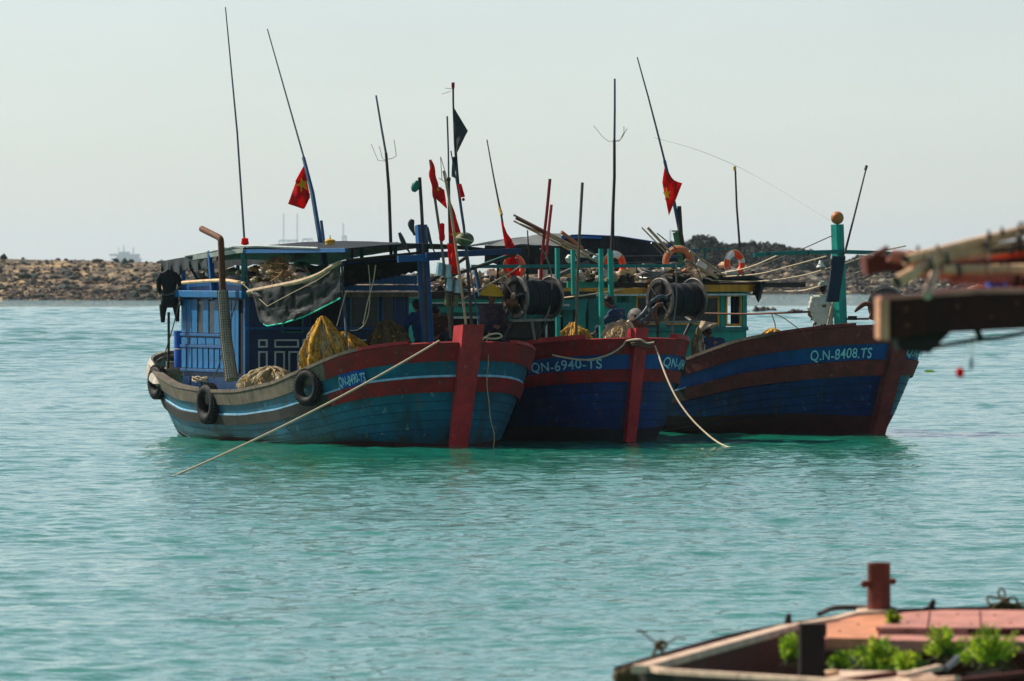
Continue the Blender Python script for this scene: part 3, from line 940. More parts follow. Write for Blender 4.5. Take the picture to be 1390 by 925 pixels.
def frame4(c, w, h, r, out, t=.03, d=.03, m='white_trim', root=None, name='moulding', pane=None):
    """a rectangular moulding; c centre, r the wall's running direction"""
    mb = MB()
    mb.box(c + r * (w / 2 - t / 2), (t, d, h), (r, out, ZU)).box(c - r * (w / 2 - t / 2), (t, d, h), (r, out, ZU))
    mb.box(c + ZU * (h / 2 - t / 2), (w - 2 * t, d, t), (r, out, ZU)).box(c - ZU * (h / 2 - t / 2), (w - 2 * t, d, t), (r, out, ZU))
    o = mb.build(name, m, root)
    if pane:
        mp = MB(); mp.box(c - out * (d * .2), (w - 2 * t, .012, h - 2 * t), (r, out, ZU)); q = mp.build('pane', pane, o)
        q.parent = o
    return o

# ---------------------------------------------------------------- boat 1 (left)
b1 = Boat('fishing_boat', -0.99, 131.6, 24, 12.2, 2.2, 3.2, .55,
          [(0, 1.90), (1.1, 1.70), (2.2, 1.36), (3.6, 1.08), (5.5, .90), (7, .88), (9, .95), (11, 1.2), (12.2, 1.5)],
          'left blue fishing boat with red bow bands and a black awning, registration ending 490')
b1.mat_inner = 'teal_paint'
b1.build_hull([M['teal_hull'], M['red'], M['boot']], [(0, .34, 0), (.34, .62, 0), (.62, .88, 0)], .05)
b1.strip('top_band', .0, .33, .035, ['red', 'rail_wood'], 1.75, t0=.003)
b1.strip('rub_rail', .62, .88, .05, ['red', 'rail_dark'], 1.75, t0=.003)
b1.strip('pale_line', .585, .622, .02, ['line_blue', 'line_blue'], None, t0=.003, thick=.03)
b1.cap('capping_rail', ['red_bright', 'rail_wood'], 1.0, t0=.3)
b1.stem('red_bright', m2='boot')
def seams(bt, mat_, ds):
    for d in ds: bt.strip('plank_seam', d, d + .014, .006, [mat_, mat_], None, t0=.003, thick=.012)
M['seam_teal'] = mat('teal_plank_seam', (0.004, 0.055, 0.08), .6, .4, 3)
M['seam_navy'] = mat('navy_plank_seam', (0.002, 0.014, 0.05), .6, .4, 3)
seams(b1, 'seam_teal', (.155 + .0, 1.05, 1.22, 1.39, 1.55))
b1.text('QN-8490-TS', 1, 0, .48, .17, plate='plate_blue', px_range=(463, 498))
# stern bulwark: pale rounded quarter
mb = MB()
M['cream_worn'] = mat('worn_cream_paint', (.42, .38, .31), .7, .35, 5, (.12, .09, .06), .8, flake=(.1, .09, .08), famt=.6)
def sternb(u, v):
    t = 10.4 + 1.8 * u; p = b1.hull(t, b1.zs(t) - .05, 1, .09)
    return V((p.x, p.y, b1.zs(t) - .16 + .30 * v * min(1, u * 3))) - b1.l * (.10 * v * v)
mb.sheet(sternb, 14, 5, .05)
mb.build('stern_bulwark', M['cream_worn'], b1.root, smooth=True)

def cabin1():
    bt, r = b1, b1.root
    zb, zt = .55, 2.66
    c = lambda t, b: bt.at(t, b, 0)
    t0, t1, bl, br = 6.5, 9.8, 1.62, -1.62
    out_l, out_f = bt.l, bt.f
    # side wall (lit): solid behind, boards in front
    mb = MB()
    A, Bp = c(t0, bl), c(t1, bl)
    mid = (A + Bp) / 2; mid.z = (zb + zt) / 2
    mb.box(mid - out_l * .03, (.05, (A - Bp).length, zt - zb), (out_l, bt.f, ZU))
    mb.build('side_wall', 'blue_dark', r)
    mb = MB(); Dp = c(t0, br); mid = (A + Dp) / 2; mid.z = (zb + zt) / 2
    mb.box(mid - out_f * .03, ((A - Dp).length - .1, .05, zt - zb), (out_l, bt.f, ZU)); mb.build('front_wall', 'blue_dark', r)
    mb = MB(); mb.box(V((c(t1, 0).x, c(t1, 0).y, (zb + zt) / 2)), (3.2, .05, zt - zb), (out_l, bt.f, ZU)); mb.build('rear_wall', 'blue_dark', r)
    mb = MB(); mid = (c(t0, br) + c(t1, br)) / 2; mid.z = (zb + zt) / 2
    mb.box(mid, (.05, 3.2, zt - zb), (out_l, bt.f, ZU)); mb.build('far_side_wall', 'blue_dark', r)
    # boards on the side: upper, small, lower rows (a pipe-side doorway is left dark)
    zf = lambda py, Y=138.3: CAM_H - (py - 356) * Y / FPX
    s0, s1 = c(t1, bl), c(t0 + .75, bl)
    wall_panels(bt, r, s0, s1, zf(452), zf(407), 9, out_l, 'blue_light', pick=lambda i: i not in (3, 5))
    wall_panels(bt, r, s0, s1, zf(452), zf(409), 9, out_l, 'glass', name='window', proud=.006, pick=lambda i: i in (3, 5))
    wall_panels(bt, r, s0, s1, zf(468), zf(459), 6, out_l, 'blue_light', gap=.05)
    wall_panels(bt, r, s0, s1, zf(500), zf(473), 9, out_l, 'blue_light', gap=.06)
    mb = MB()
    for py in (455, 470.5, 503):
        mb.bar(V((s0.x, s0.y, zf(py))) + out_l * .03, V((s1.x, s1.y, zf(py))) + out_l * .03, .05, .05)
    mb.build('side_moulding', 'blue_paint', r)
    e0, e1 = c(t0 + .72, bl), c(t0 + .36, bl)
    wall_panels(bt, r, e0, e1, zf(505), zf(407), 2, out_l, 'blue_light', name='door_panel', proud=.025)
    mb = MB(); q = c(t0 + .2, bl); q.z = (zf(508) + zf(407)) / 2
    mb.box(q, (.02, .28, zf(407) - zf(508)), (out_l, bt.f, ZU)); mb.build('doorway', 'interior', r)
    mb = MB(); q = c(t0 + .02, bl); q.z = (zf(510) + zf(402)) / 2
    mb.box(q + out_l * .02, (.09, .1, zf(402) - zf(512)), (out_l, bt.f, ZU)); mb.build('corner_post', 'blue_paint', r)
    # eave beam along the side and roof
    mb = MB(); a = c(t0 - .15, bl + .12); d = c(t1 + .15, bl + .12); a.z = d.z = zt + .04
    mb.bar(a, d, .14, .13); mb.build('eave_beam', 'blue_light', r)
    mb = MB(); a = c(t0 - .05, bl + .02); d = c(t1 + .1, bl + .02); a.z = d.z = zt + .2
    mb.bar(a, d, .04, .2); mb.build('roof_board', 'blue_paint', r)
    mb = MB(); q = c((t0 + t1) / 2, 0); q.z = zt + .03
    mb.box(q, (3.4, 3.8, .08), (out_l, bt.f, ZU)); mb.build('roof', 'rail_wood', r)
    # front wall: white outlined mouldings in two rows, windows above
    rr = -out_l       # runs to the picture's right
    Yc = 137.3
    def ff(px0, px1, py0, py1, **k):
        pa, pb_ = bt.T_(px0, py0, t0), bt.T_(px1, py1, t0)
        ctr = (pa + pb_) / 2
        frame4(ctr + out_f * .02, abs((pb_ - pa).dot(rr)), abs(pa.z - pb_.z), rr, out_f, root=r, **k)
    for x0, x1 in ((350, 362.5), (372, 405), (410, 430), (487, 512), (517, 533)):
        ff(x0, x1, 461, 472)
    for x0, x1 in ((350, 362.5), (372, 386), (391, 405), (410, 424), (434, 448), (487, 500), (504, 517), (521, 534)):
        ff(x0, x1, 477, 512)
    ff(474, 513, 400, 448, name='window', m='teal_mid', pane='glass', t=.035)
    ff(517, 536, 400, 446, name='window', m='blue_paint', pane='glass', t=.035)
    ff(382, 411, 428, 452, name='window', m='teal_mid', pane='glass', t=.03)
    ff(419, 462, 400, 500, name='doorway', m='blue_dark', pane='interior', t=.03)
    mb = MB(); mb.bar(bt.T_(335, 446, t0 - .1), bt.T_(530, 446, t0 - .1), .045); mb.build('hand_rail', 'blue_paint', r)
    mb = MB()
    mb.box((bt.T_(513, 380, t0 - .5)), (1.3, .7, .16), (out_l, bt.f, ZU)).box(bt.T_(505, 391, t0 - .3), (1.7, .5, .1), (out_l, bt.f, ZU))
    mb.build('wheelhouse_visor', 'blue_paint', r)
cabin1()

def awning1():
    bt, r = b1, b1.root
    # rear awning: arched black sheet over the roof from the stern to the middle
    def roofsheet(u, v):
        # u along the boat's length seen left->right in the photo, v across
        px = 218 + (450 - 218) * u
        py = np.interp(px, [218, 240, 280, 320, 345, 400, 450], [357, 349, 341, 335, 333, 335, 337])
        b = 1.7 - 3.4 * v
        base = bt.B_(px, py, 1.7)
        q = base - bt.l * (3.4 * v)
        return V((q.x, q.y, base.z + .12 * math.sin(v * math.pi) - .05 + .025 * fbm(u * 9, v * 5, 1)))
    mb = MB(); mb.sheet(roofsheet, 30, 10, .02); mb.build('awning', 'tarp_black', r, smooth=True)
    def drape(u, v):
        px = 219 + 75 * u
        top = np.interp(px, [219, 240, 294], [355, 351, 343])
        bot = np.interp(px, [219, 232, 244, 256, 270, 294], [373, 369, 374, 362, 368, 354]) + 1.2 * math.sin(px * .9)
        p = bt.B_(px, top + (bot - top) * v, 1.72 + .04 * math.sin(px * .5) * v)
        return p
    mb = MB(); mb.sheet(drape, 30, 4, .012); mb.build('awning_flap', 'flag_black', r, smooth=True)
    # near edge strips: pale tube, blue beam, hanging dark inside
    mb = MB(); mb.tube([bt.B_(px, py, 1.74) for px, py in ((252, 348), (290, 341), (318, 335), (350, 334), (400, 336), (432, 337))], .022, 6); mb.build('awning_batten', 'tarp_pale', r)
    mb = MB(); mb.sheet(lambda u, v: bt.B_(262 + 68 * u, np.interp(u, [0, 1], [347, 337]) + 6 * v, 1.76 - .02 * v), 10, 2, .01); mb.build('awning_trim', 'tarp_pale', r)
    mb = MB(); mb.bar(bt.B_(328, 341.5, 1.7), bt.B_(470, 340, 1.7), .05, .075); mb.build('awning_beam', 'blue_paint', r)
    mb = MB(); mb.bar(bt.B_(300, 347, -1.6), bt.B_(448, 346, -1.6), .05, .3); mb.build('far_awning_edge', 'tarp_black', r)
    def under(u, v):
        px = 270 + 145 * u
        return bt.B_(px, np.interp(u, [0, .3, 1], [350, 345, 345]) + (np.interp(u, [0, .4, .8, 1], [20, 16, 14, 6]) + 1.5 * math.sin(px * .25)) * v, -1.2)
    mb = MB(); mb.sheet(under, 24, 3, .02); mb.build('hanging_tarp', 'tarp_black', r, smooth=True)
    # posts
    for px, y0, y1, b, w, m_ in ((249, 362, 404, 1.66, .075, 'blue_paint'), (288, 341, 403, 1.72, .09, 'blue_paint'), (330.5, 339, 402, 1.68, .085, 'teal_mid'), (323, 345, 372, -1.4, .07, 'blue_dark'),
                                 (413, 346, 360, -1.4, .05, 'blue_dark'), (478, 336, 352, -.5, .045, 'pole_dark')):
        mb = MB(); mb.bar(bt.B_(px - (3 if px == 288 else 0), y0, b), bt.B_(px + (2 if px == 288 else 0), y1 + 4, b), w); mb.build('post', m_, r)
    for (a, b_) in (((258, 362), (270, 384)), ):
        mb = MB(); mb.bar(bt.B_(*a, 1.6), bt.B_(*b_, 1.6), .04); mb.build('brace', 'blue_dark', r)
    # upper rail to the right of the awning
    yr = lambda px: 336 - (px - 440) * .055
    mb = MB(); mb.bar(bt.B_(440, 337, -.4), bt.B_(539, 331.5, -.4), .055, .07); mb.build('top_rail', 'blue_dark', r)
    for px, y0, y1 in ((491, 330, 354), (536.5, 330, 350)):
        mb = MB(); mb.bar(bt.B_(px, y0, -.4), bt.B_(px, y1, -.4), .075); mb.build('post', 'teal_mid', r)
    # side tarp hanging from the pale pole
    pole = [(337, 397), (352, 393.5), (380, 388), (412, 381), (435, 372), (448, 364), (461, 357)]
    PB = 1.95
    P3 = [bt.B_(x, y, PB - .45 * i / 6) for i, (x, y) in enumerate(pole)]
    mb = MB(); mb.tube(poly(P3, 4), .045, 8); mb.build('awning_pole', 'pole_wood', r, smooth=True)
    def tarp(u, v):
        x = 343 + (462 - 343) * u
        top = np.interp(x, [a for a, _ in pole], [b for _, b in pole]) + 1
        bot = np.interp(x, [343, 352, 362, 385, 410, 430, 445, 455, 462], [399, 436, 443, 439, 431, 422, 414, 409, 405])
        b = PB - .45 * u + .05 * fbm(u * 7, v * 2.5, 3) * 2 + .05 * math.sin(u * 5 + 1)
        return bt.B_(x, top + (bot - top) * v, b)
    mb = MB(); mb.sheet(tarp, 48, 14, .012); mb.build('side_tarp', 'tarp_black', r, smooth=True)
    mb = MB(); mb.tube([tarp(i / 24, 1) for i in range(3, 25)], .014, 5); mb.build('tarp_hem_rope', 'net_green', r)
    mb = MB(); mb.tube([bt.B_(x, y, PB + .06 - .4 * (x - 343) / 120) for x, y in ((330, 386), (343, 398), (363, 416), (400, 396), (430, 381), (448, 369))], .006, 4); mb.build('tie_line', 'rope', r)
    # boom and front edge roll of the long black awning over the working deck
    bm0 = bt.B_(462, 356.5, .6)
    mb = MB(); mb.bar(bt.B_(462, 359, .6), bt.B_(573, 349.5, -.9), .06, .085); mb.build('awning_boom', 'blue_paint', r)
    mb = MB(); mb.bar(bt.T_(470, 354, 3.0), bt.T_(573, 343, 2.6), .05, .05); mb.build('awning_batten', 'rail_dark', r)
    def roll(u, v):
        x = 466 + (580 - 466) * u
        a = bt.B_(x, np.interp(x, [466, 573], [360, 351]), .6 - 1.5 * u)
        dz = np.interp(v, [0, 1], [0, .40 - .2 * u]) + .015 * math.sin(x * .7) * v
        return V((a.x, a.y + .04 + .5 * v, a.z - dz))
    mb = MB(); mb.sheet(roll, 26, 6, .015); mb.build('deck_awning', 'tarp_black', r, smooth=True)
    def deckroof(u, v):
        a = bt.B_(466 + 114 * u, 355 - 9 * u, .6 - 1.5 * u)
        q = a - bt.f * (1.6 * v)
        return V((q.x, q.y, q.z - .12 * v - .03 * math.sin(v * 3)))
    mb = MB(); mb.sheet(deckroof, 14, 8, .02); mb.build('deck_awning', 'tarp_black', r, smooth=True)
    # thin steel stay and big blue samson post, cross boom
    mb = MB(); mb.tube([bt.B_(464, 360, .7), bt.B_(472, 488, 1.2)], .022, 6); mb.build('stay_pipe', 'antenna', r)
    mb = MB(); mb.bar(bt.B_(571.5, 306, -.45), bt.B_(581, 470, -.45), .19, .17, up=bt.f); mb.build('samson_post', 'blue_paint', r)
    mb = MB(); mb.bar(bt.T_(578, 347, 1.6), bt.T_(706, 341, 1.9), .07, .11); mb.build('net_boom', 'blue_dark', r)
    mb = MB(); mb.bar(bt.T_(540, 352, 1.7), bt.T_(596, 349, 1.7), .08, .12); mb.build('cross_beam', 'blue_paint', r)
    mb = MB(); mb.bar(bt.T_(590, 379, 1.5), bt.T_(632, 350, 1.8), .05); mb.bar(bt.T_(600, 379, 1.55), bt.T_(700, 345, 1.85), .05); mb.build('boom_spar', 'rail_dark', r)
awning1()

def exhaust1():
    bt, r = b1, b1.root
    b = 2.0
    mb = MB(); mb.tube([bt.B_(314.5, 516, b), bt.B_(307, 462, b), bt.B_(302, 395, b)], [.12, .105, .095], 16); mb.build('wrapped_exhaust', 'mesh_wrap', r, smooth=True)
    mb = MB()
    for i in range(34):
        py = 514 - i * 3.5
        x = np.interp(py, [395, 462, 516], [302, 307, 314.5]); rad = np.interp(py, [395, 516], [.097, .122])
        mb.torus(bt.B_(x, py, b), ZU, rad, .006, 16, 4)
    for k in range(14):
        a = 2 * math.pi * k / 14
        o_ = bt.l * math.cos(a) + bt.f * math.sin(a)
        mb.tube([bt.B_(314.5, 515, b) + o_ * .124, bt.B_(307, 462, b) + o_ * .109, bt.B_(302, 395, b) + o_ * .099], .005, 4)
    mb.build('wrap_mesh', 'rail_wood', r)
    mb = MB(); mb.tube(poly([bt.B_(302.5, 397, b), bt.B_(301, 360, b), bt.B_(300, 330, b), bt.B_(298, 323.5, b), bt.B_(290, 319, b), bt.B_(274, 311, b)], 4), .06, 12); mb.build('exhaust_pipe', 'rust', r, smooth=True)
exhaust1()

def masts1():
    bt, r = b1, b1.root
    A = lambda pts, b, rad, m='antenna', name='antenna': bt.antenna([bt.B_(x, y, b) for x, y in pts], rad, m, name)
    A([(306, 10), (314, 95), (322, 180), (333, 345), (338, 400)], 1.65, [.011, .015, .019, .022, .024])
    A([(363, 40), (388, 128), (413, 216)], .6, [.012, .016, .02])
    A([(412, 214), (424, 262), (440, 360)], .6, [.035, .045, .05], 'antenna_blue', 'antenna_mast')
    A([(436, 300), (444, 362)], .5, .03, 'antenna_blue', 'antenna_mast')
    A([(510.5, 130), (518, 175), (524.5, 212)], -.4, [.018, .022, .024])
    A([(524, 208), (528, 260), (531, 348)], -.4, [.026, .03, .032], 'pole_dark', 'antenna_mast')
    for pts in (((524, 219), (513, 218), (504, 196)), ((524, 219), (519, 215), (515, 199)), ((524, 217), (533, 215), (538, 212), (535, 190))):
        A(pts, -.4, .006, 'antenna', 'antenna_prong')
    # masthead lamp and red beacon bag
    c = bt.B_(448, 337, .9)
    mb = MB(); mb.lathe(c, ZU, [(.10, 0), (.11, .03), (.10, .05), (.085, .055), (.085, .12), (.10, .125), (.09, .15), (.02, .17), (.008, .2), (.008, .24)], 16)
    tag(mb.build('deck_lamp', 'yellow_plastic', smooth=True), 'small yellow ringed deck lamp standing on the left boat\'s awning rail', 'lamp')
    mb = MB(); mb.lathe(bt.B_(332.5, 333, 1.66), ZU, [(.03, 0), (.075, .02), (.07, .06), (.06, .1), (.068, .12), (.03, .135)], 12)
    mb.build('antenna_wrap', 'flag_red', r, smooth=True)
    for (px, b, yb) in ((230, 1.9, 500), ):
        mb = MB(); mb.tube([bt.B_(229, 424, b), bt.B_(229, 470, b), bt.B_(228, 500, b)], .025, 6); mb.build('stern_pole', 'pole_dark', r)
masts1()

# ---------------------------------------------------------------- boat 2 (middle)
b2 = Boat('fishing_boat', (852 - 695) * 135.3 / FPX, 135.3, 26, 11.0, 1.95, 3.0, .42,
          [(0, 1.92), (1.1, 1.80), (2.4, 1.48), (4, 1.2), (6, 1.0), (8, 1.0), (11, 1.4)],
          'middle navy fishing boat with turquoise frame and large letters, registration 6940', wbow=.66)
b2.mat_inner = 'teal_paint'
b2.build_hull([M['blue_hull'], M['blue_band'], M['boot_dark']], [(0, .29, 1), (.29, .57, 1), (.57, .80, 1)], .24)
b2.strip('top_band', .0, .29, .035, ['red', 'red'], None, t0=.003)
b2.strip('rub_rail', .57, .79, .05, ['red', 'red'], None, t0=.003)
b2.cap('capping_rail', ['red_bright', 'rail_wood'], 1.2, t0=.25, h=.09)
b2.stem('red_bright', w=.25, d=.36, top=.16, m2='boot_dark')
seams(b2, 'seam_navy', (.98, 1.15, 1.32, 1.5))
b2.text('QN-6940-TS', 1, 0, .44, .17, px_range=(724, 818))
b2.text('QN-6940', -1, 0, .43, .17, px_range=(897, 929))
def cap_bits2():
    mb = MB(); mb.bar(b2.T_(821, 466, .5), b2.T_(904, 468, .5), .12, .12); mb.build('bow_thwart', 'red_bright', b2.root)
cap_bits2()

def frame2():
    bt, r = b2, b2.root
    # turquoise goal-post frame
    for px, y0, y1, b, w in ((757, 337, 483, 1.0, .075), (778, 339, 400, .4, .07), (784, 365, 402, .4, .04), (816, 338, 472, -.1, .075), (829, 338, 402, -.5, .085)):
        k = b2.B_(px, y0, b).y / FPX
        mb = MB(); mb.bar(bt.B_(px - .5, y0, b), bt.B_(px + .5, y1, b), w, w, up=bt.f); mb.build('frame_post', 'teal_paint', r)
    mb = MB(); mb.bar(bt.T_(640, 362, 2.6), bt.T_(926, 361, 2.6), .06, .065); mb.build('frame_rail', 'teal_mid', r)
    mb = MB(); mb.bar(bt.B_(645, 363, .9), bt.B_(700, 343, .9), .045); mb.build('frame_brace', 'teal_mid', r)
    mb = MB(); mb.bar(bt.B_(644, 362, 1.1), bt.B_(652, 402, 1.1), .06); mb.build('frame_post', 'antenna_blue', r)
frame2()

def cabin2():
    bt, r = b2, b2.root
    # long low green deckhouse, seen between boat 1 and the turquoise frame
    t0 = 5.2
    rr = -bt.l
    def slab(px0, px1, py0, py1, t, m, name, th=.05):
        a, b_ = bt.T_(px0, py0, t), bt.T_(px1, py1, t)
        c = (a + b_) / 2
        mb = MB(); mb.box(c, (abs((b_ - a).dot(rr)), th, abs(a.z - b_.z)), (rr, bt.f, ZU)); return mb.build(name, m, r)
    slab(536, 856, 412, 500, t0 + .1, 'teal_mid', 'front_wall')
    slab(530, 762, 404, 411, t0 - .1, 'teal_paint', 'eave_beam', .2)
    slab(530, 762, 417, 424, t0 - .02, 'teal_paint', 'wall_board', .06)
    slab(536, 566, 408, 470, t0 - .15, 'mint', 'side_door', .05)
    slab(566, 760, 436, 500, t0 + .02, 'interior', 'doorway', .05)
    slab(536, 762, 396, 405, t0 + 1.2, 'rail_dark', 'roof', 3.0)
    a = bt.T_(734, 458, t0 - .05)
    # pale-outlined leaning door panel, wheelhouse boards
    for x0, x1, y0, y1 in ((740, 772, 428, 472), (582, 650, 430, 460)):
        pa, pb_ = bt.T_(x0, y0, t0 - .06), bt.T_(x1, y1, t0 - .06)
        frame4((pa + pb_) / 2, abs((pb_ - pa).dot(rr)), pa.z - pb_.z, rr, bt.f, t=.04, m='white_trim', root=r, name='window', pane='interior')
    for i in range(4):
        x = 764 + i * 17
        slab(x, x + 13, 404, 455, t0 - .12, 'teal_paint' if i % 2 else 'teal_mid', 'wall_board', .05)
    slab(758, 793, 407, 421, t0 - .3, 'teal_mid', 'shelf_box', .25)
    slab(760, 773, 413, 416, t0 - .45, 'tarp_pale', 'shelf_slot', .02)
    # roof tarp (grey, sagging) with dark flap
    def roof(u, v):
        x = 658 + (762 - 658) * u
        zl = np.interp(x, [658, 690, 730, 748, 775], [334, 326, 320, 317, 320])
        a = bt.T_(x, 334 + 1.5 * math.sin(u * 8), t0 + .2); d = bt.T_(x, zl, t0 + 2.6)
        q = a.lerp(d, v)
        return q + ZU * (.012 * math.sin(u * 17 + v * 3) - .02 * math.sin(v * 3.14))
    mb = MB(); mb.sheet(roof, 26, 8, .02); mb.build('roof_tarp', 'tarp_grey', r, smooth=True)
    def flap(u, v):
        x = 658 + (764 - 658) * u
        return bt.T_(x, 334 + (26 + 3 * math.sin(x * .13)) * v, t0 + .15 - .05 * math.sin(x * .4) * v)
    mb = MB(); mb.sheet(flap, 36, 6, .015); mb.build('tarp_flap', 'tarp_black', r, smooth=True)
    for px in (676, 690, 716, 742):
        mb = MB(); mb.bar(bt.T_(px, 358, t0 + .3), bt.T_(px, 408, t0 + .3), .05); mb.build('roof_post', 'blue_dark' if px == 690 else 'rail_dark', r)
cabin2()

def masts2():
    bt, r = b2, b2.root
    A = lambda pts, b, rad, m='antenna', name='antenna': bt.antenna([bt.B_(x, y, b) for x, y in pts], rad, m, name)
    A([(661, 190), (670, 240), (680, 290), (690, 350), (697, 385)], 1.2, [.012, .016, .022, .026, .028], 'pole_dark')
    A([(678, 282), (681, 292)], 1.2, .03, 'yellow_plastic', 'antenna_clamp')
    A([(834.5, 107), (834.5, 150), (834, 192)], -.4, [.018, .02, .022])
    A([(834, 190), (834, 240), (832, 290), (831, 340)], -.4, [.026, .028, .03, .04], 'pole_dark', 'antenna_mast')
    for pts in (((834, 192), (826, 192), (818, 186), (806, 171)), ((834, 192), (840, 192), (845, 186), (851, 175)), ((834, 192), (842, 190), (847, 180), (847, 172))):
        A(pts, -.4, .006, 'antenna', 'antenna_prong')
masts2()

# ---------------------------------------------------------------- boat 3 (right)
b3 = Boat('fishing_boat', (1187 - 695) * 141.0 / FPX, 141.0, 40, 13.0, 2.15, 3.2, .75,
          [(0, 2.12), (.8, 2.02), (2.2, 1.78), (3.2, 1.5), (4.2, 1.25), (6, 1.02), (8, 1.0), (13, 1.5)],
          'right dark blue fishing boat with faded red bow and turquoise wheelhouse, registration ending 408', wbow=.5)
b3.mat_inner = 'rail_dark'
b3.build_hull([M['blue_hull'], M['blue_band'], M['teal_hull'], M['boot']], [(0, .34, 1), (.34, .66, 1), (.66, .95, 1)], .36, right_mat=True)  # teal right side: glare from sky and water put into the paint
b3.strip('top_band', .0, .34, .035, ['red_old', 'rail_dark'], 3.6, t0=.003)
b3.strip('rub_rail', .66, .95, .05, ['red_old', 'rail_dark'], 3.6, t0=.003)
b3.strip('pale_line', .62, .655, .02, ['blue_band', 'line_blue'], 3.6, t0=.003, thick=.03)
b3.strip('worn_plank', .98, 1.0, .03, ['blue_hull', 'line_blue'], 4.3, t0=1, thick=.03)
b3.cap('capping_rail', ['red_old', 'rail_wood'], 1.4, t0=.25)
b3.stem('red_old', w=.40, d=.42, top=.06, m2='boot')
seams(b3, 'seam_navy', (1.12, 1.28, 1.45, 1.6))
b3.text('Q.N-8408.TS', 1, 0, .50, .19, px_range=(1101, 1183))
b3.text('Q.N-8408', -1, 0, .50, .18, px_range=(1229, 1256))

def cabin3():
    bt, r = b3, b3.root
    t0 = 6.1
    rr, l, f = -bt.l, bt.l, bt.f
    def slab(px0, px1, py0, py1, t, m, name, th=.05):
        a, b_ = bt.T_(px0, py0, t), bt.T_(px1, py1, t)
        c = (a + b_) / 2
        mb = MB(); mb.box(c, (abs((b_ - a).dot(rr)), th, abs(a.z - b_.z)), (rr, f, ZU)); return mb.build(name, m, r)
    # front wall built round its windows so that the sea shows through the corner one
    slab(856, 1011, 447, 512, t0, 'teal_paint', 'front_wall')
    slab(856, 1014, 395, 400, t0, 'teal_mid', 'front_wall_head')
    for x0, x1 in ((856, 862), (893, 903), (977, 984), (1007, 1013)):
        slab(x0, x1, 400.2, 446.8, t0, 'teal_paint', 'wall_post')
    slab(852, 1014, 445, 449, t0 - .06, 'teal_mid', 'sill_board', .1)
    for i, (x0, x1) in enumerate(((862.5, 892.5), (903.5, 976.5), (984.5, 1006.5))):
        y0, y1 = (401, 441) if i < 2 else (399.5, 443)
        if i == 1:
            for xx0, xx1 in ((904, 938), (941, 976)):
                pa, pb_ = bt.T_(xx0, y0, t0 - .03), bt.T_(xx1, y1, t0 - .03)
                frame4((pa + pb_) / 2, abs((pb_ - pa).dot(rr)), pa.z - pb_.z, rr, f, t=.05, m='yellow_paint', root=r, name='window', pane='glass')
        else:
            pa, pb_ = bt.T_(x0, y0, t0 - .03), bt.T_(x1, y1, t0 - .03)
            frame4((pa + pb_) / 2, abs((pb_ - pa).dot(rr)), pa.z - pb_.z, rr, f, t=.05, m='yellow_paint', root=r, name='window', pane='glass' if i == 0 else None)
    # curtain in the open corner window
    mb = MB(); mb.sheet(lambda u, v: bt.T_(992 + 12 * u - 4 * u * v * (1 - v), 401 + 40 * v, t0 + .15 + .03 * math.sin(u * 12)), 10, 8, .01); mb.build('curtain', 'shirt_navy', r, smooth=True)
    # right side wall, low, and rear post
    a = bt.T_(1012, 447, t0)
    mb = MB(); q = a - f * 1.2; mb.box(V((q.x, q.y, a.z - .45)), (.05, 2.4, .9), (rr, f, ZU)); mb.build('side_wall', 'teal_mid', r)
    for dt in (1.2, 2.4):
        mb = MB(); q = a - f * dt; mb.box(V((q.x, q.y, a.z + .3)), (.07, .07, .75), (rr, f, ZU)); mb.build('wall_post', 'teal_mid', r)
    # back wall keeps the left part of the house dark
    slab(800, 975, 398, 500, t0 + 2.2, 'teal_mid', 'rear_wall')
    b0 = bt.pt(858, 400, t0)[1]
    mb = MB(); q = bt.at(t0 + 1.1, b0, 0); mb.box(V((q.x, q.y, 1.9)), (.05, 2.2, 1.5), (rr, f, ZU)); mb.build('side_wall', 'teal_mid', r)
    # green wall left of the house (gangway boards)
    for i, x in enumerate((836, 846, 860)):
        slab(x, x + 7, 402, 470, t0 + .3, 'teal_paint', 'wall_board', .05)
    # gold fascia and eaves
    slab(760, 880, 391.5, 399.5, t0 - .25, 'yellow_paint', 'fascia', .06)
    slab(880.5, 1033, 387, 396, t0 - .35, 'yellow_paint', 'fascia', .06)
    slab(762, 1033, 399.7, 401.2, t0 - .36, 'white_trim', 'fascia_trim', .03)
    slab(770, 858, 382, 391, t0 - .1, 'teal_paint', 'roof_board', .05)
    slab(762, 1028, 384, 390, t0 + 1.2, 'rail_dark', 'roof', 2.9)
    # rolled black tarp along the front eave, hanging off the right corner
    def rl(u, v):
        x = 905 + (1033 - 905) * u
        yc = np.interp(x, [905, 940, 980, 1015, 1033], [385, 380, 378, 378, 384])
        rad = .085 + .03 * fbm(x * .06, v * 2, 3)
        c = bt.T_(x, yc, t0 - .45)
        return c + ZU * rad * math.sin(v * 6.283) + f * rad * math.cos(v * 6.283)
    mb = MB(); mb.grid(rl, 40, 10); mb.build('rolled_tarp', 'tarp_black', r, smooth=True)
    def hang(u, v):
        x = 1024 + 13 * u + 2 * math.sin(v * 5)
        bot = np.interp(u, [0, .3, .5, .8, 1], [399, 402, 411, 406, 396])
        return bt.T_(x, 380 + (bot - 380) * v, t0 - .5 + .05 * math.sin(u * 9))
    mb = MB(); mb.sheet(hang, 10, 10, .015); mb.build('tarp_end', 'tarp_black', r, smooth=True)
    # arched black roof cover with blue piping
    def arch(u, v):
        x = 700 + (936 - 700) * u
        top = np.interp(x, [700, 745, 790, 840, 885, 915, 936], [330, 321, 320, 322, 329, 337, 352])
        return bt.T_(x, top + (372 - top) * v, t0 + 1.6 - .4 * v + .05 * math.sin(x * .12 + v * 2))
    mb = MB(); mb.sheet(arch, 40, 8, .02); mb.build('roof_cover', 'tarp_black', r, smooth=True)
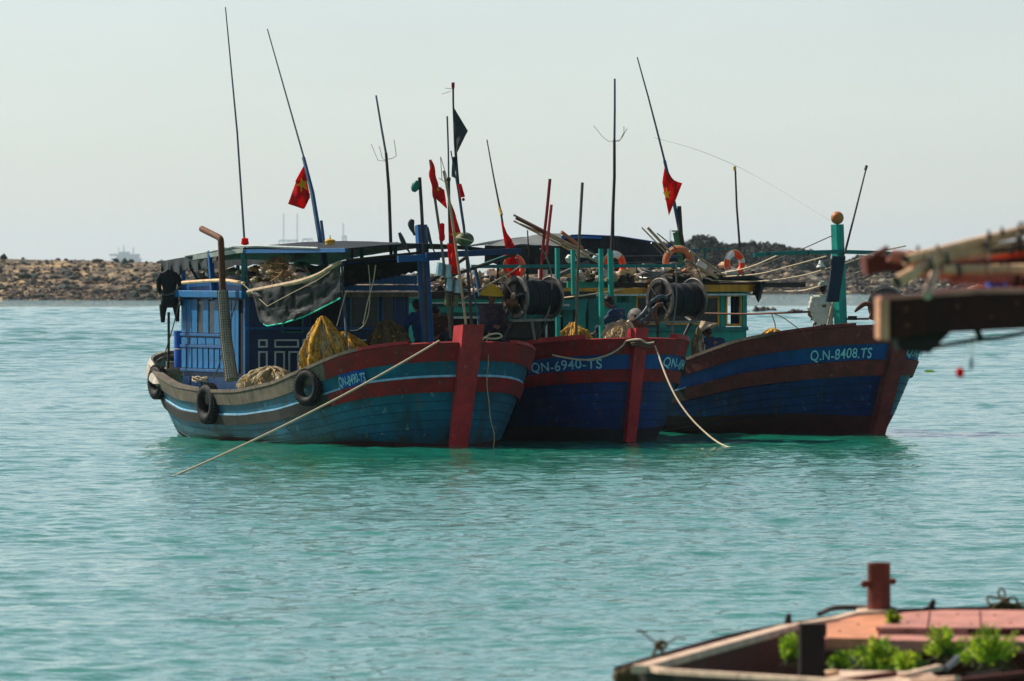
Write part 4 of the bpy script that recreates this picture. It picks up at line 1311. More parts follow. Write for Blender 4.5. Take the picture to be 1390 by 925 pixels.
    def archtop(u, v):
        x = 700 + (936 - 700) * u
        top = np.interp(x, [700, 745, 790, 840, 885, 915, 936], [330, 321, 320, 322, 329, 337, 352])
        p = bt.T_(x, top, t0 + 1.6)
        return p - f * 1.8 * v - ZU * .1 * v * v
    mb = MB(); mb.sheet(archtop, 40, 4, .02); mb.build('roof_cover', 'tarp_black', r, smooth=True)
    mb = MB(); mb.tube([arch(i / 40, 0) - f * .02 for i in range(13, 39)], .028, 6); mb.build('roof_piping', 'tarp_blue', r)
    mb = MB(); mb.sheet(lambda u, v: arch((40 + 75 * u) / 236, .02 + .05 * v) + f * .05, 12, 3, .01); mb.build('blue_sheet', 'tarp_blue', r)
    for y in (348, 357):
        mb = MB(); mb.tube([bt.T_(x, y - (x - 830) * .01, t0 + .8) for x in (826, 860, 900, 938)], .012, 5); mb.build('cover_line', 'steel', r)
    # far roof rails
    mb = MB(); mb.bar(bt.T_(956, 336, t0 + 1.5), bt.T_(956, 372, t0 + 1.5), .05).bar(bt.T_(930, 339, t0 + 1.5), bt.T_(996, 338, t0 + 1.5), .022); mb.build('roof_rail', 'teal_mid', r)
    for (x, y) in ((1022, 368), (1115, 0)):
        if y:
            mb = MB(); mb.lathe(bt.T_(x, 376, t0 - .2), ZU, [(.035, 0), (.035, .06), (.045, .065), (.045, .11), (.03, .12)], 12); mb.build('vent_pipe', 'pole_dark', r, smooth=True)
cabin3()

def gear3():
    bt, r = b3, b3.root
    A = lambda pts, b, rad, m='antenna', name='antenna': bt.antenna([bt.T_(x, y, b) for x, y in pts], rad, m, name)
    t = 5.9
    A([(865, 78), (880, 132), (892, 178), (903, 222)], t, [.012, .016, .019, .022])
    A([(902, 218), (914, 270), (928, 340), (932, 372)], t, [.03, .035, .04, .04], 'antenna_blue', 'antenna_mast')
    A([(922, 280), (924, 318), (935, 378)], t - .05, [.04, .045, .045], 'pole_dark', 'antenna_mast')
    mb = MB(); mb.bar(bt.T_(917, 316, t), bt.T_(930, 378, t), .09); mb.box(bt.T_(917, 314, t), (.14, .14, .03)); mb.build('mast_step', mat('green_post', (.03, .16, .06)), r)
    mb = MB(); mb.bar(bt.T_(908, 339, t), bt.T_(946, 341, t), .05).bar(bt.T_(910, 349, t), bt.T_(952, 349, t), .045); mb.build('mast_bracket', 'antenna_blue', r)
    A([(998, 226), (1000, 280), (1003, 320), (1005, 350)], 6.2, [.018, .02, .022, .022], 'pole_dark')
    A([(997, 226), (997.5, 232)], 6.2, .03, 'yellow_plastic', 'antenna_cap')
    # bow mast with ball, boom, hanging tarp board, whip antenna
    tm = 1.15
    mb = MB(); mb.bar(bt.T_(1136.5, 305, tm), bt.T_(1141.5, 448, tm), .19, .19, up=bt.f); mb.build('bow_mast', 'teal_paint', r)
    mb = MB(); mb.ball(bt.T_(1136.5, 296, tm), .125, 24); mb.build('mast_ball', 'ball_orange', r, smooth=True)
    bp = [(1023, 346.5), (1050, 344.5), (1090, 343), (1137, 342), (1180, 343), (1215, 345)]
    mb = MB()
    P = [bt.T_(x, y, tm - .15) for x, y in bp]
    for a, c in zip(P, P[1:]): mb.bar(a, c, .06, .075)
    mb.build('mast_boom', 'teal_mid', r)
    for x in (1042, 1096, 1143):
        mb = MB(); mb.torus(bt.T_(x, 343.5, tm - .15), rrdir(bt), .048, .012, 12, 6); mb.build('boom_band', 'pole_dark', r)
    A([(1176, 228), (1162, 284), (1147, 343)], tm - .25, [.014, .018, .022], 'pole_dark', 'whip_antenna')
    A([(1174.5, 231), (1176.5, 225)], tm - .25, .028, 'pole_dark', 'antenna_cap')
    mb = MB(); mb.sheet(lambda u, v: bt.T_(1130 + 17 * u - 8.5 * v * (1 if u < .5 else 1.1), 348 + (62 + 0 * u) * v, tm - .35 + .02 * math.sin(v * 6)), 4, 8, .04); mb.build('mast_flap', 'navy_board', r)
    A([(1138, 386), (1128, 420), (1122, 448)], tm - .3, .02, 'pole_wood', 'leaning_stick')
    # long brown boat pole on the deck
def rrdir(bt): return -bt.l
gear3()
# ================================================================ GEAR ON THE BOATS (things of their own)
def tyre(c, axis, Rr, r, lab, hang=None):
    t = thing('tyre', c - ZU * (Rr + r), lab, 'tyre', 'tyres hung along the left boat as fenders')
    mb = MB(); mb.torus(c, axis, Rr, r, 36, 12, squash=1.15)
    mb.build('casing', 'rubber', t, smooth=True)
    d, s, u = frame_of(axis); mb = MB()
    for i in range(36):
        a = 2 * math.pi * i / 36
        rad = s * math.cos(a) + u * math.sin(a); tan = -s * math.sin(a) + u * math.cos(a)
        mb.box(c + rad * (Rr + r * .96), (.022, r * 1.6, .03), (tan, d, rad))
    mb.build('tread_block', 'rubber', t)
    if hang is not None:
        mb = MB(); mb.tube([c + ZU * (Rr * .9), c + ZU * Rr + (hang - c - ZU * Rr) * .5, hang], .012, 5); mb.build('hanging_rope', 'rope_dark', t)
def tyre_at(px, py, side_t, out, Rr, r, yaw, lab):
    c = b1.hull(side_t, 1, 1)
    Y = c.y
    c = W(px, py, Y) + b1.l * 0
    ax = Matrix.Rotation(R(yaw), 3, 'Z') @ b1.l
    h = b1.hull(side_t, b1.zs(side_t), 1, .06) + ZU * .05
    tyre(V((c.x, c.y, c.z)) + b1.l * out + ZU * 0, ax, Rr, r, lab, h)
# tyres: distance out is solved from the hull so that they lie against it
def hull_t(bt, px, side=1, d=.2):
    best = (1e9, 0)
    for i in range(900):
        t = i * bt.L / 900
        p = bt.hull(t, bt.zs(t) - d, side)
        e = abs(p.x / p.y * FPX + 695 - px)
        if e < best[0]: best = (e, t, p)
    return best[1], best[2]
for px, py, Rr, r, yaw, lab in ((214, 519, .235, .085, 4, 'worn tyre fender at the left boat\'s stern quarter, leftmost of its three'),
                                (283, 548, .28, .095, 4, 'large tyre fender hanging below the exhaust pipe of the left boat'),
                                (418, 526, .25, .08, 20, 'tyre fender beside the yellow net heap on the left boat')):
    t_, p_ = hull_t(b1, px)
    c = W(px, py, p_.y - .12)
    ax = (Matrix.Rotation(R(yaw), 3, 'Z') @ b1.l)
    tyre(c, ax, Rr, r, lab, b1.hull(t_, b1.zs(t_), 1, .05) + ZU * .06)

# blue barrel, grey jug, hanging clothes
def barrel():
    c = b1.B_(249, 499, 1.5); k = c.y / FPX
    t = thing('barrel', c, 'open blue plastic barrel on the left boat\'s stern deck', 'barrel')
    mb = MB(); mb.lathe(c, ZU, [(.165, 0), (.175, .03), (.18, .3), (.178, .62), (.19, .65), (.19, .69), (.172, .69), (.17, .1), (.0, .08)], 24); mb.build('drum', 'barrel', t, smooth=True)
    mb = MB(); mb.torus(c + ZU * .35, ZU, .18, .008, 24, 5); mb.build('hoop', 'rope', t)
    c = b1.B_(256, 451, 1.35)
    mb = MB(); mb.lathe(c, ZU, [(.055, 0), (.065, .02), (.065, .28), (.05, .31), (.05, .34), (.03, .345)], 14)
    tag(mb.build('water_jug', 'tarp_grey', smooth=True), 'grey plastic jug standing behind the blue barrel', 'jug')
barrel()
def clothes():
    Y = b1.B_(228, 380, 1.9).y
    P = lambda x, y, d=0: W(x, y, Y + d)
    t = thing('hanging_wetsuit', P(229, 438), 'black wetsuit hung from the left boat\'s stern awning', 'wetsuit')
    def body(u, v):
        y = 366 + 52 * v
        w = np.interp(v, [0, .05, .2, .5, .8, 1], [1, 10, 12.5, 10, 11, 12]); cx = np.interp(v, [0, .5, 1], [229, 230, 231])
        a = u * 6.283
        return P(cx + w * math.cos(a) + 1.2 * math.sin(v * 9 + a), y, .07 * math.sin(a))
    mb = MB(); mb.grid(body, 20, 12); mb.build('torso', 'wet_cloth', t, smooth=True)
    for x0, x1, xe, ye, w in ((222, 222, 221, 438, 6), (239, 238, 241, 437, 5.5)):
        mb = MB(); k = Y / FPX
        mb.tube([P(x0, 414), P(x1 + (-1 if x0 < 230 else 2), 425), P(xe, ye)], [w * k, w * .7 * k, w * .45 * k], 10); mb.build('trouser_leg', 'wet_cloth', t, smooth=True)
    k = Y / FPX
    mb = MB(); mb.tube([P(221, 372), P(215, 381), P(216, 393), P(219, 400)], [5 * k, 4 * k, 3.2 * k, 2.6 * k], 10); mb.build('sleeve', 'wet_cloth', t, smooth=True)
    mb = MB(); mb.tube([P(238, 372), P(244, 384), P(247, 398), P(247, 415)], [5 * k, 4 * k, 3 * k, 2.6 * k], 10); mb.build('sleeve', 'wet_cloth', t, smooth=True)
    mb = MB(); mb.tube([P(217, 398, -.09), P(226, 401, -.1), P(236, 398, -.09), P(245, 389, -.07)], .014, 5); mb.build('belt', 'tarp_grey', t)
    mb = MB(); mb.tube([P(228, 368), P(229, 356)], .01, 5); mb.build('hanger_loop', 'rope_dark', t)
clothes()

# ---- nets
def net_heap(px0, px1, ytop, ybot, Y, mk, lab, name='fishing_net', peak=.5, n=70, lean=0, strand='net_tan', seed=1, group='net heaps on the boats', depth=.4):
    rr = random.Random(seed)
    base = W((px0 + px1) / 2, ybot, Y); k = Y / FPX
    w = (px1 - px0) * k / 2; h = (ybot - ytop) * k
    t = thing(name, base, lab, 'fishing net', group)
    def surf(u, v, add=0):
        a = u * 6.2832
        q = v ** 1.25
        rad = (.08 + .92 * math.sin(v * 1.5708) ** 1.05) * (1 + .13 * math.sin(a * 9 + seed) + .10 * fbm(math.cos(a) * 2 + seed, math.sin(a) * 2, v * 3)) + add
        x = math.cos(a) * rad * w + (peak - .5) * 2 * w * (1 - v) + lean * w * (1 - v)
        y = math.sin(a) * rad * depth
        z = h * max(0.0, 1 - v) ** .8 * (1 + .16 * fbm(math.cos(a) * 2, math.sin(a) * 2 + v * 4, seed)) + .02 * math.sin(a * 9)
        return base + V((x, y, z))
    def lump(u, v):
        p = surf(u, v); a = u * 6.2832
        q = .035 * fbm(p.x * 7, p.z * 5, seed, 5) * 2 + .018 * math.sin(a * 31 + 6 * fbm(a, v * 3, 2))
        return p + V((math.cos(a) * q, math.sin(a) * q, q * .5)) * min(1, v * 4)
    mb = MB(); mb.grid(lump, 110, 34); 
    top = [surf(i / 12, 0) for i in range(12)]
    mb.ball(surf(0, 0).lerp(surf(.5, 0), .5), (w * .13, depth * .13, h * .06), 12)
    mb.build('net_mass', [mk], t, smooth=True)
    mb = MB()                                   # thick gathered hanks slumping down the heap
    for i in range(16):
        u0 = rr.random(); v1 = rr.uniform(.55, 1.0); dr = rr.uniform(-.09, .09); w0 = rr.uniform(.022, .045) * min(1.0, h * 1.3 + .2)
        pts = [surf(u0 + dr * (j / 6) ** 2, .03 + (v1 - .03) * j / 6, .02 + .07 * math.sin(math.pi * j / 6)) + V((rr.gauss(0, .012), -.01, rr.gauss(0, .01))) for j in range(7)]
        mb.tube(poly(pts, 3), [w0 * (.55 + .6 * math.sin(math.pi * min(1, (j + 2) / 20))) * rr.uniform(.85, 1.15) for j in range(19)], 7)
    mb.build('net_hanks', [mk], t, smooth=True)['kind'] = 'stuff'
    mb = MB()
    for i in range(n // 3):                    # loose bights hanging off the heap
        u = rr.random(); v = .15 + rr.random() * .75; p = surf(u, v, .03); a = u * 6.2832
        L = rr.uniform(.05, .16); s_ = V((math.sin(a), -math.cos(a), 0)) * rr.uniform(.03, .09); o_ = V((math.cos(a), math.sin(a), 0)) * .03
        mb.tube(poly([p - s_, p - s_ * .8 + o_ - ZU * L * .6, p + o_ * 1.4 - ZU * L, p + s_ * .8 + o_ - ZU * L * .5, p + s_], 3), rr.uniform(.005, .009), 4, cap=False)
    for i in range(n):
        u = rr.random(); v0 = rr.random() * .3; v1 = min(1, v0 + .3 + rr.random() * .7); du = rr.uniform(-.04, .04)
        mb.tube([surf(u + du * j / 7 + .006 * math.sin(j * 2.1 + i), v0 + (v1 - v0) * j / 7, .03) for j in range(8)], rr.uniform(.006, .012), 4, cap=False)
    tag(mb.build('net_strands', [strand], t), kind='stuff')
    mb = MB()
    for i in range(int(n * .4)):
        u, v = rr.random(), .1 + rr.random() * .85
        mb.ball(surf(u, v, .05), rr.uniform(.016, .026), 6)
    tag(mb.build('net_floats', 'net_yellow', t, smooth=True), kind='stuff')
    return t
Yn = b1.B_(450, 500, 1.0).y
net_heap(410, 474, 433, 504, b1.B_(440, 500, 1.5).y, 'net_yellow', 'tall ochre net heap beside the tyre on the left boat', peak=.42, n=120, seed=2)
net_heap(440, 507, 452, 494, b1.B_(470, 494, .9).y + .3, 'net_yellow', 'lower yellow-brown net heap right of the tall ochre one', peak=.4, n=80, seed=3)
net_heap(503, 560, 436, 480, b1.B_(530, 480, .1).y + .4, 'net_brown', 'dark brown net heap against the mint panel on the left boat', peak=.4, n=70, seed=4, strand='net_brown')
net_heap(328, 400, 499, 527, b1.B_(362, 526, 1.7).y, 'net_tan', 'pale tan net heap spilling over the left boat\'s low rail', peak=.55, n=140, seed=5, depth=.5)
net_heap(756, 806, 440, 484, b2.B_(783, 486, .2).y, 'net_yellow', 'yellow and brown net heap behind the large letters of the middle boat', peak=.45, n=100, seed=6)
net_heap(716, 748, 470, 490, b2.B_(732, 490, .6).y, 'net_yellow', 'small orange net heap on the middle boat beside the left boat\'s bow', peak=.5, n=50, seed=7)
net_heap(1035, 1066, 447, 462, b3.B_(1045, 462, 1.0).y + .2, 'net_yellow', 'small tan net heap by the right boat\'s rail near the standing man', peak=.4, n=40, seed=8, depth=.25)
net_heap(820, 862, 436, 470, b2.T_(840, 470, 1.0).y, 'net_tan', 'tan coiled rope and net heap at the middle boat\'s bow', peak=.6, n=150, seed=9)
net_heap(940, 956, 448, 500, b3.B_(948, 500, 1.7).y + .2, 'net_brown', 'upright hank of pinkish net beside the straw hat', peak=.5, n=70, seed=10, strand='pink_white', depth=.15)
# green net on the stern deck, loose coils
mb = MB()
def gnet(u, v):
    p = b1.B_(262 + 58 * u, 508 + 12 * v - 6 * u, 1.35 - .2 * v)
    return p + ZU * (.10 * fbm(u * 5, v * 4, 3) + .03)
mb.sheet(gnet, 16, 8, .03); tag(mb.build('net_sheet', 'net_green', smooth=True), 'bright green net spread on the left boat\'s stern deck', 'fishing net')
mb = MB(); rr_ = random.Random(4)
P0 = b1.B_(300, 520, 1.3)
pts = []
for i in range(90):
    a = i * .55
    pts.append(P0 + V((.42 * math.cos(a) * (1 + .3 * math.sin(i * .31)), .25 * math.sin(a), .05 + .05 * math.sin(i * 1.7) + .03 * rr_.random())))
mb.tube(poly(pts, 2), .012, 5); tag(mb.build('rope_coil', 'rope', smooth=True), 'loose tangled brown rope behind the lower tyre on the stern deck', 'rope')
mb = MB(); mb.tube([b1.B_(244, 497, 1.2), b1.B_(270, 505, 1.35), b1.B_(305, 508, 1.4), b1.B_(344, 510, 1.5)], .028, 6); mb.tube([b1.B_(250, 500, 1.1), b1.B_(266, 511, 1.3)], .03, 6)
tag(mb.build('deck_pole', 'pole_wood', smooth=True), 'pale wooden pole lying along the stern deck of the left boat', 'pole')
mb = MB(); c = b1.B_(234, 497, 1.35); mb.box(c, (.24, .2, .17)); mb.ball(c + V((.02, -.05, -.12)), (.18, .12, .16), 10, jit=.6)
tag(mb.build('sack', 'net_tan'), 'tan sack slumped at the left boat\'s stern corner', 'sack')

# ---- clutter on boat 1's cabin roof
def clutter1():
    bt = b1; rr = random.Random(11)
    c = bt.B_(386, 366, .4); t = thing('branch_bundle', c - ZU * .1, 'bundle of dry brown branches and wire on the left boat\'s roof', 'branches')
    mb = MB(); mb.ball(bt.B_(374, 364, 1.3), (.26, .25, .17), 16, jit=.6); mb.build('rope_ball', 'driftwood', t, smooth=True)
    mb = MB()
    for i in range(95):
        p = bt.B_(rr.uniform(366, 402), rr.uniform(358, 378), rr.uniform(1.0, 1.6))
        d = V((rr.gauss(0, 1), rr.gauss(0, .7), rr.gauss(0, .8))).normalized() * rr.uniform(.1, .3)
        e = V((rr.gauss(0, .05), rr.gauss(0, .05), rr.gauss(0, .05)))
        mb.tube([p, p + d * .5 + e, p + d], rr.uniform(.005, .014), 4)
    mb.build('branch_tangle', 'driftwood', t)['kind'] = 'stuff'
    for q in (((384, 358), (388, 347)), ((400, 362), (411, 376)), ((414, 362), (420, 371))):
        mb = MB(); mb.tube([bt.B_(*q[0], 1.2), bt.B_(*q[1], 1.2)], .019, 5); mb.build('branch', 'driftwood', t)
    mb = MB(); mb.sheet(lambda u, v: bt.B_(396 + 48 * u, 374 - 13 * v - 2 * math.sin(u * 3), .2 - 1.2 * v) + ZU * (.05 * math.sin(u * 7)), 10, 6, .05)
    tag(mb.build('mat', 'mint', smooth=True), 'pale green foam mat lying on the left boat\'s cabin roof', 'mat')
    mb = MB(); mb.ball(bt.B_(316, 371, 1.0), (.16, .2, .10), 18, jit=.2); tag(mb.build('cushion', mat('sage_cushion', (.33, .42, .27), .7), smooth=True), 'sage green rounded float on the left cabin roof beside the exhaust', 'float')
    mb = MB(); mb.ball(bt.B_(315, 380, 1.3), (.12, .12, .085), 12, jit=.5); tag(mb.build('foam_lump', 'white'), 'white foam lump at the front edge of the left cabin roof', 'foam block')
    mb = MB(); c = bt.B_(346, 368, 1.0); mb.box(c, (.15, .1, .2), (V((.9, .1, .3)).normalized(), V((0, 1, 0)), V((-.3, 0, .9)).normalized())); tag(mb.build('jerrycan', 'yellow_plastic'), 'yellow jerrycan on the left cabin roof beside the green post', 'jerrycan')
    mb = MB(); mb.lathe(bt.B_(344, 383, 1.2), ZU, [(.05, 0), (.06, .03), (.06, .1), (.03, .13), (.03, .16)], 12); tag(mb.build('bottle', 'float_blue', smooth=True), 'pale blue bottle standing on the left cabin roof edge', 'bottle')
    mb = MB()
    for (a, b_) in (((262, 374), (368, 372)), ((250, 352), (290, 374)), ((270, 378), (345, 371))):
        mb.tube([bt.B_(*a, 1.1), bt.B_(*b_, 1.0)], .018, 5)
    mb.tube(poly([bt.B_(248, 384, 1.75), bt.B_(275, 382, 1.75), bt.B_(305, 381, 1.75), bt.B_(331, 385, 1.75)], 4), .035, 7)
    tag(mb.build('bamboo_rod', 'bamboo', smooth=True), 'thin bamboo rods laid across the left cabin roof', 'bamboo rods')
    mb = MB(); mb.tube(poly([bt.B_(345, 362, 1.2), bt.B_(360, 366, 1.1), bt.B_(372, 378, 1.1), bt.B_(352, 380, 1.1), bt.B_(338, 370, 1.1)], 5), .03, 7); tag(mb.build('hose', 'rust', smooth=True), 'rust brown hose bent over the left cabin roof', 'hose')
    mb = MB()
    for i in range(46):
        x = rr.uniform(262, 410); mb.ball(bt.B_(x, rr.uniform(368, 383) - max(0, (x - 350) * .10), rr.uniform(1.0, 1.6)), (rr.uniform(.05, .13), rr.uniform(.05, .12), rr.uniform(.03, .07)), 8, mi=rr.randrange(4), jit=.5)
    tag(mb.build('roof_oddments', ['pink_white', 'net_tan', 'tarp_black', 'white']), 'loose scraps and bundles strewn over the left cabin roof', kind='stuff')
clutter1()

# ---- flags
def star(c, r, sx, sz, nrm, rot=0.0):
    vs = [c + nrm * .008]
    for i in range(10):
        a = math.pi / 2 + i * math.pi / 5 + rot
        q = r if i % 2 == 0 else r * .42
        vs.append(c + sx * (q * math.cos(a)) + sz * (q * math.sin(a)) + nrm * .008)
    v2 = [p - nrm * .016 for p in vs]
    fs = [(0, i + 1, (i + 1) % 10 + 1) for i in range(10)] + [(11, (i + 1) % 10 + 12, i + 12) for i in range(10)] + [(i + 1, i + 12, (i + 1) % 10 + 12, (i + 1) % 10 + 1) for i in range(10)]
    return vs + v2, fs
def flag(quad, Y, lab, m='flag_red', st=None, folds=5, amp=.05, grp='flags and pennants flying over the boats', nm='flag', cat='flag'):
    """quad: hoist top, hoist bottom, fly bottom, fly top in photo pixels"""
    A, B, C, D = [V((x, y, 0)) for x, y in quad]
    base = W(B.x, max(B.y, C.y), Y)
    t = thing(nm, base, lab, cat, grp)
    def fn(u, v):
        p = A.lerp(B, v).lerp(D.lerp(C, v), u)
        return W(p.x, p.y, Y + amp * math.sin(u * folds * 2 + v * 3) * (.2 + u) + .03 * math.sin(v * 9))
    mb = MB(); mb.sheet(fn, 22, 18, .008); mb.build('cloth', m, t, smooth=True)
    if st:
        u, v, r, sq, rot = st
        c = fn(u, v) - V((0, .012, 0)); 
        vs, fs = star(c, r, V((sq, .0, 0)), ZU, V((0, -1, 0)), rot)
        mb = MB(); mb.add(vs, fs); mb.build('star', 'flag_yellow', t)
    return t
Yf = b1.B_(412, 240, .6).y
flag(((413, 224), (421, 268), (413, 284), (401, 246)), Yf - .03, 'red flag with a yellow star hanging from the left boat\'s tall antenna', st=(.5, .4, .15, .8, .3), folds=3)
flag(((421, 264), (412, 284), (391, 277), (403, 244)), Yf - .04, 'lower corner of the red star flag drooping left of the tall antenna', folds=3)
Yg = b2.T_(905, 250, 2.5).y + 5
Yg = b3.T_(905, 250, 5.9).y
flag(((903, 222), (917, 272), (926, 249), (911, 244)), Yg - .03, 'small fold of red flag blowing right of the right-hand leaning antenna', folds=2, amp=.03)
flag(((903, 222), (917, 270), (908, 293), (899, 248)), Yg - .05, 'large red flag with a star hanging on the right-hand leaning antenna', st=(.72, .5, .14, .6, .1), folds=3)

# ---- fishing marker poles with floats, carried in the left boat's bow
MP = 'marker poles standing in the left boat\'s bow'
def marker(pts, Y, rad, mk, lab, extra=None, name='marker_pole'):
    P = [W(x, y, Y) for x, y in pts]
    t = thing(name, P[-1], lab, 'pole', MP)
    mb = MB(); mb.tube(poly(P, 3), rad, 7); mb.build('staff', mk, t, smooth=True)
    if extra: extra(t, Y)
    return t
def e1(t, Y):
    mb = MB(); mb.lathe(W(566, 248, Y), V((-.35, 0, -.9)), [(.01, -.04), (.05, -.02), (.075, .05), (.07, .12), (.04, .17), (.02, .18)], 12); mb.build('lamp_float', mat('green_lamp', (.01, .16, .11), .4), t, smooth=True)
    mb = MB(); mb.tube(poly([W(570, 270, Y), W(573, 290, Y - .05), W(571, 310, Y), W(575, 335, Y - .05)], 4), .008, 4); mb.build('lashing', 'rope_dark', t)
marker([(569.5, 241), (573, 300), (577, 390), (579, 470)], b1.T_(575, 300, 1.7).y, .032, 'pole_dark', 'dark pole with a small green lamp hung near its top', e1)
def e2(t, Y):
    def wrap(u, v):
        y = 218 + 52 * v; x = np.interp(y, [218, 262, 330], [584, 590, 596]); w = np.interp(v, [0, .3, .6, 1], [1.2, 4.5, 5, 3])
        a = u * 6.283; return W(x + 1 + w * math.cos(a) + math.sin(v * 12), y, Y + .05 * math.sin(a))
    mb = MB(); mb.grid(wrap, 12, 14); mb.build('wrapped_cloth', 'flag_red', t, smooth=True)
    mb = MB(); mb.lathe(W(600, 303, Y - .05), V((0, 0, -1)), [(.02, 0), (.045, .02), (.045, .18), (.055, .24), (.05, .3), (.02, .33)], 10); mb.build('hanging_float', 'flag_red', t, smooth=True)
marker([(584, 217), (591, 275), (601, 345), (612, 460)], b1.T_(595, 300, 1.5).y, .026, 'rail_wood', 'pole wound in red cloth at the top with a red float', e2)
flag(((589, 250), (592, 270), (607, 284), (603, 258)), b1.T_(595, 300, 1.5).y - .05, 'tattered red and yellow flag blowing between two marker poles', st=(.35, .25, .09, 1, .4), folds=3)
def e3(t, Y):
    for (x0, y0), (x1, y1) in (((598, 213), (608, 245)), ((598, 213), (600, 245)), ((596, 242), (608, 250))):
        mb = MB(); mb.tube([W(x0, y0, Y), W(x1, y1, Y)], .006, 4); mb.build('antenna_prong', 'antenna', t)
    mb = MB(); mb.lathe(W(609, 241, Y), V((0, 0, -1)), [(.03, 0), (.04, .02), (.035, .06), (.025, .08)], 10); mb.build('joint', 'pole_dark', t)
marker([(607, 158), (608.5, 205), (609, 242)], b1.T_(608, 200, 1.2).y, .016, 'antenna', 'thin grey upper antenna rising left of the black flag', e3, 'whip_antenna')
marker([(609, 242), (610, 300), (613, 400), (614, 460)], b1.T_(608, 200, 1.2).y + .01, .026, 'pole_dark', 'dark lower pole that carries the thin grey antenna')
flag(((610, 270), (611, 345), (627, 322), (617, 288)), b1.T_(612, 300, 1.2).y - .05, 'red flag with yellow patch hanging above the melon-shaped float', st=(.55, .75, .10, .9, .2), folds=2)
flag(((607, 330), (610, 370), (622, 374), (617, 334)), b1.T_(612, 340, 1.1).y - .05, 'short faded red cloth hanging below the melon-shaped float', folds=3, m='flag_red')
marker([(602, 232), (608, 262), (614, 300), (630, 420), (634, 460)], b1.T_(620, 300, .9).y, .024, 'pole_wood', 'pale wooden pole leaning right behind the red flag')
def e4(t, Y):
    mb = MB(); mb.lathe(W(615, 112, Y), V((0, 0, -1)), [(.02, 0), (.03, .01), (.028, .09), (.02, .12)], 10); mb.build('beacon', 'red', t, smooth=True)
    for a in (((604, 120), (614, 121)), ((600, 128), (612, 124))):
        mb = MB(); mb.tube([W(*a[0], Y), W(*a[1], Y)], .004, 4); mb.build('wire', 'antenna', t)
marker([(615, 113), (615.5, 150), (619, 215), (624, 270), (632, 330), (640, 440), (642, 462)], b1.T_(620, 300, .7).y, [.018] * 5 + [.026] * 8 + [.03] * 6, 'pole_dark', 'tallest marker pole, with a red tip and a black flag', e4)
Yb = b1.T_(620, 300, .7).y - .04
flag(((616, 146), (619, 208), (620, 208), (635, 178)), Yb, 'black triangular flag near the top of the tallest marker pole', m='flag_black', folds=2, amp=.06)
flag(((619, 212), (618, 242), (613, 240), (614, 214)), Yb, 'narrow black rag tied below the black triangular flag', m='flag_black', folds=2, amp=.03)
mb = MB(); mb.tube([W(624, 250, Yb), W(628, 268, Yb)], [.03, .045], 8); mb.ball(W(629, 271, Yb), .03, 8); tag(mb.build('red_float', 'flag_red', smooth=True), 'slim red float hanging right of the tallest pole', 'float')
marker([(612, 205), (622, 262), (634, 340), (650, 440), (652, 462)], b1.T_(630, 300, .5).y, .012, 'antenna_blue', 'thin blue rod leaning behind the tallest pole')
for (x, y, rx, ry, mk, lab) in ((603, 367, 9, 9, 'float_blue', 'upper pale blue foam block float strapped to the poles'), (616, 388, 8.5, 8.5, 'float_blue', 'lower pale blue foam block float strapped to the poles'), (613, 408, 8, 8, 'float_green', 'mossy green foam block float, lowest on the poles')):
    Y = b1.T_(x, y, 1.25).y - .08; k = Y / FPX
    t = thing('float', W(x, y + ry, Y), lab, 'float', 'foam floats strapped to the marker poles')
    for dx in (-1, 1):
        mb = MB(); mb.box(W(x + dx * rx * .62, y + dx * 1.2, Y), (rx * 1.15 * k, .2, ry * 2 * k), (V((1, 0, -.12 * 1)).normalized(), V((0, 1, 0)), V((.12, 0, 1)).normalized()), bev=.035); mb.build('foam_block', mk, t)
    mb = MB(); mb.box(W(x, y, Y), (.02, .22, ry * 2.1 * k)); mb.build('strap', 'rope_dark', t)
Y = b1.T_(631, 325, .7).y - .1
t = thing('melon_float', W(631, 334, Y), 'dark green melon-shaped float on the tallest marker pole', 'float')
mb = MB(); mb.ball(W(631, 325, Y), (.165, .15, .125), 22); mb.build('shell', 'float_green', t, smooth=True)
mb = MB(); mb.torus(W(631, 325, Y), V((.25, 0, 1)), .163, .008, 24, 5); mb.build('cord', 'rope', t)
# small black pennants rolled beside the samson post
for pts, w, lab in ((((542, 316), (548, 330), (556, 343)), .045, 'dark rolled pennant leaning left of the big blue post'), (((560, 298), (558, 306), (563, 320)), .06, 'black rag tied on top of the big blue post'),
                    (((580, 308), (583, 325), (590, 343)), .035, 'black and white cord loop leaning right of the big blue post')):
    Y = b1.T_(560, 330, 1.6).y
    mb = MB(); mb.tube(poly([W(x, y, Y) for x, y in pts], 4), [w * (.35 + .65 * math.sin(math.pi * min(1, i / 8 + .1))) for i in range(9)], 8)
    tag(mb.build('rolled_pennant', 'flag_black', smooth=True), lab, 'pennant', 'flags and pennants flying over the boats')
# poles and flags amidships on the middle boat
YP = b2.T_(740, 300, 3.2).y
def mk2(pts, Y, rad, m, lab, name='marker_pole'):
    mb = MB(); mb.tube(poly([W(x, y, Y) for x, y in pts], 3), rad, 7); return tag(mb.build(name, m, smooth=True), lab, 'pole', 'poles standing on the middle boat')
mk2([(746.5, 243), (742, 290), (736, 345), (733, 400)], YP, .03, 'red', 'taller of two poles wound in dark red cloth')
mk2([(748.5, 278), (745, 310), (741, 352)], YP - .2, .028, 'red_bright', 'shorter of two poles wound in red cloth')
mk2([(790.5, 248), (786, 330), (783, 400), (782, 478)], b2.T_(785, 400, 1.6).y, .028, 'rail_wood', 'bare thin brown pole standing in front of the turquoise frame')
flag(((680, 300), (686, 338), (696, 336), (682, 302)), b2.B_(690, 330, 1.2).y - .1, 'narrow red pennant left of the middle boat\'s leaning antenna', folds=1)
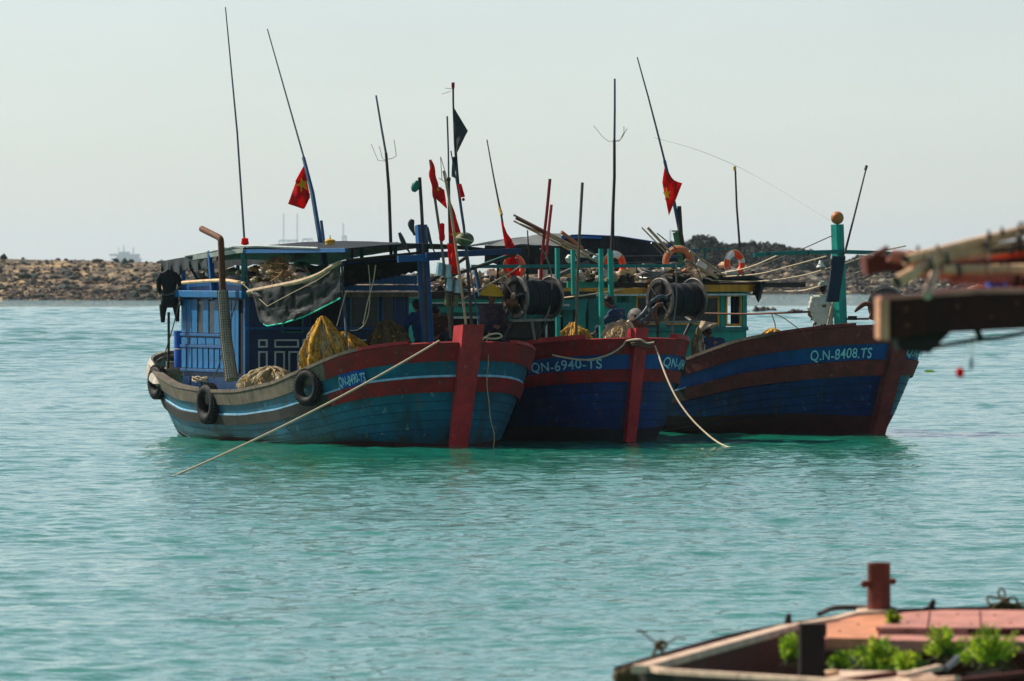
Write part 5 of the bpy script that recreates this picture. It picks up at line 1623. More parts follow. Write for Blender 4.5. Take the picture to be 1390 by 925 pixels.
flag(((689, 318), (688, 337), (699, 335), (694, 325)), b2.B_(690, 330, 1.2).y - .12, 'red pennant tip right of the middle boat\'s leaning antenna', folds=1)
flag(((685, 346), (694, 381), (708, 381), (700, 345)), b2.B_(690, 350, 1.2).y - .14, 'red flag folded down beside the left net drum', folds=2, st=(.3, .1, .05, 1, 0))
# bundle of poles lying over the roof
t = thing('pole_bundle', W(760, 345, YP), 'bundle of pale rods sticking up left over the middle boat\'s roof', 'rods')
for (a, b_, r_, m_) in (((697, 292), (800, 345), .022, 'pole_wood'), ((697, 300), (790, 348), .018, 'bamboo'), ((705, 304), (822, 352), .02, 'pole_wood'), ((730, 312), (815, 358), .024, 'pole_wood'), ((716, 313), (718, 348), .012, 'pole_dark')):
    mb = MB(); mb.tube([W(*a, YP), W(*b_, YP + .3)], r_, 6); mb.build('rod', m_, t, smooth=True)
mb = MB(); mb.tube(poly([W(700, 296, YP - .03), W(722, 307, YP - .03), W(738, 315, YP - .03)], 4), .028, 7); mb.build('red_wrapping', 'rust', t)
mb = MB(); mb.tube([W(762, 315, YP - .2), W(790, 337, YP)], .035, 8); tag(mb.build('orange_pole', 'orange_faded', smooth=True), 'short orange pole end beside the bundle of rods', 'pole')
# rods over the right wheelhouse
YR = b3.T_(900, 340, 5.5).y
t = thing('pole_bundle', W(960, 380, YR), 'pale rods leaning left over the right wheelhouse roof', 'rods')
for (a, b_, r_, m_) in (((879, 309), (912, 345), .028, 'pole_wood'), ((871, 309), (905, 344), .014, 'pole_wood'), ((892, 317), (918, 338), .012, 'pole_dark'), ((936, 341), (985, 375), .03, 'pole_wood'), ((930, 353), (975, 378), .03, 'pole_wood'), ((884, 330), (900, 346), .012, 'steel')):
    mb = MB(); mb.tube([W(*a, YR), W(*b_, YR + .2)], r_, 6); mb.build('rod', m_, t, smooth=True)

# ---- lifebuoys
def lifebuoy(px, py, Y, Rr, r, yaw, m, lab, whites=(), tilt=0):
    c = W(px, py, Y)
    ax = Matrix.Rotation(R(yaw), 3, 'Z') @ V((0, -1, 0))
    t = thing('lifebuoy', c - ZU * (Rr + r), lab, 'lifebuoy', 'lifebuoys on the roofs')
    mb = MB(); mb.torus(c, ax, Rr, r, 36, 12); mb.build('ring', m, t, smooth=True)
    d, s, u = frame_of(ax)
    for a0, a1 in whites:
        mb = MB(); mb.torus(c, ax, Rr, r * 1.03, 10, 12, a0=R(a0), a1=R(a1)); mb.build('reflective_band', 'white', t, smooth=True)
    mb = MB(); mb.torus(c, ax, Rr + r * 1.15, .010, 36, 5); mb.build('grab_line', 'rope', t)
YL = b3.T_(834, 360, 5.6).y
lifebuoy(834, 361, YL, .215, .062, 38, 'orange', 'bright orange lifebuoy with a pale band behind the turquoise posts', ((65, 120),))
lifebuoy(921, 355, b3.T_(921, 355, 5.7).y, .24, .058, -8, 'orange_faded', 'faded orange lifebuoy below the leaning flag antenna')
lifebuoy(997, 358, b3.T_(997, 358, 5.7).y, .20, .06, 40, 'orange', 'orange and white lifebuoy on the corner of the right wheelhouse', ((20, 75), (150, 175)))
mb = MB(); c = W(700, 362, b2.T_(700, 362, 3.0).y)
lifebuoy(698, 363, b2.T_(698, 363, 4.2).y, .18, .055, 30, 'orange', 'orange lifebuoy partly hidden behind the red folded flag')

# ---- roof clutter on boats 2 and 3
def clutter2():
    rr = random.Random(31)
    def blk(px, py, Y, w, h, d, m, lab, rot=0., name='foam_block', cat='foam block', grp='foam blocks and sacks on the roofs'):
        c = W(px, py, Y); a = R(rot)
        mb = MB(); mb.box(c, (w, d, h), (V((math.cos(a), .1, math.sin(a))).normalized(), V((-.1, 1, 0)).normalized(), V((-math.sin(a), 0, math.cos(a)))), bev=.03)
        o = mb.build(name, m); tag(o, lab, cat, grp)
    Y = b3.T_(815, 365, 5.3).y
    blk(822, 371, Y, .20, .13, .2, 'pink_white', 'pinkish tilted foam box left of the bright orange lifebuoy', -25)
    blk(737, 372, b2.T_(737, 372, 3.6).y, .17, .16, .2, 'pink_white', 'pinkish box with a red mark left of the tall turquoise post')
    mb = MB(); mb.box(W(736, 374, b2.T_(737, 372, 3.6).y - .13), (.04, .02, .05)); tag(mb.build('red_mark', 'red_bright'), 'small red tag on the pinkish box', 'tag')
    for px, py, m_, l_ in ((790, 346, 'white', 'white plastic canister lying beside the bundle of rods'), (775, 352, 'white', 'pale sack left of the white canister'), (812, 350, 'float_blue', 'pale blue foam lump right of the white canister')):
        mb = MB()
        if 'canister' in l_ and 'lying' in l_: mb.lathe(W(783, 344, Y), V((.95, -.25, -.05)), [(.05, 0), (.08, .02), (.08, .2), (.05, .23), (.03, .23), (.03, .25)], 16)
        else: mb.ball(W(px, py, Y + .1), (.11, .1, .085), 14, jit=.4)
        tag(mb.build('canister' if 'lying' in l_ else 'sack', m_, smooth=True), l_, 'canister' if 'lying' in l_ else 'sack', 'foam blocks and sacks on the roofs')
    mb = MB(); mb.tube([W(745, 380, Y), W(800, 356, Y)], .05, 10); tag(mb.build('grey_pipe', 'tarp_grey', smooth=True), 'thick grey pipe sloping between the turquoise posts', 'pipe')
    Yc = b3.T_(885, 368, 5.5).y
    for i in range(4):
        mb = MB(); c = W(885 + (i % 2) * 2, 371 - i * 2, Yc); mb.torus(c, V((.15 * (i - 2), -.35, 1)), .25 - .01 * i, .028, 32, 8)
        tag(mb.build('hose_coil', 'tarp_grey' if i % 2 else 'steel', smooth=True), ('lowest', 'second lowest', 'second highest', 'topmost')[i] + ' of the four grey hose rings heaped on the gold-edged roof', 'hose', 'hose rings on the roof')
    blk(953, 359, b3.T_(953, 359, 5.6).y, .20, .15, .2, 'white', 'white foam block between the two right lifebuoys', -20)
    blk(966, 366, b3.T_(966, 366, 5.6).y, .22, .13, .2, 'pink_white', 'pink soiled foam block between the two right lifebuoys', -30)
    mb = MB(); mb.ball(W(992, 371, b3.T_(992, 371, 5.4).y), (.14, .12, .07), 14, jit=.4); tag(mb.build('bundle', 'tarp_pale', smooth=True), 'pale cloth bundle in front of the corner lifebuoy', 'bundle')
    for k, (x0, x1, y, tt, bt) in enumerate(((640, 700, 398, 5.2, b2), (760, 905, 380, 5.4, b3), (905, 990, 376, 5.5, b3), (570, 690, 394, 5.4, b2))):
        mb = MB()
        for i in range(60 if k != 2 else 30):
            x = rr.uniform(x0, x1); yy = y - rr.random() ** 1.5 * (26 if k in (0, 3) else 16)
            mb.ball(bt.T_(x, yy, tt + rr.uniform(0, .8)), (rr.uniform(.05, .15), rr.uniform(.05, .12), rr.uniform(.04, .09)), 9, mi=rr.randrange(6), jit=.6)
        for i in range(14):
            x = rr.uniform(x0, x1); yy = y - rr.random() * 14
            mb.tube([bt.T_(x, yy, tt), bt.T_(x + rr.uniform(-16, 16), yy - rr.uniform(-5, 12), tt)], rr.uniform(.01, .02), 5, mi=rr.randrange(6))
        tag(mb.build('roof_oddments', ['pink_white', 'white', 'net_tan', 'rail_dark', 'tarp_grey', 'bamboo']), ['pale sacks, rods and scraps heaped on the middle boat\'s roof', 'pinkish sacks and scraps heaped on the gold-edged roof', 'scraps and rods around the lifebuoys of the right boat', 'white bottles and scraps behind the blue post'][k], kind='stuff')
    mb = MB(); mb.lathe(W(858, 378, Yc - .3), ZU, [(.04, -.1), (.045, -.05), (.045, .0), (.055, .01), (.055, .05), (.03, .06)], 12); tag(mb.build('vent_cap', 'pole_dark', smooth=True), 'small black vent cap on the gold-edged roof', 'vent')
clutter2()

# ---- net drums
def drum(c0, c1, Rr, core, bt, lab, legs):
    ax = (c1 - c0).normalized(); L = (c1 - c0).length
    t = thing('net_drum', (c0 + c1) / 2 - ZU * (Rr + .25), lab, 'net drum', 'net drums on the bows')
    mb = MB(); prof = [(core, 0)]
    n = 26
    for i in range(n + 1):
        prof.append((core + .008 * math.sin(i * 2.4) + .006 * (i % 2), L * (.04 + .92 * i / n)))
    prof.append((core, L))
    mb.lathe(c0, ax, prof, 40); mb.build('wound_net', 'black_net', t, smooth=True)
    mb = MB(); d, s, u = frame_of(ax)
    for i in range(26):
        for j in (-1, 0):
            a = .5 + j * .09
            p = c0 + ax * (L * (.1 + .8 * i / 26)) + (V((0, -1, 0)) * math.cos(a * .2) + ZU * (.25 + j * .06)).normalized() * (core + .012)
            mb.box(p, (.012, .012, .008))
    mb.build('float_line', 'float_blue', t)
    for e, (cc, dd) in enumerate(((c0, -1), (c1, 1))):
        mb = MB()
        mb.torus(cc, ax, Rr, .022, 44, 8)
        if e == 0:
            mb.lathe(cc, ax * dd, [(Rr, 0), (Rr, .02), (Rr * .84, .02), (Rr * .82, -.03), (Rr * .82, -.035), (Rr, -.02)], 44)
        else:
            mb.lathe(cc, ax * dd, [(Rr, 0), (Rr, .02), (.05, .03), (.0, .03)], 44)
        mb.build('flange', 'steel', t, smooth=True)
        if e == 0:
            mb = MB(); mb.lathe(cc, ax * dd, [(Rr * .83, -.03), (Rr * .8, -.05), (.1, -.05), (.09, .05), (.05, .07), (0, .07)], 28); mb.build('hub', 'machine', t, smooth=True)
            mb = MB()
            for i in range(6):
                a = i * math.pi / 3 + .3; mb.tube([cc - ax * .02, cc - ax * .02 + (s * math.cos(a) + u * math.sin(a)) * Rr * .95], .016, 6)
            mb.build('spoke', 'machine', t)
    for (x0, y0, x1, y1, tt, w, m_) in legs:
        mb = MB(); mb.bar(bt.T_(x0, y0, tt), bt.T_(x1, y1, tt), w); mb.build('frame_bar', m_, t)
    return t
def ctr(px, py, Y): return W(px, py, Y)
Y0 = b1.T_(700, 405, 1.5).y
c0 = W(700, 404, Y0 - .1); c1 = W(747, 404, Y0 + .38)
drum(c0, c1, .375, .30, b1, 'left black net drum, above the left boat\'s red bow rail',
     [(690, 436, 752, 434, 1.6, .05, 'steel'), (722, 437, 726, 462, 1.5, .05, 'steel'), (694, 436, 682, 462, 1.4, .05, 'machine'), (744, 434, 728, 462, 1.7, .04, 'machine'), (700, 404, 684, 436, 1.3, .05, 'machine')])
# dark engine block, hydraulic motor and controls beneath
t = thing('winch_motor', b1.T_(700, 462, 1.4), 'greasy dark winch motor below the left net drum', 'winch')
mb = MB(); mb.box(b1.T_(706, 447, 1.9), (.75, .4, .3)); mb.build('gearbox', 'machine', t)
mb = MB(); mb.lathe(b1.T_(694, 412, 1.2), V((-.8, -.5, 0)), [(.07, -.1), (.08, -.05), (.08, .05), (.05, .08), (.05, .14), (0, .14)], 16); mb.build('motor', 'rust', t, smooth=True)
mb = MB(); mb.tube(poly([b1.T_(690, 420, 1.2), b1.T_(682, 440, 1.2), b1.T_(678, 462, 1.3)], 5), .03, 8); mb.build('hose', 'rubber', t, smooth=True)
Y0 = b2.T_(895, 407, 1.3).y
c0 = W(896, 407, Y0 - .1); c1 = W(941, 407, Y0 + .38)
drum(c0, c1, .39, .30, b2, 'right black net drum, above the middle boat\'s red bow',
     [(868, 438, 950, 437, 1.3, .05, 'steel'), (912, 438, 914, 462, 1.2, .05, 'steel'), (870, 438, 862, 462, 1.3, .05, 'machine'), (938, 437, 922, 470, 1.4, .05, 'machine'), (893, 438, 893, 463, 1.3, .05, 'machine')])
t = thing('winch_motor', b2.T_(870, 462, 1.0), 'rusty winch head with a small disc and curved hoses left of the right net drum', 'winch')
mb = MB(); mb.lathe(b2.T_(862, 430, 1.0), V((-.5, -.8, .2)), [(.16, -.01), (.16, .01), (.12, .02), (.04, .03), (.04, .1), (0, .1)], 26); mb.build('disc', 'steel', t, smooth=True)
mb = MB(); mb.ball(b2.T_(861, 440, .9), (.1, .1, .12), 12, jit=.5); mb.box(b2.T_(869, 441, .9), (.12, .12, .14)); mb.build('gearbox', 'rust', t)
for k, pts in enumerate((((860, 436), (872, 426), (884, 410), (897, 402), (906, 406)), ((864, 440), (878, 430), (888, 418), (900, 412)), ((868, 444), (880, 438), (884, 424)), ((893, 440), (889, 425), (892, 415), (899, 414)))):
    mb = MB(); mb.tube(poly([b2.T_(x, y, .85) for x, y in pts], 5), .028 if k < 3 else .04, 8); mb.build('hose', 'antenna' if k < 2 else 'rust', t, smooth=True)
mb = MB(); mb.tube(poly([b2.T_(x, y, .8) for x, y in ((852, 436), (858, 444), (857, 455), (862, 462), (876, 462))], 5), .035, 7); mb.tube(poly([b2.T_(x, y, .75) for x, y in ((820, 452), (838, 442), (850, 448), (852, 458), (836, 462), (822, 458))], 5), .02, 6); mb.build('rope_hank', 'rope', t, smooth=True)
for i in range(5):
    mb = MB(); mb.tube(poly([b2.T_(x + random.uniform(-2, 2), y + random.uniform(-2, 2), .72) for x, y in ((818, 456), (830, 441), (845, 439), (853, 449), (850, 462), (832, 466), (820, 462))], 5), .014, 5); mb.build('rope_hank', 'net_tan', t, smooth=True)
# bent pipes arching over the drums
for pts, bt, tt, lab in ((((733, 338), (740, 346), (746, 362), (749, 380), (748, 402), (744, 425), (738, 434)), b1, 1.3, 'thin bent steel pipe arching over the right end of the left drum'),
                         (((700, 350), (706, 357), (711, 370), (715, 390), (716, 410), (712, 434)), b1, 1.2, 'thin bent steel pipe arching over the left end of the left drum'),
                         (((918, 358), (918, 380), (918, 405), (914, 440)), b2, .9, 'upright steel pipe in front of the right drum'),
                         (((924, 357), (934, 355), (944, 362), (951, 378), (954, 395), (951, 420), (944, 437)), b2, 1.2, 'bent steel pipe arching over the right end of the right drum')):
    mb = MB(); mb.tube(poly([bt.T_(x, y, tt) for x, y in pts], 5), .014, 6); tag(mb.build('guard_pipe', 'steel', smooth=True), lab, 'pipe', 'guard pipes around the net drums')
# wheel winch and cleat on the right bow
Yw = b3.T_(1200, 415, .5).y + .3
t = thing('wheel_winch', W(1200, 440, Yw), 'round steel wheel winch on the right boat\'s bow', 'winch')
c = W(1203, 415, Yw); ax = V((-.35, -.93, 0)).normalized()
mb = MB(); mb.lathe(c, ax, [(.36, -.05), (.37, -.03), (.37, .02), (.33, .03), (.29, .0), (.24, .0), (.22, .03), (.1, .04), (.08, .1), (0, .1)], 44); mb.build('wheel', 'steel', t, smooth=True)
mb = MB(); mb.torus(W(1203, 425, Yw - .12), ax, .17, .014, 28, 6); mb.build('hand_wheel', 'steel', t, smooth=True)
mb = MB(); mb.tube([W(1203, 430, Yw), W(1232, 405, Yw)], .02, 6).tube([W(1195, 432, Yw), W(1185, 460, Yw)], .05, 6).tube([W(1215, 432, Yw), W(1215, 460, Yw)], .05, 6); mb.build('strut', 'machine', t)
Yw -= .15
mb = MB(); mb.tube(poly([W(1160, 424, Yw), W(1166, 418, Yw), W(1174, 413, Yw), W(1182, 415, Yw), (W(1185, 424, Yw)), W(1182, 434, Yw)], 5), [.012, .02, .03, .035, .035, .04, .04, .045, .045, .045, .045, .045, .045, .05, .05, .05, .05, .05, .05, .055, .055, .055, .055, .055, .055, .055][:26], 8)
o = mb.build('cleat', 'rust', smooth=True); tag(o, 'curved rusty hook cleat left of the wheel winch', 'cleat')
t = thing('bow_fitting', W(1160, 440, Yw), 'dark block and bar on the right boat\'s red bow rail', 'fitting')
mb = MB(); mb.box(W(1157, 432, Yw), (.17, .15, .08)); mb.build('block', 'machine', t)
mb = MB(); mb.tube([W(1143, 433.5, Yw), W(1180, 433, Yw)], .022, 6); mb.build('bar', 'rust', t)
mb = MB(); mb.box(W(1143, 441, Yw), (.2, .12, .08)); mb.build('red_cap', 'red_bright', t)

# white bell lamp hanging from the right boat's wire
Yl = b3.T_(1114, 350, 1.3).y
t = thing('bell_lamp', W(1114, 367, Yl), 'cream bell-shaped lamp hanging left of the turquoise bow mast', 'lamp')
mb = MB(); mb.lathe(W(1114, 355, Yl), V((.05, -.1, -1)), [(.02, -.02), (.035, 0), (.04, .03), (.06, .06), (.085, .10), (.09, .115), (.075, .11)], 20); mb.build('shade', 'white', t, smooth=True)
mb = MB(); mb.ball(W(1115, 363, Yl), (.05, .05, .03), 14); mb.build('bulb', 'straw', t, smooth=True)
mb = MB(); mb.tube([W(1114, 356, Yl), W(1114, 351, Yl)], .02, 8).tube([W(1116, 352, Yl), W(1124, 347, Yl)], .005, 4); mb.build('socket', 'machine', t)

# ---- ropes and lines
def rope(pts, r, lab, m='rope', grp=None, cat='rope', name='rope', k=6):
    mb = MB(); mb.tube(poly(pts, k), r, 6); return tag(mb.build(name, m, smooth=True), lab, cat, grp)
pA = b1.hull(.85, b1.zs(.85), 1, .02) + ZU * .07
pA = W(596, 463, b1.hull(.5, 1.8, 1).y)
pB = G(226, 651, -.05)
rope([pA.lerp(pB, i / 10) - ZU * .10 * 4 * (i / 10) * (1 - i / 10) for i in range(11)], .017, 'taut beige mooring rope from the left bow down into the water')
pA = W(888, 462, b2.S.y - .35); pB = G(1002, 612, -.05)
pts = [(889, 470), (893, 480), (900, 500), (909, 522), (921, 545), (938, 568), (958, 588), (975, 601), (990, 608), (1003, 611.5)]
rope([W(x, y, pA.y + (pB.y - pA.y) * i / 9) for i, (x, y) in enumerate(pts)], .016, 'slack beige mooring rope curving from the middle bow into the water')
pts = [(752, 482), (765, 485), (790, 488.5), (812, 487), (832, 480), (848, 470), (858, 463), (868, 461), (878, 466), (888, 465)]
rope([b2.hull(*((lambda tp: (tp[0], W(0, y, tp[1].y).z, 1))(hull_t(b2, x)))) + V((-.03, -.09, 0)) if i < 7 else W(x, y, b2.S.y - .75) for i, (x, y) in enumerate(pts)], .018, 'beige rope draped along the middle boat\'s red rail to its stem')
for y, lb in ((464, 'topmost'), (467, 'middle'), (470, 'lowest')):
    c = b2.Sd + b2.f * .02; c = V((c.x, c.y, W(0, y, c.y).z))
    mb = MB(); pts = []
    for i in range(25):
        a = i / 24 * 6.283; pts.append(c + b2.l * .19 * math.cos(a) + b2.f * .27 * math.sin(a) + ZU * .02 * math.sin(a * 2))
    mb.tube(pts, .017, 6); tag(mb.build('rope_turn', 'rope_dark', smooth=True), lb + ' of the three dark rope turns wound round the middle boat\'s red stem', 'rope', 'rope turns on the middle stem')
pA = W(661, 462, b1.hull(.25, 1.9, -1).y - .1)
rope([W(x, y, b1.S.y - .25) for x, y in ((664, 452), (661, 463), (663, 490), (661, 520), (664, 548), (666, 570), (671, 590), (670, 608))], .010, 'thin pale line dangling down the left boat\'s bow beside the red stem', 'net_tan')
rope([W(x, y, b1.S.y - .1) for x, y in ((654, 462), (664, 455), (676, 453), (681, 457), (672, 460), (656, 459))], .018, 'beige rope end coiled on the left boat\'s bow')
# lines from the right boat's boom
Y3 = b3.T_(1100, 345, 1.2).y; Y4 = b3.T_(990, 370, 5.6).y; Y2 = b2.T_(770, 400, 2.6).y
LG = 'rigging lines of the right boat'
rope([W(1130, 320, Y3), W(1080, 342, Y3 + 1), W(1008, 370, Y4)], .010, 'thin brown line from the bow mast down to the wheelhouse', 'rope_dark', LG, 'line', 'rigging_line')
rope([W(1058, 346, Y3), W(1010, 365, (Y3 + Y4) / 2), W(940, 377, Y4), W(880, 383, Y4), W(850, 392, Y4 - 1), W(800, 400, Y2), W(760, 405, Y2)], .014, 'pale rope from the boom across the gold-edged roof', 'rope', LG, 'line', 'rigging_line')
rope([W(1122, 348, Y3), W(1070, 362, Y3 + 1), W(1030, 372, Y3 + 2), W(980, 376, Y4)], .012, 'pale rope passing behind the bell lamp', 'rope', LG, 'line', 'rigging_line')
rope([W(1128, 363, Y3), W(1090, 374, Y3 + 1), W(1032, 382, Y3 + 2), W(955, 381, Y4)], .013, 'pale sagging rope just below the bell lamp', 'rope', LG, 'line', 'rigging_line')
rope([W(1126, 385, Y3), W(1108, 390, Y3), W(1085, 395, Y3 + 1), W(1040, 396, Y3 + 2)], .013, 'pale rope ending beside the man\'s cap', 'rope', LG, 'line', 'rigging_line')
rope([W(1147, 358, Y3 - .2), W(1190, 343, Y3 - .3), W(1230, 334, Y3 - .3)], .014, 'pale rope rising right from the bow mast', 'rope', LG, 'line', 'rigging_line')
rope([W(1147, 375, Y3 - .2), W(1190, 362, Y3 - .3), W(1230, 352, Y3 - .3)], .010, 'thin lower line rising right from the bow mast', 'rope', LG, 'line', 'rigging_line')
rope([W(888, 187, Y4), W(950, 205, Y4 - 1), W(1020, 236, Y4 - 2), W(1128, 300, Y3)], .0035, 'hair-thin line from the tall antenna down to the bow mast', 'antenna', LG, 'line', 'rigging_line')
rope([W(950, 425.5, Y4 - 2), W(1010, 426.5, Y4 - 3), W(1060, 425, Y4 - 4), W(1100, 423.5, Y4 - 4)], .022, 'long dark brown pole held level at the man\'s waist', 'rust', None, 'pole', 'boat_pole', 4)
rope([W(1047, 425, Y4 - 3), W(1052, 440, Y4 - 3), W(1053, 452, Y4 - 3)], .014, 'short pale stay hanging from the long brown pole', 'rope', LG, 'line', 'rigging_line')
rope([W(1047, 425, Y4 - 3), W(1062, 431, Y4 - 3), W(1078, 442, Y4 - 3), W(1088, 450, Y4 - 3)], .012, 'pale stay slanting right from the long brown pole', 'rope', LG, 'line', 'rigging_line')
YB = b1.T_(600, 400, 2.0).y
rope([W(630, 405, YB), W(660, 388, YB), W(690, 372, YB), W(708, 360, YB)], .014, 'pale rope rising right behind the yellow hat', 'rope', None, 'rope')
rope([W(500, 360, YB), W(502, 385, YB), W(501, 420, YB), W(495, 440, YB), W(485, 448, YB), W(475, 449, YB)], .008, 'thin line hanging in front of the left boat\'s windows', 'rope', 'lines hanging under the left awning', 'line', 'rigging_line')
rope([W(510, 360, YB), W(506, 385, YB), W(499, 410, YB), W(493, 440, YB)], .010, 'slanting pale line under the left awning', 'rope', 'lines hanging under the left awning', 'line', 'rigging_line')
rope([W(470, 395, YB), W(463, 420, YB), W(457, 443, YB)], .010, 'short slanting line left of the steel stay', 'rope', 'lines hanging under the left awning', 'line', 'rigging_line')
Yq = b1.B_(300, 440, 2.1).y
rope([W(331, 384, Yq), W(325, 400, Yq), W(316, 425, Yq), W(304, 470, Yq), W(296, 500, Yq), (W(290, 514, Yq))], .012, 'beige rope slanting across the exhaust pipe to the big tyre', 'rope_dark')
rope([W(245, 402, Yq), W(236, 440, Yq), W(224, 480, Yq), W(218, 500, Yq)], .012, 'dark rope slanting from the stern eave to the leftmost tyre', 'rope_dark')
# ================================================================ PEOPLE
def capsules(mb, segs):
    for a, b, ra, rb in segs:
        a, b = V(a), V(b)
        L = (b - a).length
        n = 5
        pts, rs = [], []
        d = (b - a).normalized() if L > 1e-6 else ZU
        for k in range(4):
            th = math.pi / 2 * (k / 3.5); pts.append(a - d * ra * math.cos(th)); rs.append(max(.001, ra * math.sin(th)))
        for k in range(n + 1):
            pts.append(a.lerp(b, k / n)); rs.append(ra + (rb - ra) * k / n)
        for k in range(4):
            th = math.pi / 2 * (1 - (k + 1) / 4.4); pts.append(b + d * rb * math.cos(th)); rs.append(max(.001, rb * math.sin(th)))
        mb.tube(pts, rs, 12)
def fuse(name, build, mk, parent, voxel, smooth=3):
    mb = MB(); build(mb)
    o = mb.build(name, mk, parent)
    md = o.modifiers.new('r', 'REMESH'); md.mode = 'VOXEL'; md.voxel_size = voxel; md.use_smooth_shade = True
    sm = o.modifiers.new('s', 'SMOOTH'); sm.factor = .5; sm.iterations = smooth
    dg = bpy.context.evaluated_depsgraph_get(); dg.update()
    me = bpy.data.meshes.new_from_object(o.evaluated_get(dg))
    o.modifiers.clear(); old = o.data; o.data = me; bpy.data.meshes.remove(old)
    return o
def person(loc, yaw, J, label, shirt, trousers='trousers', hat=None, hat_m=None, short_sleeve=True, scale=1.0, grip=(.6, .6)):
    """loc: pelvis in the world; yaw: facing, degrees from the camera's +Y (0 = back to the camera), anticlockwise; J local joints (right, fwd, up)"""
    rot = Matrix.Rotation(R(yaw), 3, 'Z')
    def L(p): return V(loc) + rot @ (V(p) * scale)
    g = {k: L(p) for k, p in J.items()}
    base = V(loc) + ZU * min(J['anL'][2], J['anR'][2]) * scale
    t = thing('person', base, label, 'person', 'people working on the boats')
    X = rot @ V((1, 0, 0)); Fw = rot @ V((0, 1, 0))
    spine = (g['neck'] - g['pel']).normalized()
    hd = (g['head'] - g['neck']).normalized()
    face = (rot @ V(J.get('look', (0, 1, 0)))).normalized(); face = (face - hd * face.dot(hd)).normalized()
    ear = hd.cross(face).normalized()
    s = scale
    def body(mb):
        segs = [(g['pel'] - X * .07 * s, g['pel'] + X * .07 * s, .105 * s, .105 * s),
                (g['pel'], g['che'], .115 * s, .13 * s)]
        for sg in (-1, 1):
            segs.append((g['pel'] + X * .05 * sg * s, g['che'] + X * .065 * sg * s, .10 * s, .115 * s))
        segs += [(g['che'] - X * .08 * s, g['che'] + X * .08 * s, .115 * s, .115 * s),
                 (g['shL'], g['shR'], .062 * s, .062 * s),
                 (g['che'], g['neck'], .09 * s, .055 * s),
                 (g['neck'], g['head'] - hd * .02 * s, .052 * s, .05 * s)]
        for sd in 'LR':
            segs += [(g['sh' + sd], g['el' + sd], .05 * s, .038 * s), (g['el' + sd], g['ha' + sd], .038 * s, .026 * s),
                     (g['hi' + sd], g['kn' + sd], .085 * s, .055 * s), (g['kn' + sd], g['an' + sd], .055 * s, .038 * s)]
            fd = (g['kn' + sd] - g['an' + sd]).normalized()
            toe = g['an' + sd] + (Fw * .16 - ZU * .05) * s
            segs.append((g['an' + sd] - ZU * .03 * s - Fw * .03 * s, toe, .038 * s, .028 * s))
            # hand: palm, four unequal bent fingers, a thumb
            ar = (g['ha' + sd] - g['el' + sd]).normalized()
            side = ar.cross(Fw + ZU * .01).normalized() if abs(ar.dot(Fw)) < .95 else X
            curl = side.cross(ar).normalized() * (1 if sd == 'R' else 1)
            w = g['ha' + sd]; pe = w + ar * .075 * s
            for q in (-.022, 0, .022): segs.append((w + side * q * .7 * s, pe + side * q * s, .016 * s, .013 * s))
            for i, (q, ln) in enumerate(((-.030, .055), (-.010, .072), (.010, .068), (.029, .058))):
                a = pe + side * q * s; b_ = a + (ar * .8 + curl * .5) * ln * .5 * s; c_ = b_ + (ar * .35 + curl * .9) * ln * .5 * s
                segs += [(a, b_, .0095 * s, .0088 * s), (b_, c_, .0088 * s, .0075 * s)]
            a = w + (ar * .025 - side * .028) * s; b_ = a + (ar * .03 - side * .022 + curl * .012) * s
            segs += [(a, b_, .0105 * s, .01 * s), (b_, b_ + (ar * .026 + curl * .014) * s, .01 * s, .008 * s)]
        capsules(mb, segs)
        c = g['head'] + hd * .075 * s
        mb.ball(c, (.075 * s, .094 * s, .112 * s), 20, ax=(ear, face, hd))
        mb.ball(c - hd * .055 * s + face * .028 * s, (.055 * s, .06 * s, .055 * s), 14, ax=(ear, face, hd))     # jaw
        mb.ball(c - hd * .012 * s + face * .098 * s, (.013 * s, .022 * s, .024 * s), 10, ax=(ear, face, hd))    # nose
        mb.ball(c - hd * .055 * s + face * .088 * s, (.024 * s, .012 * s, .009 * s), 10, ax=(ear, face, hd))    # lips
        for e in (-1, 1):
            mb.ball(c + ear * e * .077 * s - hd * .005 * s, (.010 * s, .018 * s, .030 * s), 10, ax=(ear, face, hd))
            mb.ball(c + ear * e * .03 * s + hd * .022 * s + face * .083 * s, (.022 * s, .012 * s, .008 * s), 8, ax=(ear, face, hd))  # brow
    fuse('body', body, 'skin', t, .009, 2)
    c = g['head'] + hd * .075 * s
    mb = MB()
    for e in (-1, 1): mb.ball(c + ear * e * .03 * s + hd * .006 * s + face * .088 * s, (.013 * s, .007 * s, .007 * s), 8, ax=(ear, face, hd))
    mb.build('eyes', 'hair', t, smooth=True)
    def hair(mb):
        mb.ball(c + hd * .022 * s - face * .012 * s, (.083 * s, .096 * s, .104 * s), 20, ax=(ear, face, hd))
        mb.ball(c - hd * .02 * s - face * .04 * s, (.074 * s, .064 * s, .085 * s), 16, ax=(ear, face, hd))
    fuse('hair', hair, 'hair', t, .010, 2)
    def top(mb):
        segs = []
        for sg in (-1, 0, 1):
            segs.append((g['pel'] + X * .065 * sg * s - spine * .02, g['che'] + X * .085 * sg * s, .128 * s, .132 * s))
        segs += [(g['shL'], g['shR'], .078 * s, .078 * s), (g['che'], g['neck'] - spine * .03 * s, .11 * s, .07 * s)]
        for sd in 'LR':
            m = g['el' + sd] if not short_sleeve else g['sh' + sd].lerp(g['el' + sd], .78)
            segs.append((g['sh' + sd], m, .075 * s, .064 * s))
            if not short_sleeve: segs.append((g['el' + sd], g['ha' + sd].lerp(g['el' + sd], .12), .058 * s, .042 * s))
        capsules(mb, segs)
    o = fuse('shirt', top, shirt, t, .013, 3)
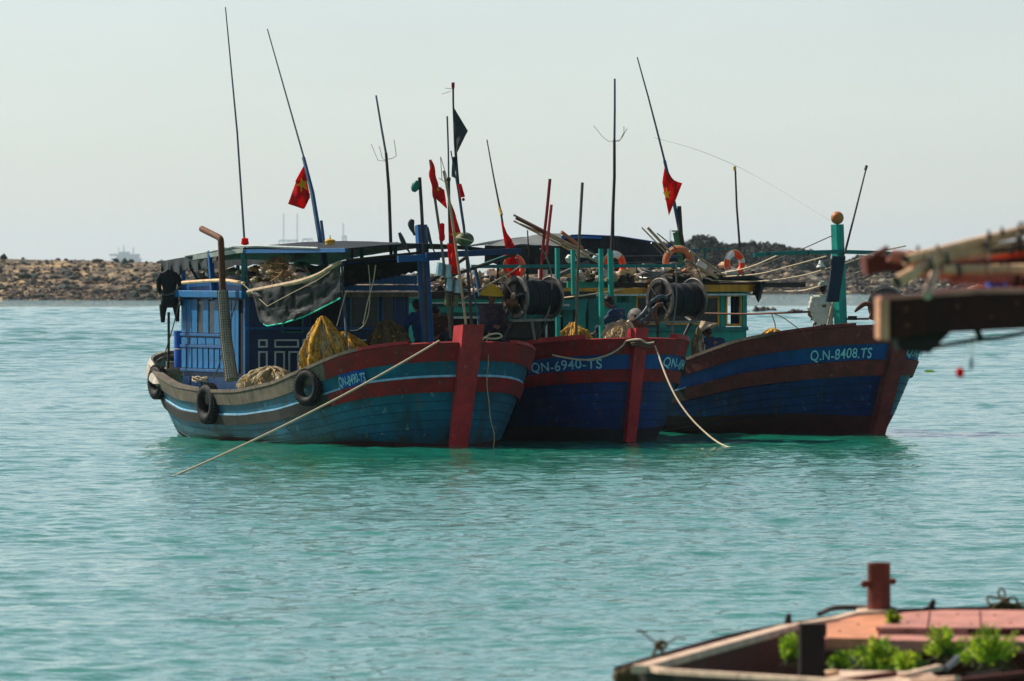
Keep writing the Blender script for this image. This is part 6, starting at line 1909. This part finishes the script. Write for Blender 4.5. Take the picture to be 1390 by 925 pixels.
    # cloth folds
    for v in o.data.vertices:
        p = v.co
        v.co = p + v.normal * (.009 * fbm(p.x * 9, p.y * 9, p.z * 5) + .006 * math.sin(p.z * 46 + 5 * fbm(p.x * 6, p.y * 6, 1)))
    mb = MB(); mb.torus(g['neck'] + spine * .0, (spine + hd).normalized(), .062 * s, .014 * s, 22, 7); mb.build('collar', shirt, t, smooth=True)
    def leg(mb):
        segs = [(g['pel'] - X * .07 * s, g['pel'] + X * .07 * s, .13 * s, .13 * s)]
        for sd in 'LR':
            segs += [(g['hi' + sd], g['kn' + sd], .10 * s, .075 * s), (g['kn' + sd], g['an' + sd] + (g['kn' + sd] - g['an' + sd]) * .12, .072 * s, .06 * s)]
        capsules(mb, segs)
    fuse('trousers', leg, trousers, t, .014, 3)
    if hat == 'cone':
        mb = MB(); cc = c + hd * .035 * s
        mb.lathe(cc, hd, [(r_ * 1.14, h_ * 1.08) for r_, h_ in ((.212, -.012), (.216, -.004), (.21, .004), (.15, .062), (.08, .122), (.012, .175), (0, .178), (.0, .168), (.07, .116), (.145, .055), (.206, -.008))], 36)
        h = mb.build('conical_hat', hat_m, t, smooth=True)
        mb = MB()
        for r_, z_ in ((.205, .007), (.165, .048), (.125, .083), (.085, .119), (.045, .15)): mb.torus(cc + hd * z_ * 1.08, hd, r_ * 1.14 + .002, .0035, 36, 4)
        mb.build('hat_ring', hat_m, h); 
    elif hat == 'cap':
        def capf(mb):
            mb.ball(c + hd * .045 * s - face * .005 * s, (.090 * s, .102 * s, .088 * s), 22, ax=(ear, face, hd))
        h = fuse('cap', capf, hat_m, t, .009, 1)
        mb = MB()
        for k in range(6):
            a = k * math.pi / 6
            pts = [c + hd * .045 * s - face * .005 * s + (ear * math.cos(a) * .092 * s + face * math.sin(a) * .104 * s) * math.cos(b_) + hd * .090 * s * math.sin(b_) for b_ in [i * math.pi / 12 for i in range(13)]]
            mb.tube(pts, .0015, 4)
        mb.torus(c + hd * .015 * s, hd, .088 * s, .006, 26, 6)
        mb.sheet(lambda u, v: c + hd * (.03 - .02 * v) * s + ear * ((u - .5) * .13 * (1 - .25 * v)) * s + face * (.09 + .07 * v - .06 * (u - .5) ** 2 * 4) * s, 8, 4, .008)
        mb.build('cap_trim', 'shirt_navy', t)
    return t
STAND = dict(pel=(0, 0, 0), che=(0, .0, .36), neck=(0, .01, .56), head=(0, .03, .64), shL=(-.175, .0, .48), shR=(.175, .0, .48),
             elL=(-.25, -.02, .22), elR=(.25, -.02, .22), haL=(-.20, .16, .08), haR=(.20, .16, .08), hiL=(-.09, 0, -.04), hiR=(.09, 0, -.04),
             knL=(-.11, .03, -.44), knR=(.11, .03, -.44), anL=(-.12, 0, -.84), anR=(.12, 0, -.84))
def pose(**k):
    d = dict(STAND); d.update(k); return d
# man in cream shirt and cap on the right bow: head centre (1115,386), waist (1117,441)
Yp = b3.T_(1117, 440, 1.5).y
person(W(1117, 441, Yp), 8, pose(elL=(-.26, .02, .20), haL=(-.17, .22, .13), elR=(.26, .02, .20), haR=(.18, .22, .12), look=(.1, 1, 0)), 'man in cream shirt and patterned cap standing with his back turned on the right bow', 'shirt_cream', hat='cap', hat_m=mat('camouflage_cap', (.40, .44, .36), .8, .3, 20, (.06, .08, .06), .7, streak=False), scale=1.0)
# straw-hat worker, bent, navy clothes: hat (966,448), back, arm to right
Yp = b3.B_(968, 480, 1.1).y
SIT = dict(hiL=(-.09, 0, -.02), hiR=(.09, 0, -.02), knL=(-.17, .34, .12), knR=(.17, .34, .12), anL=(-.15, .28, -.26), anR=(.15, .28, -.26))
person(W(972, 492, Yp), 25, pose(che=(0, .10, .30), neck=(-.03, .18, .46), head=(-.06, .21, .535), shL=(-.17, .15, .40), shR=(.17, .12, .40), elL=(-.24, .30, .24), elR=(.33, .16, .22), haL=(-.1, .48, .15), haR=(.40, .32, .08), look=(-.4, 1, -.5), **SIT),
       'worker in a straw conical hat and navy clothes crouching beside the turquoise wheelhouse', 'shirt_navy', hat='cone', hat_m='straw', short_sleeve=False)
# yellow-hat worker on the left boat: hat (666,396), torso to 445
Yp = b1.T_(665, 440, 2.0).y
person(W(664, 449, Yp), -150, pose(che=(0, .05, .30), neck=(0, .08, .47), head=(0, .09, .55), shL=(-.17, .06, .40), shR=(.17, .06, .40), elL=(-.25, .18, .18), elR=(.24, .18, .18), haL=(-.14, .42, .10), haR=(.12, .42, .08), look=(0, 1, -.4), **SIT),
       'worker in a yellow conical hat and dusky shirt sitting beside the left net drum', 'shirt_purple', hat='cone', hat_m='hat_yellow', short_sleeve=False)
# blue-shirt man half hidden by the blue post: head (565,402)
Yp = b1.B_(578, 460, -1.0).y
person(W(577, 466, Yp), 10, pose(che=(-.03, .04, .36), neck=(-.08, .10, .56), head=(-.10, .14, .62), shL=(-.22, .05, .49), shR=(.14, .04, .48), elL=(-.40, .06, .26), elR=(.26, .08, .26), haL=(-.44, .12, .02), haR=(.25, .25, .08), look=(-.2, 1, -.3)),
       'man in a blue shirt behind the big blue post with his bare arm hanging left', 'shirt_blue')
# dark figure right of the drum's engine - brown shirt man behind poles
Yp = b1.B_(605, 455, -1.2).y
person(W(604, 462, Yp), 150, pose(che=(0, .10, .30), neck=(0, .22, .44), head=(0, .28, .48), shL=(-.17, .12, .38), shR=(.17, .12, .38), elL=(-.22, .28, .20), elR=(.22, .28, .20), haL=(-.1, .42, .08), haR=(.1, .42, .05), look=(0, 1, -.8), **SIT),
       'stooping figure in brown behind the foam block floats', mat('brown_shirt', (.09, .04, .025), .8))
# navy-shirt man on the middle boat, profile left, head (828,412)
Yp = b2.T_(840, 450, 3.4).y
person(W(840, 455, Yp), 62, pose(che=(0, .04, .34), neck=(0, .12, .50), head=(0, .17, .56), shL=(-.17, .04, .43), shR=(.17, .04, .43), elL=(-.22, .20, .22), elR=(.20, .20, .20), haL=(-.14, .42, .06), haR=(.12, .44, .02), look=(0, 1, -.45), **SIT),
       'dark-haired man in a navy shirt looking down, on the middle boat behind the turquoise posts', 'shirt_navy')
# ================================================================ NEAR BOAT, lower right (out of focus)
M['rust_red'] = mat('faded_red_deck_paint', (0.50, 0.21, 0.155), .6, .3, 3.5, (0.16, 0.06, 0.035), .85, streak=False, flake=(.55, .42, .36), famt=.7)
M['rust_orange'] = mat('orange_stained_deck', (0.62, 0.25, 0.12), .6, .3, 3.5, (0.25, 0.09, 0.04), .7, streak=False)
M['pale_edge'] = mat('bleached_gunwale', (0.64, 0.46, 0.33), .75, .3, 6, (0.22, 0.10, 0.06), .7, streak=False)
M['dark_maroon'] = mat('dark_maroon_timber', (0.11, 0.026, 0.017), .75, .35, 4, (0.03, 0.015, 0.012), .6)
M['char'] = mat('charred_timber', (0.030, 0.022, 0.018), .85, .4, 8)
M['bollard_red'] = mat('rusty_red_iron', (0.16, 0.04, 0.028), .7, .35, 8, (0.07, 0.03, 0.015), .7)
M['leaf'] = mat('young_leaf', (0.30, 0.50, 0.02), .5, .35, 12, bump=0, translucent=.4)
M['leaf2'] = mat('yellow_green_leaf', (0.55, 0.66, 0.04), .5, .3, 12, bump=0, translucent=.4)
M['leaf3'] = mat('dark_leaf', (0.07, 0.16, 0.015), .5, .35, 12, bump=0, translucent=.3)
M['stem'] = mat('plant_stem', (0.10, 0.09, 0.03), .7, .3, 12)
nb = thing('near_boat', G(1230, 900, .0), 'out of focus red-decked wooden boat in the lower right corner', 'boat')
ZD = 1.0
def quad_slab(name, pts, z, th, m):
    """pts: photo pixels of the top outline at height z"""
    P = [G(x, y, z) for x, y in pts]
    mb = MB(); n = len(P)
    mb.add(P + [p - ZU * th for p in P], [tuple(range(n)), tuple(range(2 * n - 1, n - 1, -1))] + [((i + 1) % n, i, n + i, n + (i + 1) % n) for i in range(n)])
    return mb.build(name, m, nb)
def gun(pts, z, w, h, m, name='gunwale'):
    mb = MB()
    for a, b in zip(pts, pts[1:]): mb.bar(G(*a, z), G(*b, z), w, h)
    return mb.build(name, m, nb)
# far gunwale board running from the bow corner to the deck, with its inner side
gun([(868, 909), (975, 879.5), (1075, 852)], ZD, .095, .045, 'pale_edge')
gun([(1078, 851.5), (1130, 843)], ZD, .085, .04, 'pale_edge')
gun([(1128, 843), (1160, 834), (1205, 832)], ZD, .07, .03, 'pale_edge')
def inner(u, v):
    x = 880 + (1130 - 880) * u; y = np.interp(x, [880, 940, 1010, 1070, 1130], [908, 889, 869, 857, 846])
    p = G(x, y, ZD - .01); return p + V((.02, -.06 - .10 * v, -.45 * v))
mb = MB(); mb.sheet(inner, 14, 5, .03); mb.build('inner_side', 'dark_maroon', nb, smooth=True)
def outer(u, v):
    x = 866 + (1400 - 866) * u; y = np.interp(x, [866, 940, 1010, 1070, 1130, 1205, 1400], [905, 883, 863, 851, 841, 829, 824])
    p = G(x, y, ZD - .02); return p + V((-.12 + .5 * v, .02 - .3 * v, -1.4 * v))
mb = MB(); mb.sheet(outer, 20, 5, .05); mb.build('hull_side', 'dark_maroon', nb, smooth=True)
# near gunwale and hull below
gun([(868, 905), (900, 911), (960, 915), (1030, 919), (1110, 924), (1200, 931), (1420, 960)], ZD, .06, .03, 'pale_edge')
def near_side(u, v):
    x = 868 + (1420 - 868) * u; y = np.interp(x, [868, 900, 1030, 1110, 1200, 1420], [908, 914, 922, 927, 934, 963])
    p = G(x, y, ZD - .02); return p + V((.25 * v * (1 - u), .25 * v, -1.4 * v))
mb = MB(); mb.sheet(near_side, 20, 5, .05); mb.build('hull_side', 'char', nb, smooth=True)
# floor inside the bow
quad_slab('hold_floor', [(885, 908), (1430, 905), (1430, 830), (1128, 846), (1010, 872)], .62, .05, 'dark_maroon')
# red deck in panels with a raised dark coaming
quad_slab('deck_panel', [(1122, 866), (1122, 846), (1168, 836), (1222, 833), (1192, 853), (1192, 867)], ZD, .06, 'rust_orange')
quad_slab('deck_panel', [(1192, 852.5), (1224, 832), (1285, 828), (1440, 829), (1440, 851), (1300, 853)], ZD + .025, .06, 'rust_red')
quad_slab('deck_edge_beam', [(1120, 868), (1192, 869), (1440, 872), (1440, 864), (1192, 862), (1120, 864)], ZD - .01, .07, 'rust_red')
for x0, x1 in ((1262, 1259), (1330, 1331)):            # gaps between the deck boards
    mb = MB(); mb.bar(G(x0, 830, ZD + .028), G(x1, 852, ZD + .028), .008, .006); mb.build('deck_seam', 'dark_maroon', nb)
for x, y in ((1232, 846), (1246, 836), (1275, 848), (1300, 834), (1318, 847), (1350, 835), (1372, 846), (1140, 857), (1165, 848)):
    mb = MB(); mb.lathe(G(x, y, ZD + (.027 if x > 1200 else .002)), ZU, [(.011, 0), (.010, .004), (0, .006)], 8); mb.build('deck_bolt', 'rust', nb)
mb = MB(); mb.bar(G(1190, 857, ZD), G(1440, 859, ZD), .05, .05); mb.build('coaming', 'dark_maroon', nb)
def bulk(u, v):
    p = G(1112 + 330 * u, 870 + 2 * u, ZD - .05); return p + V((0, .02, -.42 * v))
mb = MB(); mb.sheet(bulk, 8, 3, .04); mb.build('bulkhead', 'dark_maroon', nb)
for i, (x0, x1, m_) in enumerate(((1150, 1180, 'pale_edge'), (1310, 1325, 'bollard_red'), (1362, 1372, 'char'))):
    mb = MB(); a = G(x0, 872, ZD - .06); b_ = G(x1, 872, ZD - .06); mb.box((a + b_) / 2 - V((0, .05, .10)), ((b_ - a).length, .03, .10 if i == 0 else .3)); mb.build('stiffener', m_, nb)
# bottom litter: pale planks on the near side
quad_slab('side_board', [(1118, 938), (1120, 910), (1262, 912), (1300, 938)], .93, .05, 'pale_edge')
for a, b_, w, m_ in (((1225, 918), (1275, 906), .05, 'pale_edge'), ((1284, 908), (1300, 893), .025, 'steel'), ((1315, 917), (1362, 912), .04, 'char'), ((1090, 922), (1135, 913), .06, 'bamboo'), ((1300, 925), (1390, 915), .05, 'dark_maroon'), ((1140, 925), (1215, 915), .05, 'dark_maroon'), ((1240, 925), (1300, 921), .05, 'pale_edge')):
    mb = MB(); mb.bar(G(*a, .94), G(*b_, .97), w, .03); mb.build('loose_plank', m_, nb)
# black post
P0 = G(1102, 930, .93)
mb = MB(); k = P0.y / FPX
mb.box(P0 + ZU * (38 * k), (.145, .14, 92 * k)); mb.build('black_post', 'char', nb)
# bollard with cross pin standing on a black base ring
B0 = G(1193, 829, ZD + .01); k = B0.y / FPX
mb = MB(); mb.lathe(B0, ZU, [(16.5 * k, 0), (16 * k, .02), (15.6 * k, 62 * k), (16.2 * k, 63 * k), (15.5 * k, 65 * k), (13 * k, 65 * k), (12.5 * k, 63 * k), (0, 63 * k)], 26); mb.build('bollard', 'bollard_red', nb, smooth=True)
mb = MB(); mb.tube([B0 + V((-22 * k, -.06, 36 * k)), B0 + V((22 * k, .08, 39 * k))], .02, 8); mb.ball(B0 + V((-20 * k, -.055, 36.5 * k)), .027, 8); mb.ball(B0 + V((20 * k, .075, 39 * k)), .024, 8); mb.build('bollard_pin', 'bollard_red', nb, smooth=True)
mb = MB(); mb.lathe(G(1190, 831, ZD), ZU, [(.0, .015), (.13, .02), (.14, .0)], 24); mb.build('bollard_base', 'pale_edge', nb)
mb = MB(); mb.tube(poly([G(1112, 836, ZD) + ZU * .01, G(1132, 830, ZD) + ZU * .02, G(1165, 829, ZD) + ZU * .02, G(1200, 831, ZD) + ZU * .03, G(1214, 832, ZD) + ZU * .02], 5), .018, 8)
tag(mb.build('bollard_rope', 'rope_dark', smooth=True), 'dark rope lying on the near boat\'s deck round its rusty bollard', 'rope')
# cleats and rope knots standing on the near boat
def cleat(px, py, h, lab, m='char', lean=0.0):
    p = G(px, py, ZD); k = p.y / FPX
    mb = MB(); mb.tube([p, p + V((lean * k * .5, 0, h * k * .6)), p + V((lean * k, 0, h * k))], [5.5 * k, 4.5 * k, 2.6 * k], 8); mb.tube([p + V((-14 * k, .0, 0)), p + V((-4 * k, 0, h * k * .2)), p + V((3 * k, 0, 2 * k))], [2 * k, 3 * k, 3 * k], 7)
    tag(mb.build('cleat', m, smooth=True), lab, 'cleat', 'small dark cleats on the near boat')
cleat(1263, 829, 15, 'small dark cleat on the pink deck right of the bollard', lean=5)
cleat(1069, 852, 19, 'small dark cleat on the pale gunwale left of the bollard', lean=2)
def knot(cx, cy, s, seed, lab, n=26, sx=1.0):
    rr = random.Random(seed); p = G(cx, cy, ZD); k = p.y / FPX; mb = MB()
    pts = [p + V((rr.gauss(0, s * k * sx), rr.gauss(0, s * k * .5), abs(rr.gauss(0, s * k * .8)))) for _ in range(n)]
    mb.tube(poly(pts, 4), 1.8 * k, 6)
    return mb, p, k
mb, p, k = knot(1370, 828, 9, 3, '', 34, 1.5)
mb.tube(poly([p + V((-8 * k, 0, 10 * k)), p + V((-6 * k, 0, 24 * k)), p + V((-12 * k, 0, 29 * k)), p + V((-15 * k, 0, 22 * k)), p + V((-10 * k, 0, 16 * k))], 4), 1.4 * k, 6)
tag(mb.build('rope_pile', 'net_brown', smooth=True), 'pile of brown rope with one upright loop on the near boat\'s deck edge', 'rope')
p = G(893, 896, ZD); k = p.y / FPX; mb = MB()
for pts in (((-9, 0), (-5, 10), (2, 20), (8, 26)), ((8, -2), (6, 10), (4, 20), (12, 24)), ((0, 22), (-12, 30), (-22, 38), (-28, 40)), ((6, 22), (16, 24), (26, 30), (38, 28)), ((-4, 18), (4, 26), (12, 20), (4, 14), (-4, 18))):
    mb.tube(poly([p + V((x * k, .02 * math.sin(x), y * k)) for x, y in pts], 4), 2.3 * k if pts[0][1] < 20 else 1.4 * k, 6)
tag(mb.build('rope_knot', 'net_brown', smooth=True), 'frayed brown rope knot tied at the near boat\'s bow corner', 'rope')
p = G(852, 915, ZD - .05); k = p.y / FPX; mb = MB()
for i in range(6): mb.ball(p + V((random.uniform(-12, 12) * k, 0, (random.uniform(-14, 6)) * k)), (9 * k, 8 * k, 12 * k), 12, jit=.5)
tag(mb.build('bow_fender', ['net_brown'], smooth=True), 'dark lumpy rope fender hanging at the tip of the near boat\'s bow', 'fender')
# plants growing in the boat
def plant(px, py, w, h, n, lab, seed, zb=.86):
    rr = random.Random(seed); base = G(px, py, zb); k = base.y / FPX
    t = thing('plant', base, lab, 'plant', 'green plants sprouting in the near boat')
    ms = MB(); ml = MB()
    for i in range(int(n * 1.7)):
        a = rr.random() * 6.28; rad = rr.random() ** .7
        tip = base + V((math.cos(a) * rad * w * k * .64, math.sin(a) * rad * w * k * .35, h * k * (1 - .45 * rad * rad) * rr.uniform(.5, 1.12)))
        mid = base.lerp(tip, .5) + V((rr.gauss(0, 2 * k), 0, 3 * k))
        st = poly([base + V((rr.gauss(0, w * .26 * k), rr.gauss(0, .03), 0)), mid, tip], 4)
        ms.tube(st, .7 * k, 4)
        d0 = (tip - mid).normalized(); m_ = rr.choice((0, 0, 1, 1, 2))
        side = d0.cross(V((rr.gauss(0, .5), -1, rr.gauss(0, .5)))).normalized()
        for j in range(14):                      # leaflets in pairs along the stem
            f_ = .35 + .65 * j / 13
            q = st[min(len(st) - 1, int(f_ * (len(st) - 1)))]
            q = q.lerp(st[min(len(st) - 1, int(f_ * (len(st) - 1)) + 1)], (f_ * (len(st) - 1)) % 1)
            L = (4.5 + 5 * math.sin(math.pi * (1 - f_) * .8 + .3)) * k * rr.uniform(.7, 1.15)
            d = (side * (1 if j % 2 else -1) + d0 * .6 + V((rr.gauss(0, .3), rr.gauss(0, .3), rr.gauss(-.05, .3)))).normalized()
            wv = d.cross(V((rr.gauss(0, .6), -1, rr.gauss(.5, .6)))).normalized() * L * .24
            ml.add([q, q + d * L * .45 + wv, q + d * L - ZU * L * .12, q + d * L * .45 - wv], [(0, 1, 2, 3)], m_)
    ms.build('stem', 'stem', t); ml.build('foliage', ['leaf', 'leaf2', 'leaf3'], t)
plant(1190, 916, 62, 50, 34, 'bushiest bright green plant, in the near boat below the bollard', 1)
plant(1138, 912, 28, 30, 12, 'small green plant just right of the black post', 2)
plant(1232, 918, 46, 32, 20, 'low green plant between the bushiest one and the loose plank', 3)
plant(1074, 904, 30, 46, 14, 'narrow green plant just left of the black post', 4)
plant(1283, 900, 56, 54, 14, 'sparse sprigs rising over the deck edge below the small cleat', 5)
plant(1322, 905, 46, 36, 10, 'thin trailing plant between the sparse sprigs and the right-hand bush', 6)
plant(1350, 910, 66, 60, 26, 'wide leafy plant growing nearest the right edge', 7)
plant(1213, 852, 20, 22, 6, 'tiny sprig sprouting on the deck by the bollard', 8, 1.0)

# ================================================================ NEAR BEAM, upper right (far out of focus)
YB = 36.0
t = thing('near_boat_outrigger', W(1450, 520, YB), 'blurred dark red timber beam with bamboo poles jutting in from the right edge', 'boat rig')
P = lambda x, y, d=0.0: W(x, y, YB + d)
mb = MB()
# beam: box with end face
def prism(name, front, depth, m, near=0.0):
    A = [P(x, y, near) for x, y in front]; n = len(A)
    Bk = [p + V((-.02, depth, .004)) for p in A]
    mb = MB(); mb.add(A + Bk, [tuple(range(n - 1, -1, -1)), tuple(range(n, 2 * n))] + [(i, (i + 1) % n, n + (i + 1) % n, n + i) for i in range(n)])
    return mb.build(name, m, t)
M['peach'] = mat('weathered_orange_end_grain', (.62, .30, .17), .8, .3, 14, (.2, .08, .04), .6)  # peach tone: sunlight on the beam's left end put into the colour
M['beam_dark'] = mat('tarred_maroon_beam', (.045, .012, .009), .75, .45, 7, (.012, .008, .007), .7, flake=(.14, .05, .035), famt=.5)
prism('beam', [(1207, 461), (1196, 458), (1196, 402), (1208, 402), (1260, 400), (1600, 396), (1600, 436), (1320, 450), (1260, 453)], .30, M['beam_dark'])
for x, y in ((1230, 420), (1232, 442), (1300, 416), (1345, 430), (1380, 412)):
    mb = MB(); mb.lathe(P(x, y, -.003), V((0, -1, 0)), [(.014, 0), (.012, .008), (0, .01)], 8); mb.build('bolt', 'rust', t)
prism('beam_cap', [(1196, 408), (1196, 403), (1250, 401), (1300, 394), (1330, 392), (1600, 388), (1600, 395), (1330, 399), (1260, 404)], .34, 'rust_red', -.012)
prism('beam_end', [(1194, 461), (1194, 406), (1207, 408), (1207, 463)], .05, M['peach'], -.02)
prism('keel_block', [(1218, 454), (1290, 452), (1262, 480), (1222, 476)], .25, 'char', .05)
prism('bracket', [(1177, 374), (1175, 349), (1205, 346), (1262, 352), (1300, 372), (1240, 370), (1204, 368)], .2, 'dark_maroon', .35)
for a, b_, r_, m_, d0, d1, nm in (((1228, 353), (1420, 306), .027, 'bamboo', 0, .5, 'bamboo_pole'), ((1268, 352), (1420, 328), .030, 'bamboo', .1, .5, 'bamboo_pole'), ((1216, 383), (1272, 352), .030, 'bamboo', -.1, .1, 'bamboo_pole'),
                                  ((1258, 402), (1274, 358), .024, 'pale_edge', -.05, .15, 'bamboo_pole'), ((1280, 366), (1420, 366), .026, 'bamboo', .1, .2, 'bamboo_pole'), ((1270, 372), (1420, 380), .028, 'rust_red', .25, .3, 'red_pole'),
                                  ((1180, 352), (1206, 336), .014, 'dark_maroon', .3, .3, 'bracket_arm'), ((1210, 345), (1290, 350), .022, 'rust_red', .2, .2, 'red_pole'), ((1230, 356), (1256, 374), .02, 'rust_red', .1, .2, 'red_pole'), ((1300, 358), (1420, 352), .016, 'dark_maroon', .3, .4, 'red_pole')):
    mb = MB(); mb.tube([P(*a, d0), P(*b_, d1)], r_, 12); mb.build(nm, m_, t, smooth=True)
    if nm == 'bamboo_pole' and a[0] < 1230:
        mb = MB(); mb.tube([P(a[0] - .5, a[1] + .5, d0 - .005), P(a[0] + 2, a[1] - 1, d0)], r_ * 1.05, 12); mb.build('pole_end', 'char', t)
for x, y, h in ((1247, 347, 14), (1273, 341, 9), (1343, 326, 14), (1361, 320, 12)):
    mb = MB(); mb.tube([P(x, y, .1), P(x - 1, y - h, .1)], [.014, .005], 7); mb.build('peg', 'char', t)
mb = MB(); mb.tube([P(1372, 346, .1), P(1375, 336, .1), P(1377, 328, .1)], [.012, .01, .004], 7); mb.build('peg', 'char', t)
mb = MB(); mb.tube(poly([P(1386, 345, .3), P(1384, 332, .3), P(1388, 318, .3), P(1383, 306, .3), P(1388, 303, .3), P(1394, 309, .3)], 5), .006, 6); mb.build('wire_loop', 'char', t)
mb = MB(); mb.tube(poly([P(1262, 472, .2), P(1300, 466, .2), P(1330, 461, .2), P(1360, 458, .2), P(1400, 450, .2)], 5), .011, 7); mb.tube([P(1326, 448, .15), P(1333, 464, .15)], .018, 6); mb.build('hanging_cable', 'char', t)
# post outside the picture that carries the beam
mb = MB(); q = P(1440, 400, .2); mb.box(V((q.x + .1, q.y, 1.4)), (.22, .22, 5.4)); mb.build('mooring_post', 'char', t)
# lashings and ends that clutter the poles
for (x, y, r_, d0) in ((1262, 357, .036, .02), (1284, 350, .036, .1), (1340, 334, .034, .2), (1300, 366, .031, .12), (1384, 327, .034, .3)):
    for q in (-1.6, 0, 1.6):
        mb = MB(); mb.torus(P(x + q, y - q * .2, d0), V((1, .1, .25)), r_, .005, 16, 5); mb.build('lashing', 'rope_dark', t)
mb = MB(); mb.tube(poly([P(1262, 357, 0), P(1256, 372, -.03), P(1262, 386, -.03), P(1258, 398, 0)], 4), .005, 5); mb.tube(poly([P(1340, 336, .1), P(1344, 352, .05), P(1338, 366, .08), P(1345, 384, .1)], 4), .004, 5); mb.build('lashing_tail', 'rope_dark', t)
for a, b_, r_, m_ in (((1205, 352), (1262, 360), .012, 'rust_red'), ((1240, 364), (1330, 376), .014, 'dark_maroon'), ((1290, 384), (1400, 378), .012, 'rust_red'), ((1296, 346), (1400, 336), .010, 'char')):
    mb = MB(); mb.tube([P(*a, .25), P(*b_, .3)], r_, 8); mb.build('iron_rod', m_, t, smooth=True)
# litter on the beam
mb = MB(); c = P(1352, 390, .35); mb.ball(c, (.04, .05, .035), 12, jit=.6); mb.ball(c + V((.035, 0, -.01)), (.03, .04, .03), 10, jit=.6); mb.ball(c + V((-.03, 0, .01)), (.02, .04, .03), 10, jit=.6)
tag(mb.build('blue_rag', mat('blue_rag', (.01, .09, .5), .6), smooth=True), 'crumpled bright blue rag lying on the near dark red beam', 'rag')
tf = thing('float_sticks', P(1346, 394, .4), 'orange float sticks lying behind the bamboo poles', 'floats')
for a, b_, w, h_ in (((1312, 394), (1346, 388), .02, .025), ((1346, 392), (1400, 383), .02, .03), ((1366, 376), (1370, 398), .02, .02), ((1342, 347), (1374, 346), .03, .035), ((1374, 344), (1420, 347), .03, .04)):
    mb = MB(); mb.bar(P(*a, .45), P(*b_, .45), w, h_); mb.build('float_stick', 'orange', tf)
for (x, y, h) in ((1381, 392, 20), (1376, 396, 12), (1300, 399, 7), (1286, 401, 8), (1390, 396, 18)):
    mb = MB(); mb.tube([P(x, y, .2), P(x + 1, y - h, .2)], [.014, .01], 7); mb.build('iron_pin', 'char', t, smooth=True)

# ================================================================ FLOATING AND HANGING SMALL THINGS
def weed():
    p = G(1262, 506.5, 0); k = p.y / FPX; rr = random.Random(3); mb = MB()
    for i in range(70):
        c = p + V((rr.gauss(0, 3.0 * k), rr.gauss(0, .1), rr.uniform(0, 2.6 * k))); d = V((rr.gauss(0, 1), rr.gauss(0, .5), rr.uniform(.1, .8))).normalized() * 2.6 * k; s = d.cross(V((0, 1, .3))).normalized() * 1.0 * k
        mb.add([c, c + d * .5 + s, c + d, c + d * .5 - s], [(0, 1, 2, 3)])
    tag(mb.build('water_plant', mat('floating_leaf', (.36, .52, .01), .5)), 'bright yellow-green water plant floating right of the right boat', 'water plant')
weed()
Y = 37.0
t = thing('hanging_float', W(1303, 513, Y), 'blurred red float with a pale blue one, hanging on a line below the near beam', 'float')
mb = MB(); mb.ball(W(1303, 506, Y), (.022, .02, .026), 12, jit=.3); mb.build('red_float', 'flag_red', t, smooth=True)
mb = MB(); mb.ball(W(1318, 493, Y), (.012, .012, .035), 12, jit=.3); mb.build('blue_float', 'float_blue', t, smooth=True)
mb = MB(); mb.tube([W(1318, 487, Y), W(1319, 470, Y), W(1320, 455, Y)], .004, 5); mb.tube([W(1303, 500, Y), W(1310, 480, Y), W(1320, 455, Y)], .002, 4); mb.build('line', 'white', t)
p = G(91, 665, 0); mb = MB(); mb.ball(p, (.05, .05, .02), 8, jit=.4); tag(mb.build('floating_scrap', 'bamboo'), 'tiny tan scrap floating on the open water at the left', 'scrap')
p = G(240, 585, 0); mb = MB()
for i in range(7): mb.ball(b1.hull(12.0, .05, 1) + V((random.uniform(-.12, .25), -.05 - random.random() * .1, random.uniform(-.02, .14))), (.05, .05, .04), 8, jit=.5)
tag(mb.build('stern_growth', 'pink_white'), 'pinkish growth at the left boat\'s stern waterline', 'growth')
# ================================================================ HAZE
hz = bpy.data.materials.new('sea_haze'); hz.use_nodes = True
nt = hz.node_tree; nt.nodes.clear()
pv = nt.nodes.new('ShaderNodeVolumePrincipled')
pv.inputs['Color'].default_value = (0.82, 0.94, 1.0, 1)
pv.inputs['Density'].default_value = 0.00005
pv.inputs['Anisotropy'].default_value = 0.35
om = nt.nodes.new('ShaderNodeOutputMaterial')
nt.links.new(pv.outputs[0], om.inputs['Volume'])
HX, H0, H1, HT = 27000, -250, 27000, 115.0
mb = MB()
mb.add([(-HX, H0, -5), (HX, H0, -5), (HX, H1, -5), (-HX, H1, -5), (-HX, H0, HT), (HX, H0, HT), (HX, H1, HT), (-HX, H1, HT)],
       [(3, 2, 1, 0), (4, 5, 6, 7), (0, 1, 5, 4), (1, 2, 6, 5), (2, 3, 7, 6), (3, 0, 4, 7)])
tag(mb.build('haze', hz, origin=(0, 0, -5)), 'thin pale sea haze over the water', kind='stuff')
import OpenImageIO as o,sys
b=o.ImageBuf('/workdir/render_main.png');p=b.get_pixels();h,w=p.shape[:2]
for x,y in ((60,20),(60,160),(60,300),(1300,20),(1300,280),(680,870),(160,680),(160,440),(20,430),(1330,560)):
    X=int(x/1390*w);Y=int(y/925*h);q=p[max(0,Y-3):Y+4,max(0,X-3):X+4,:3].mean((0,1));print(x,y,(q*255).round())
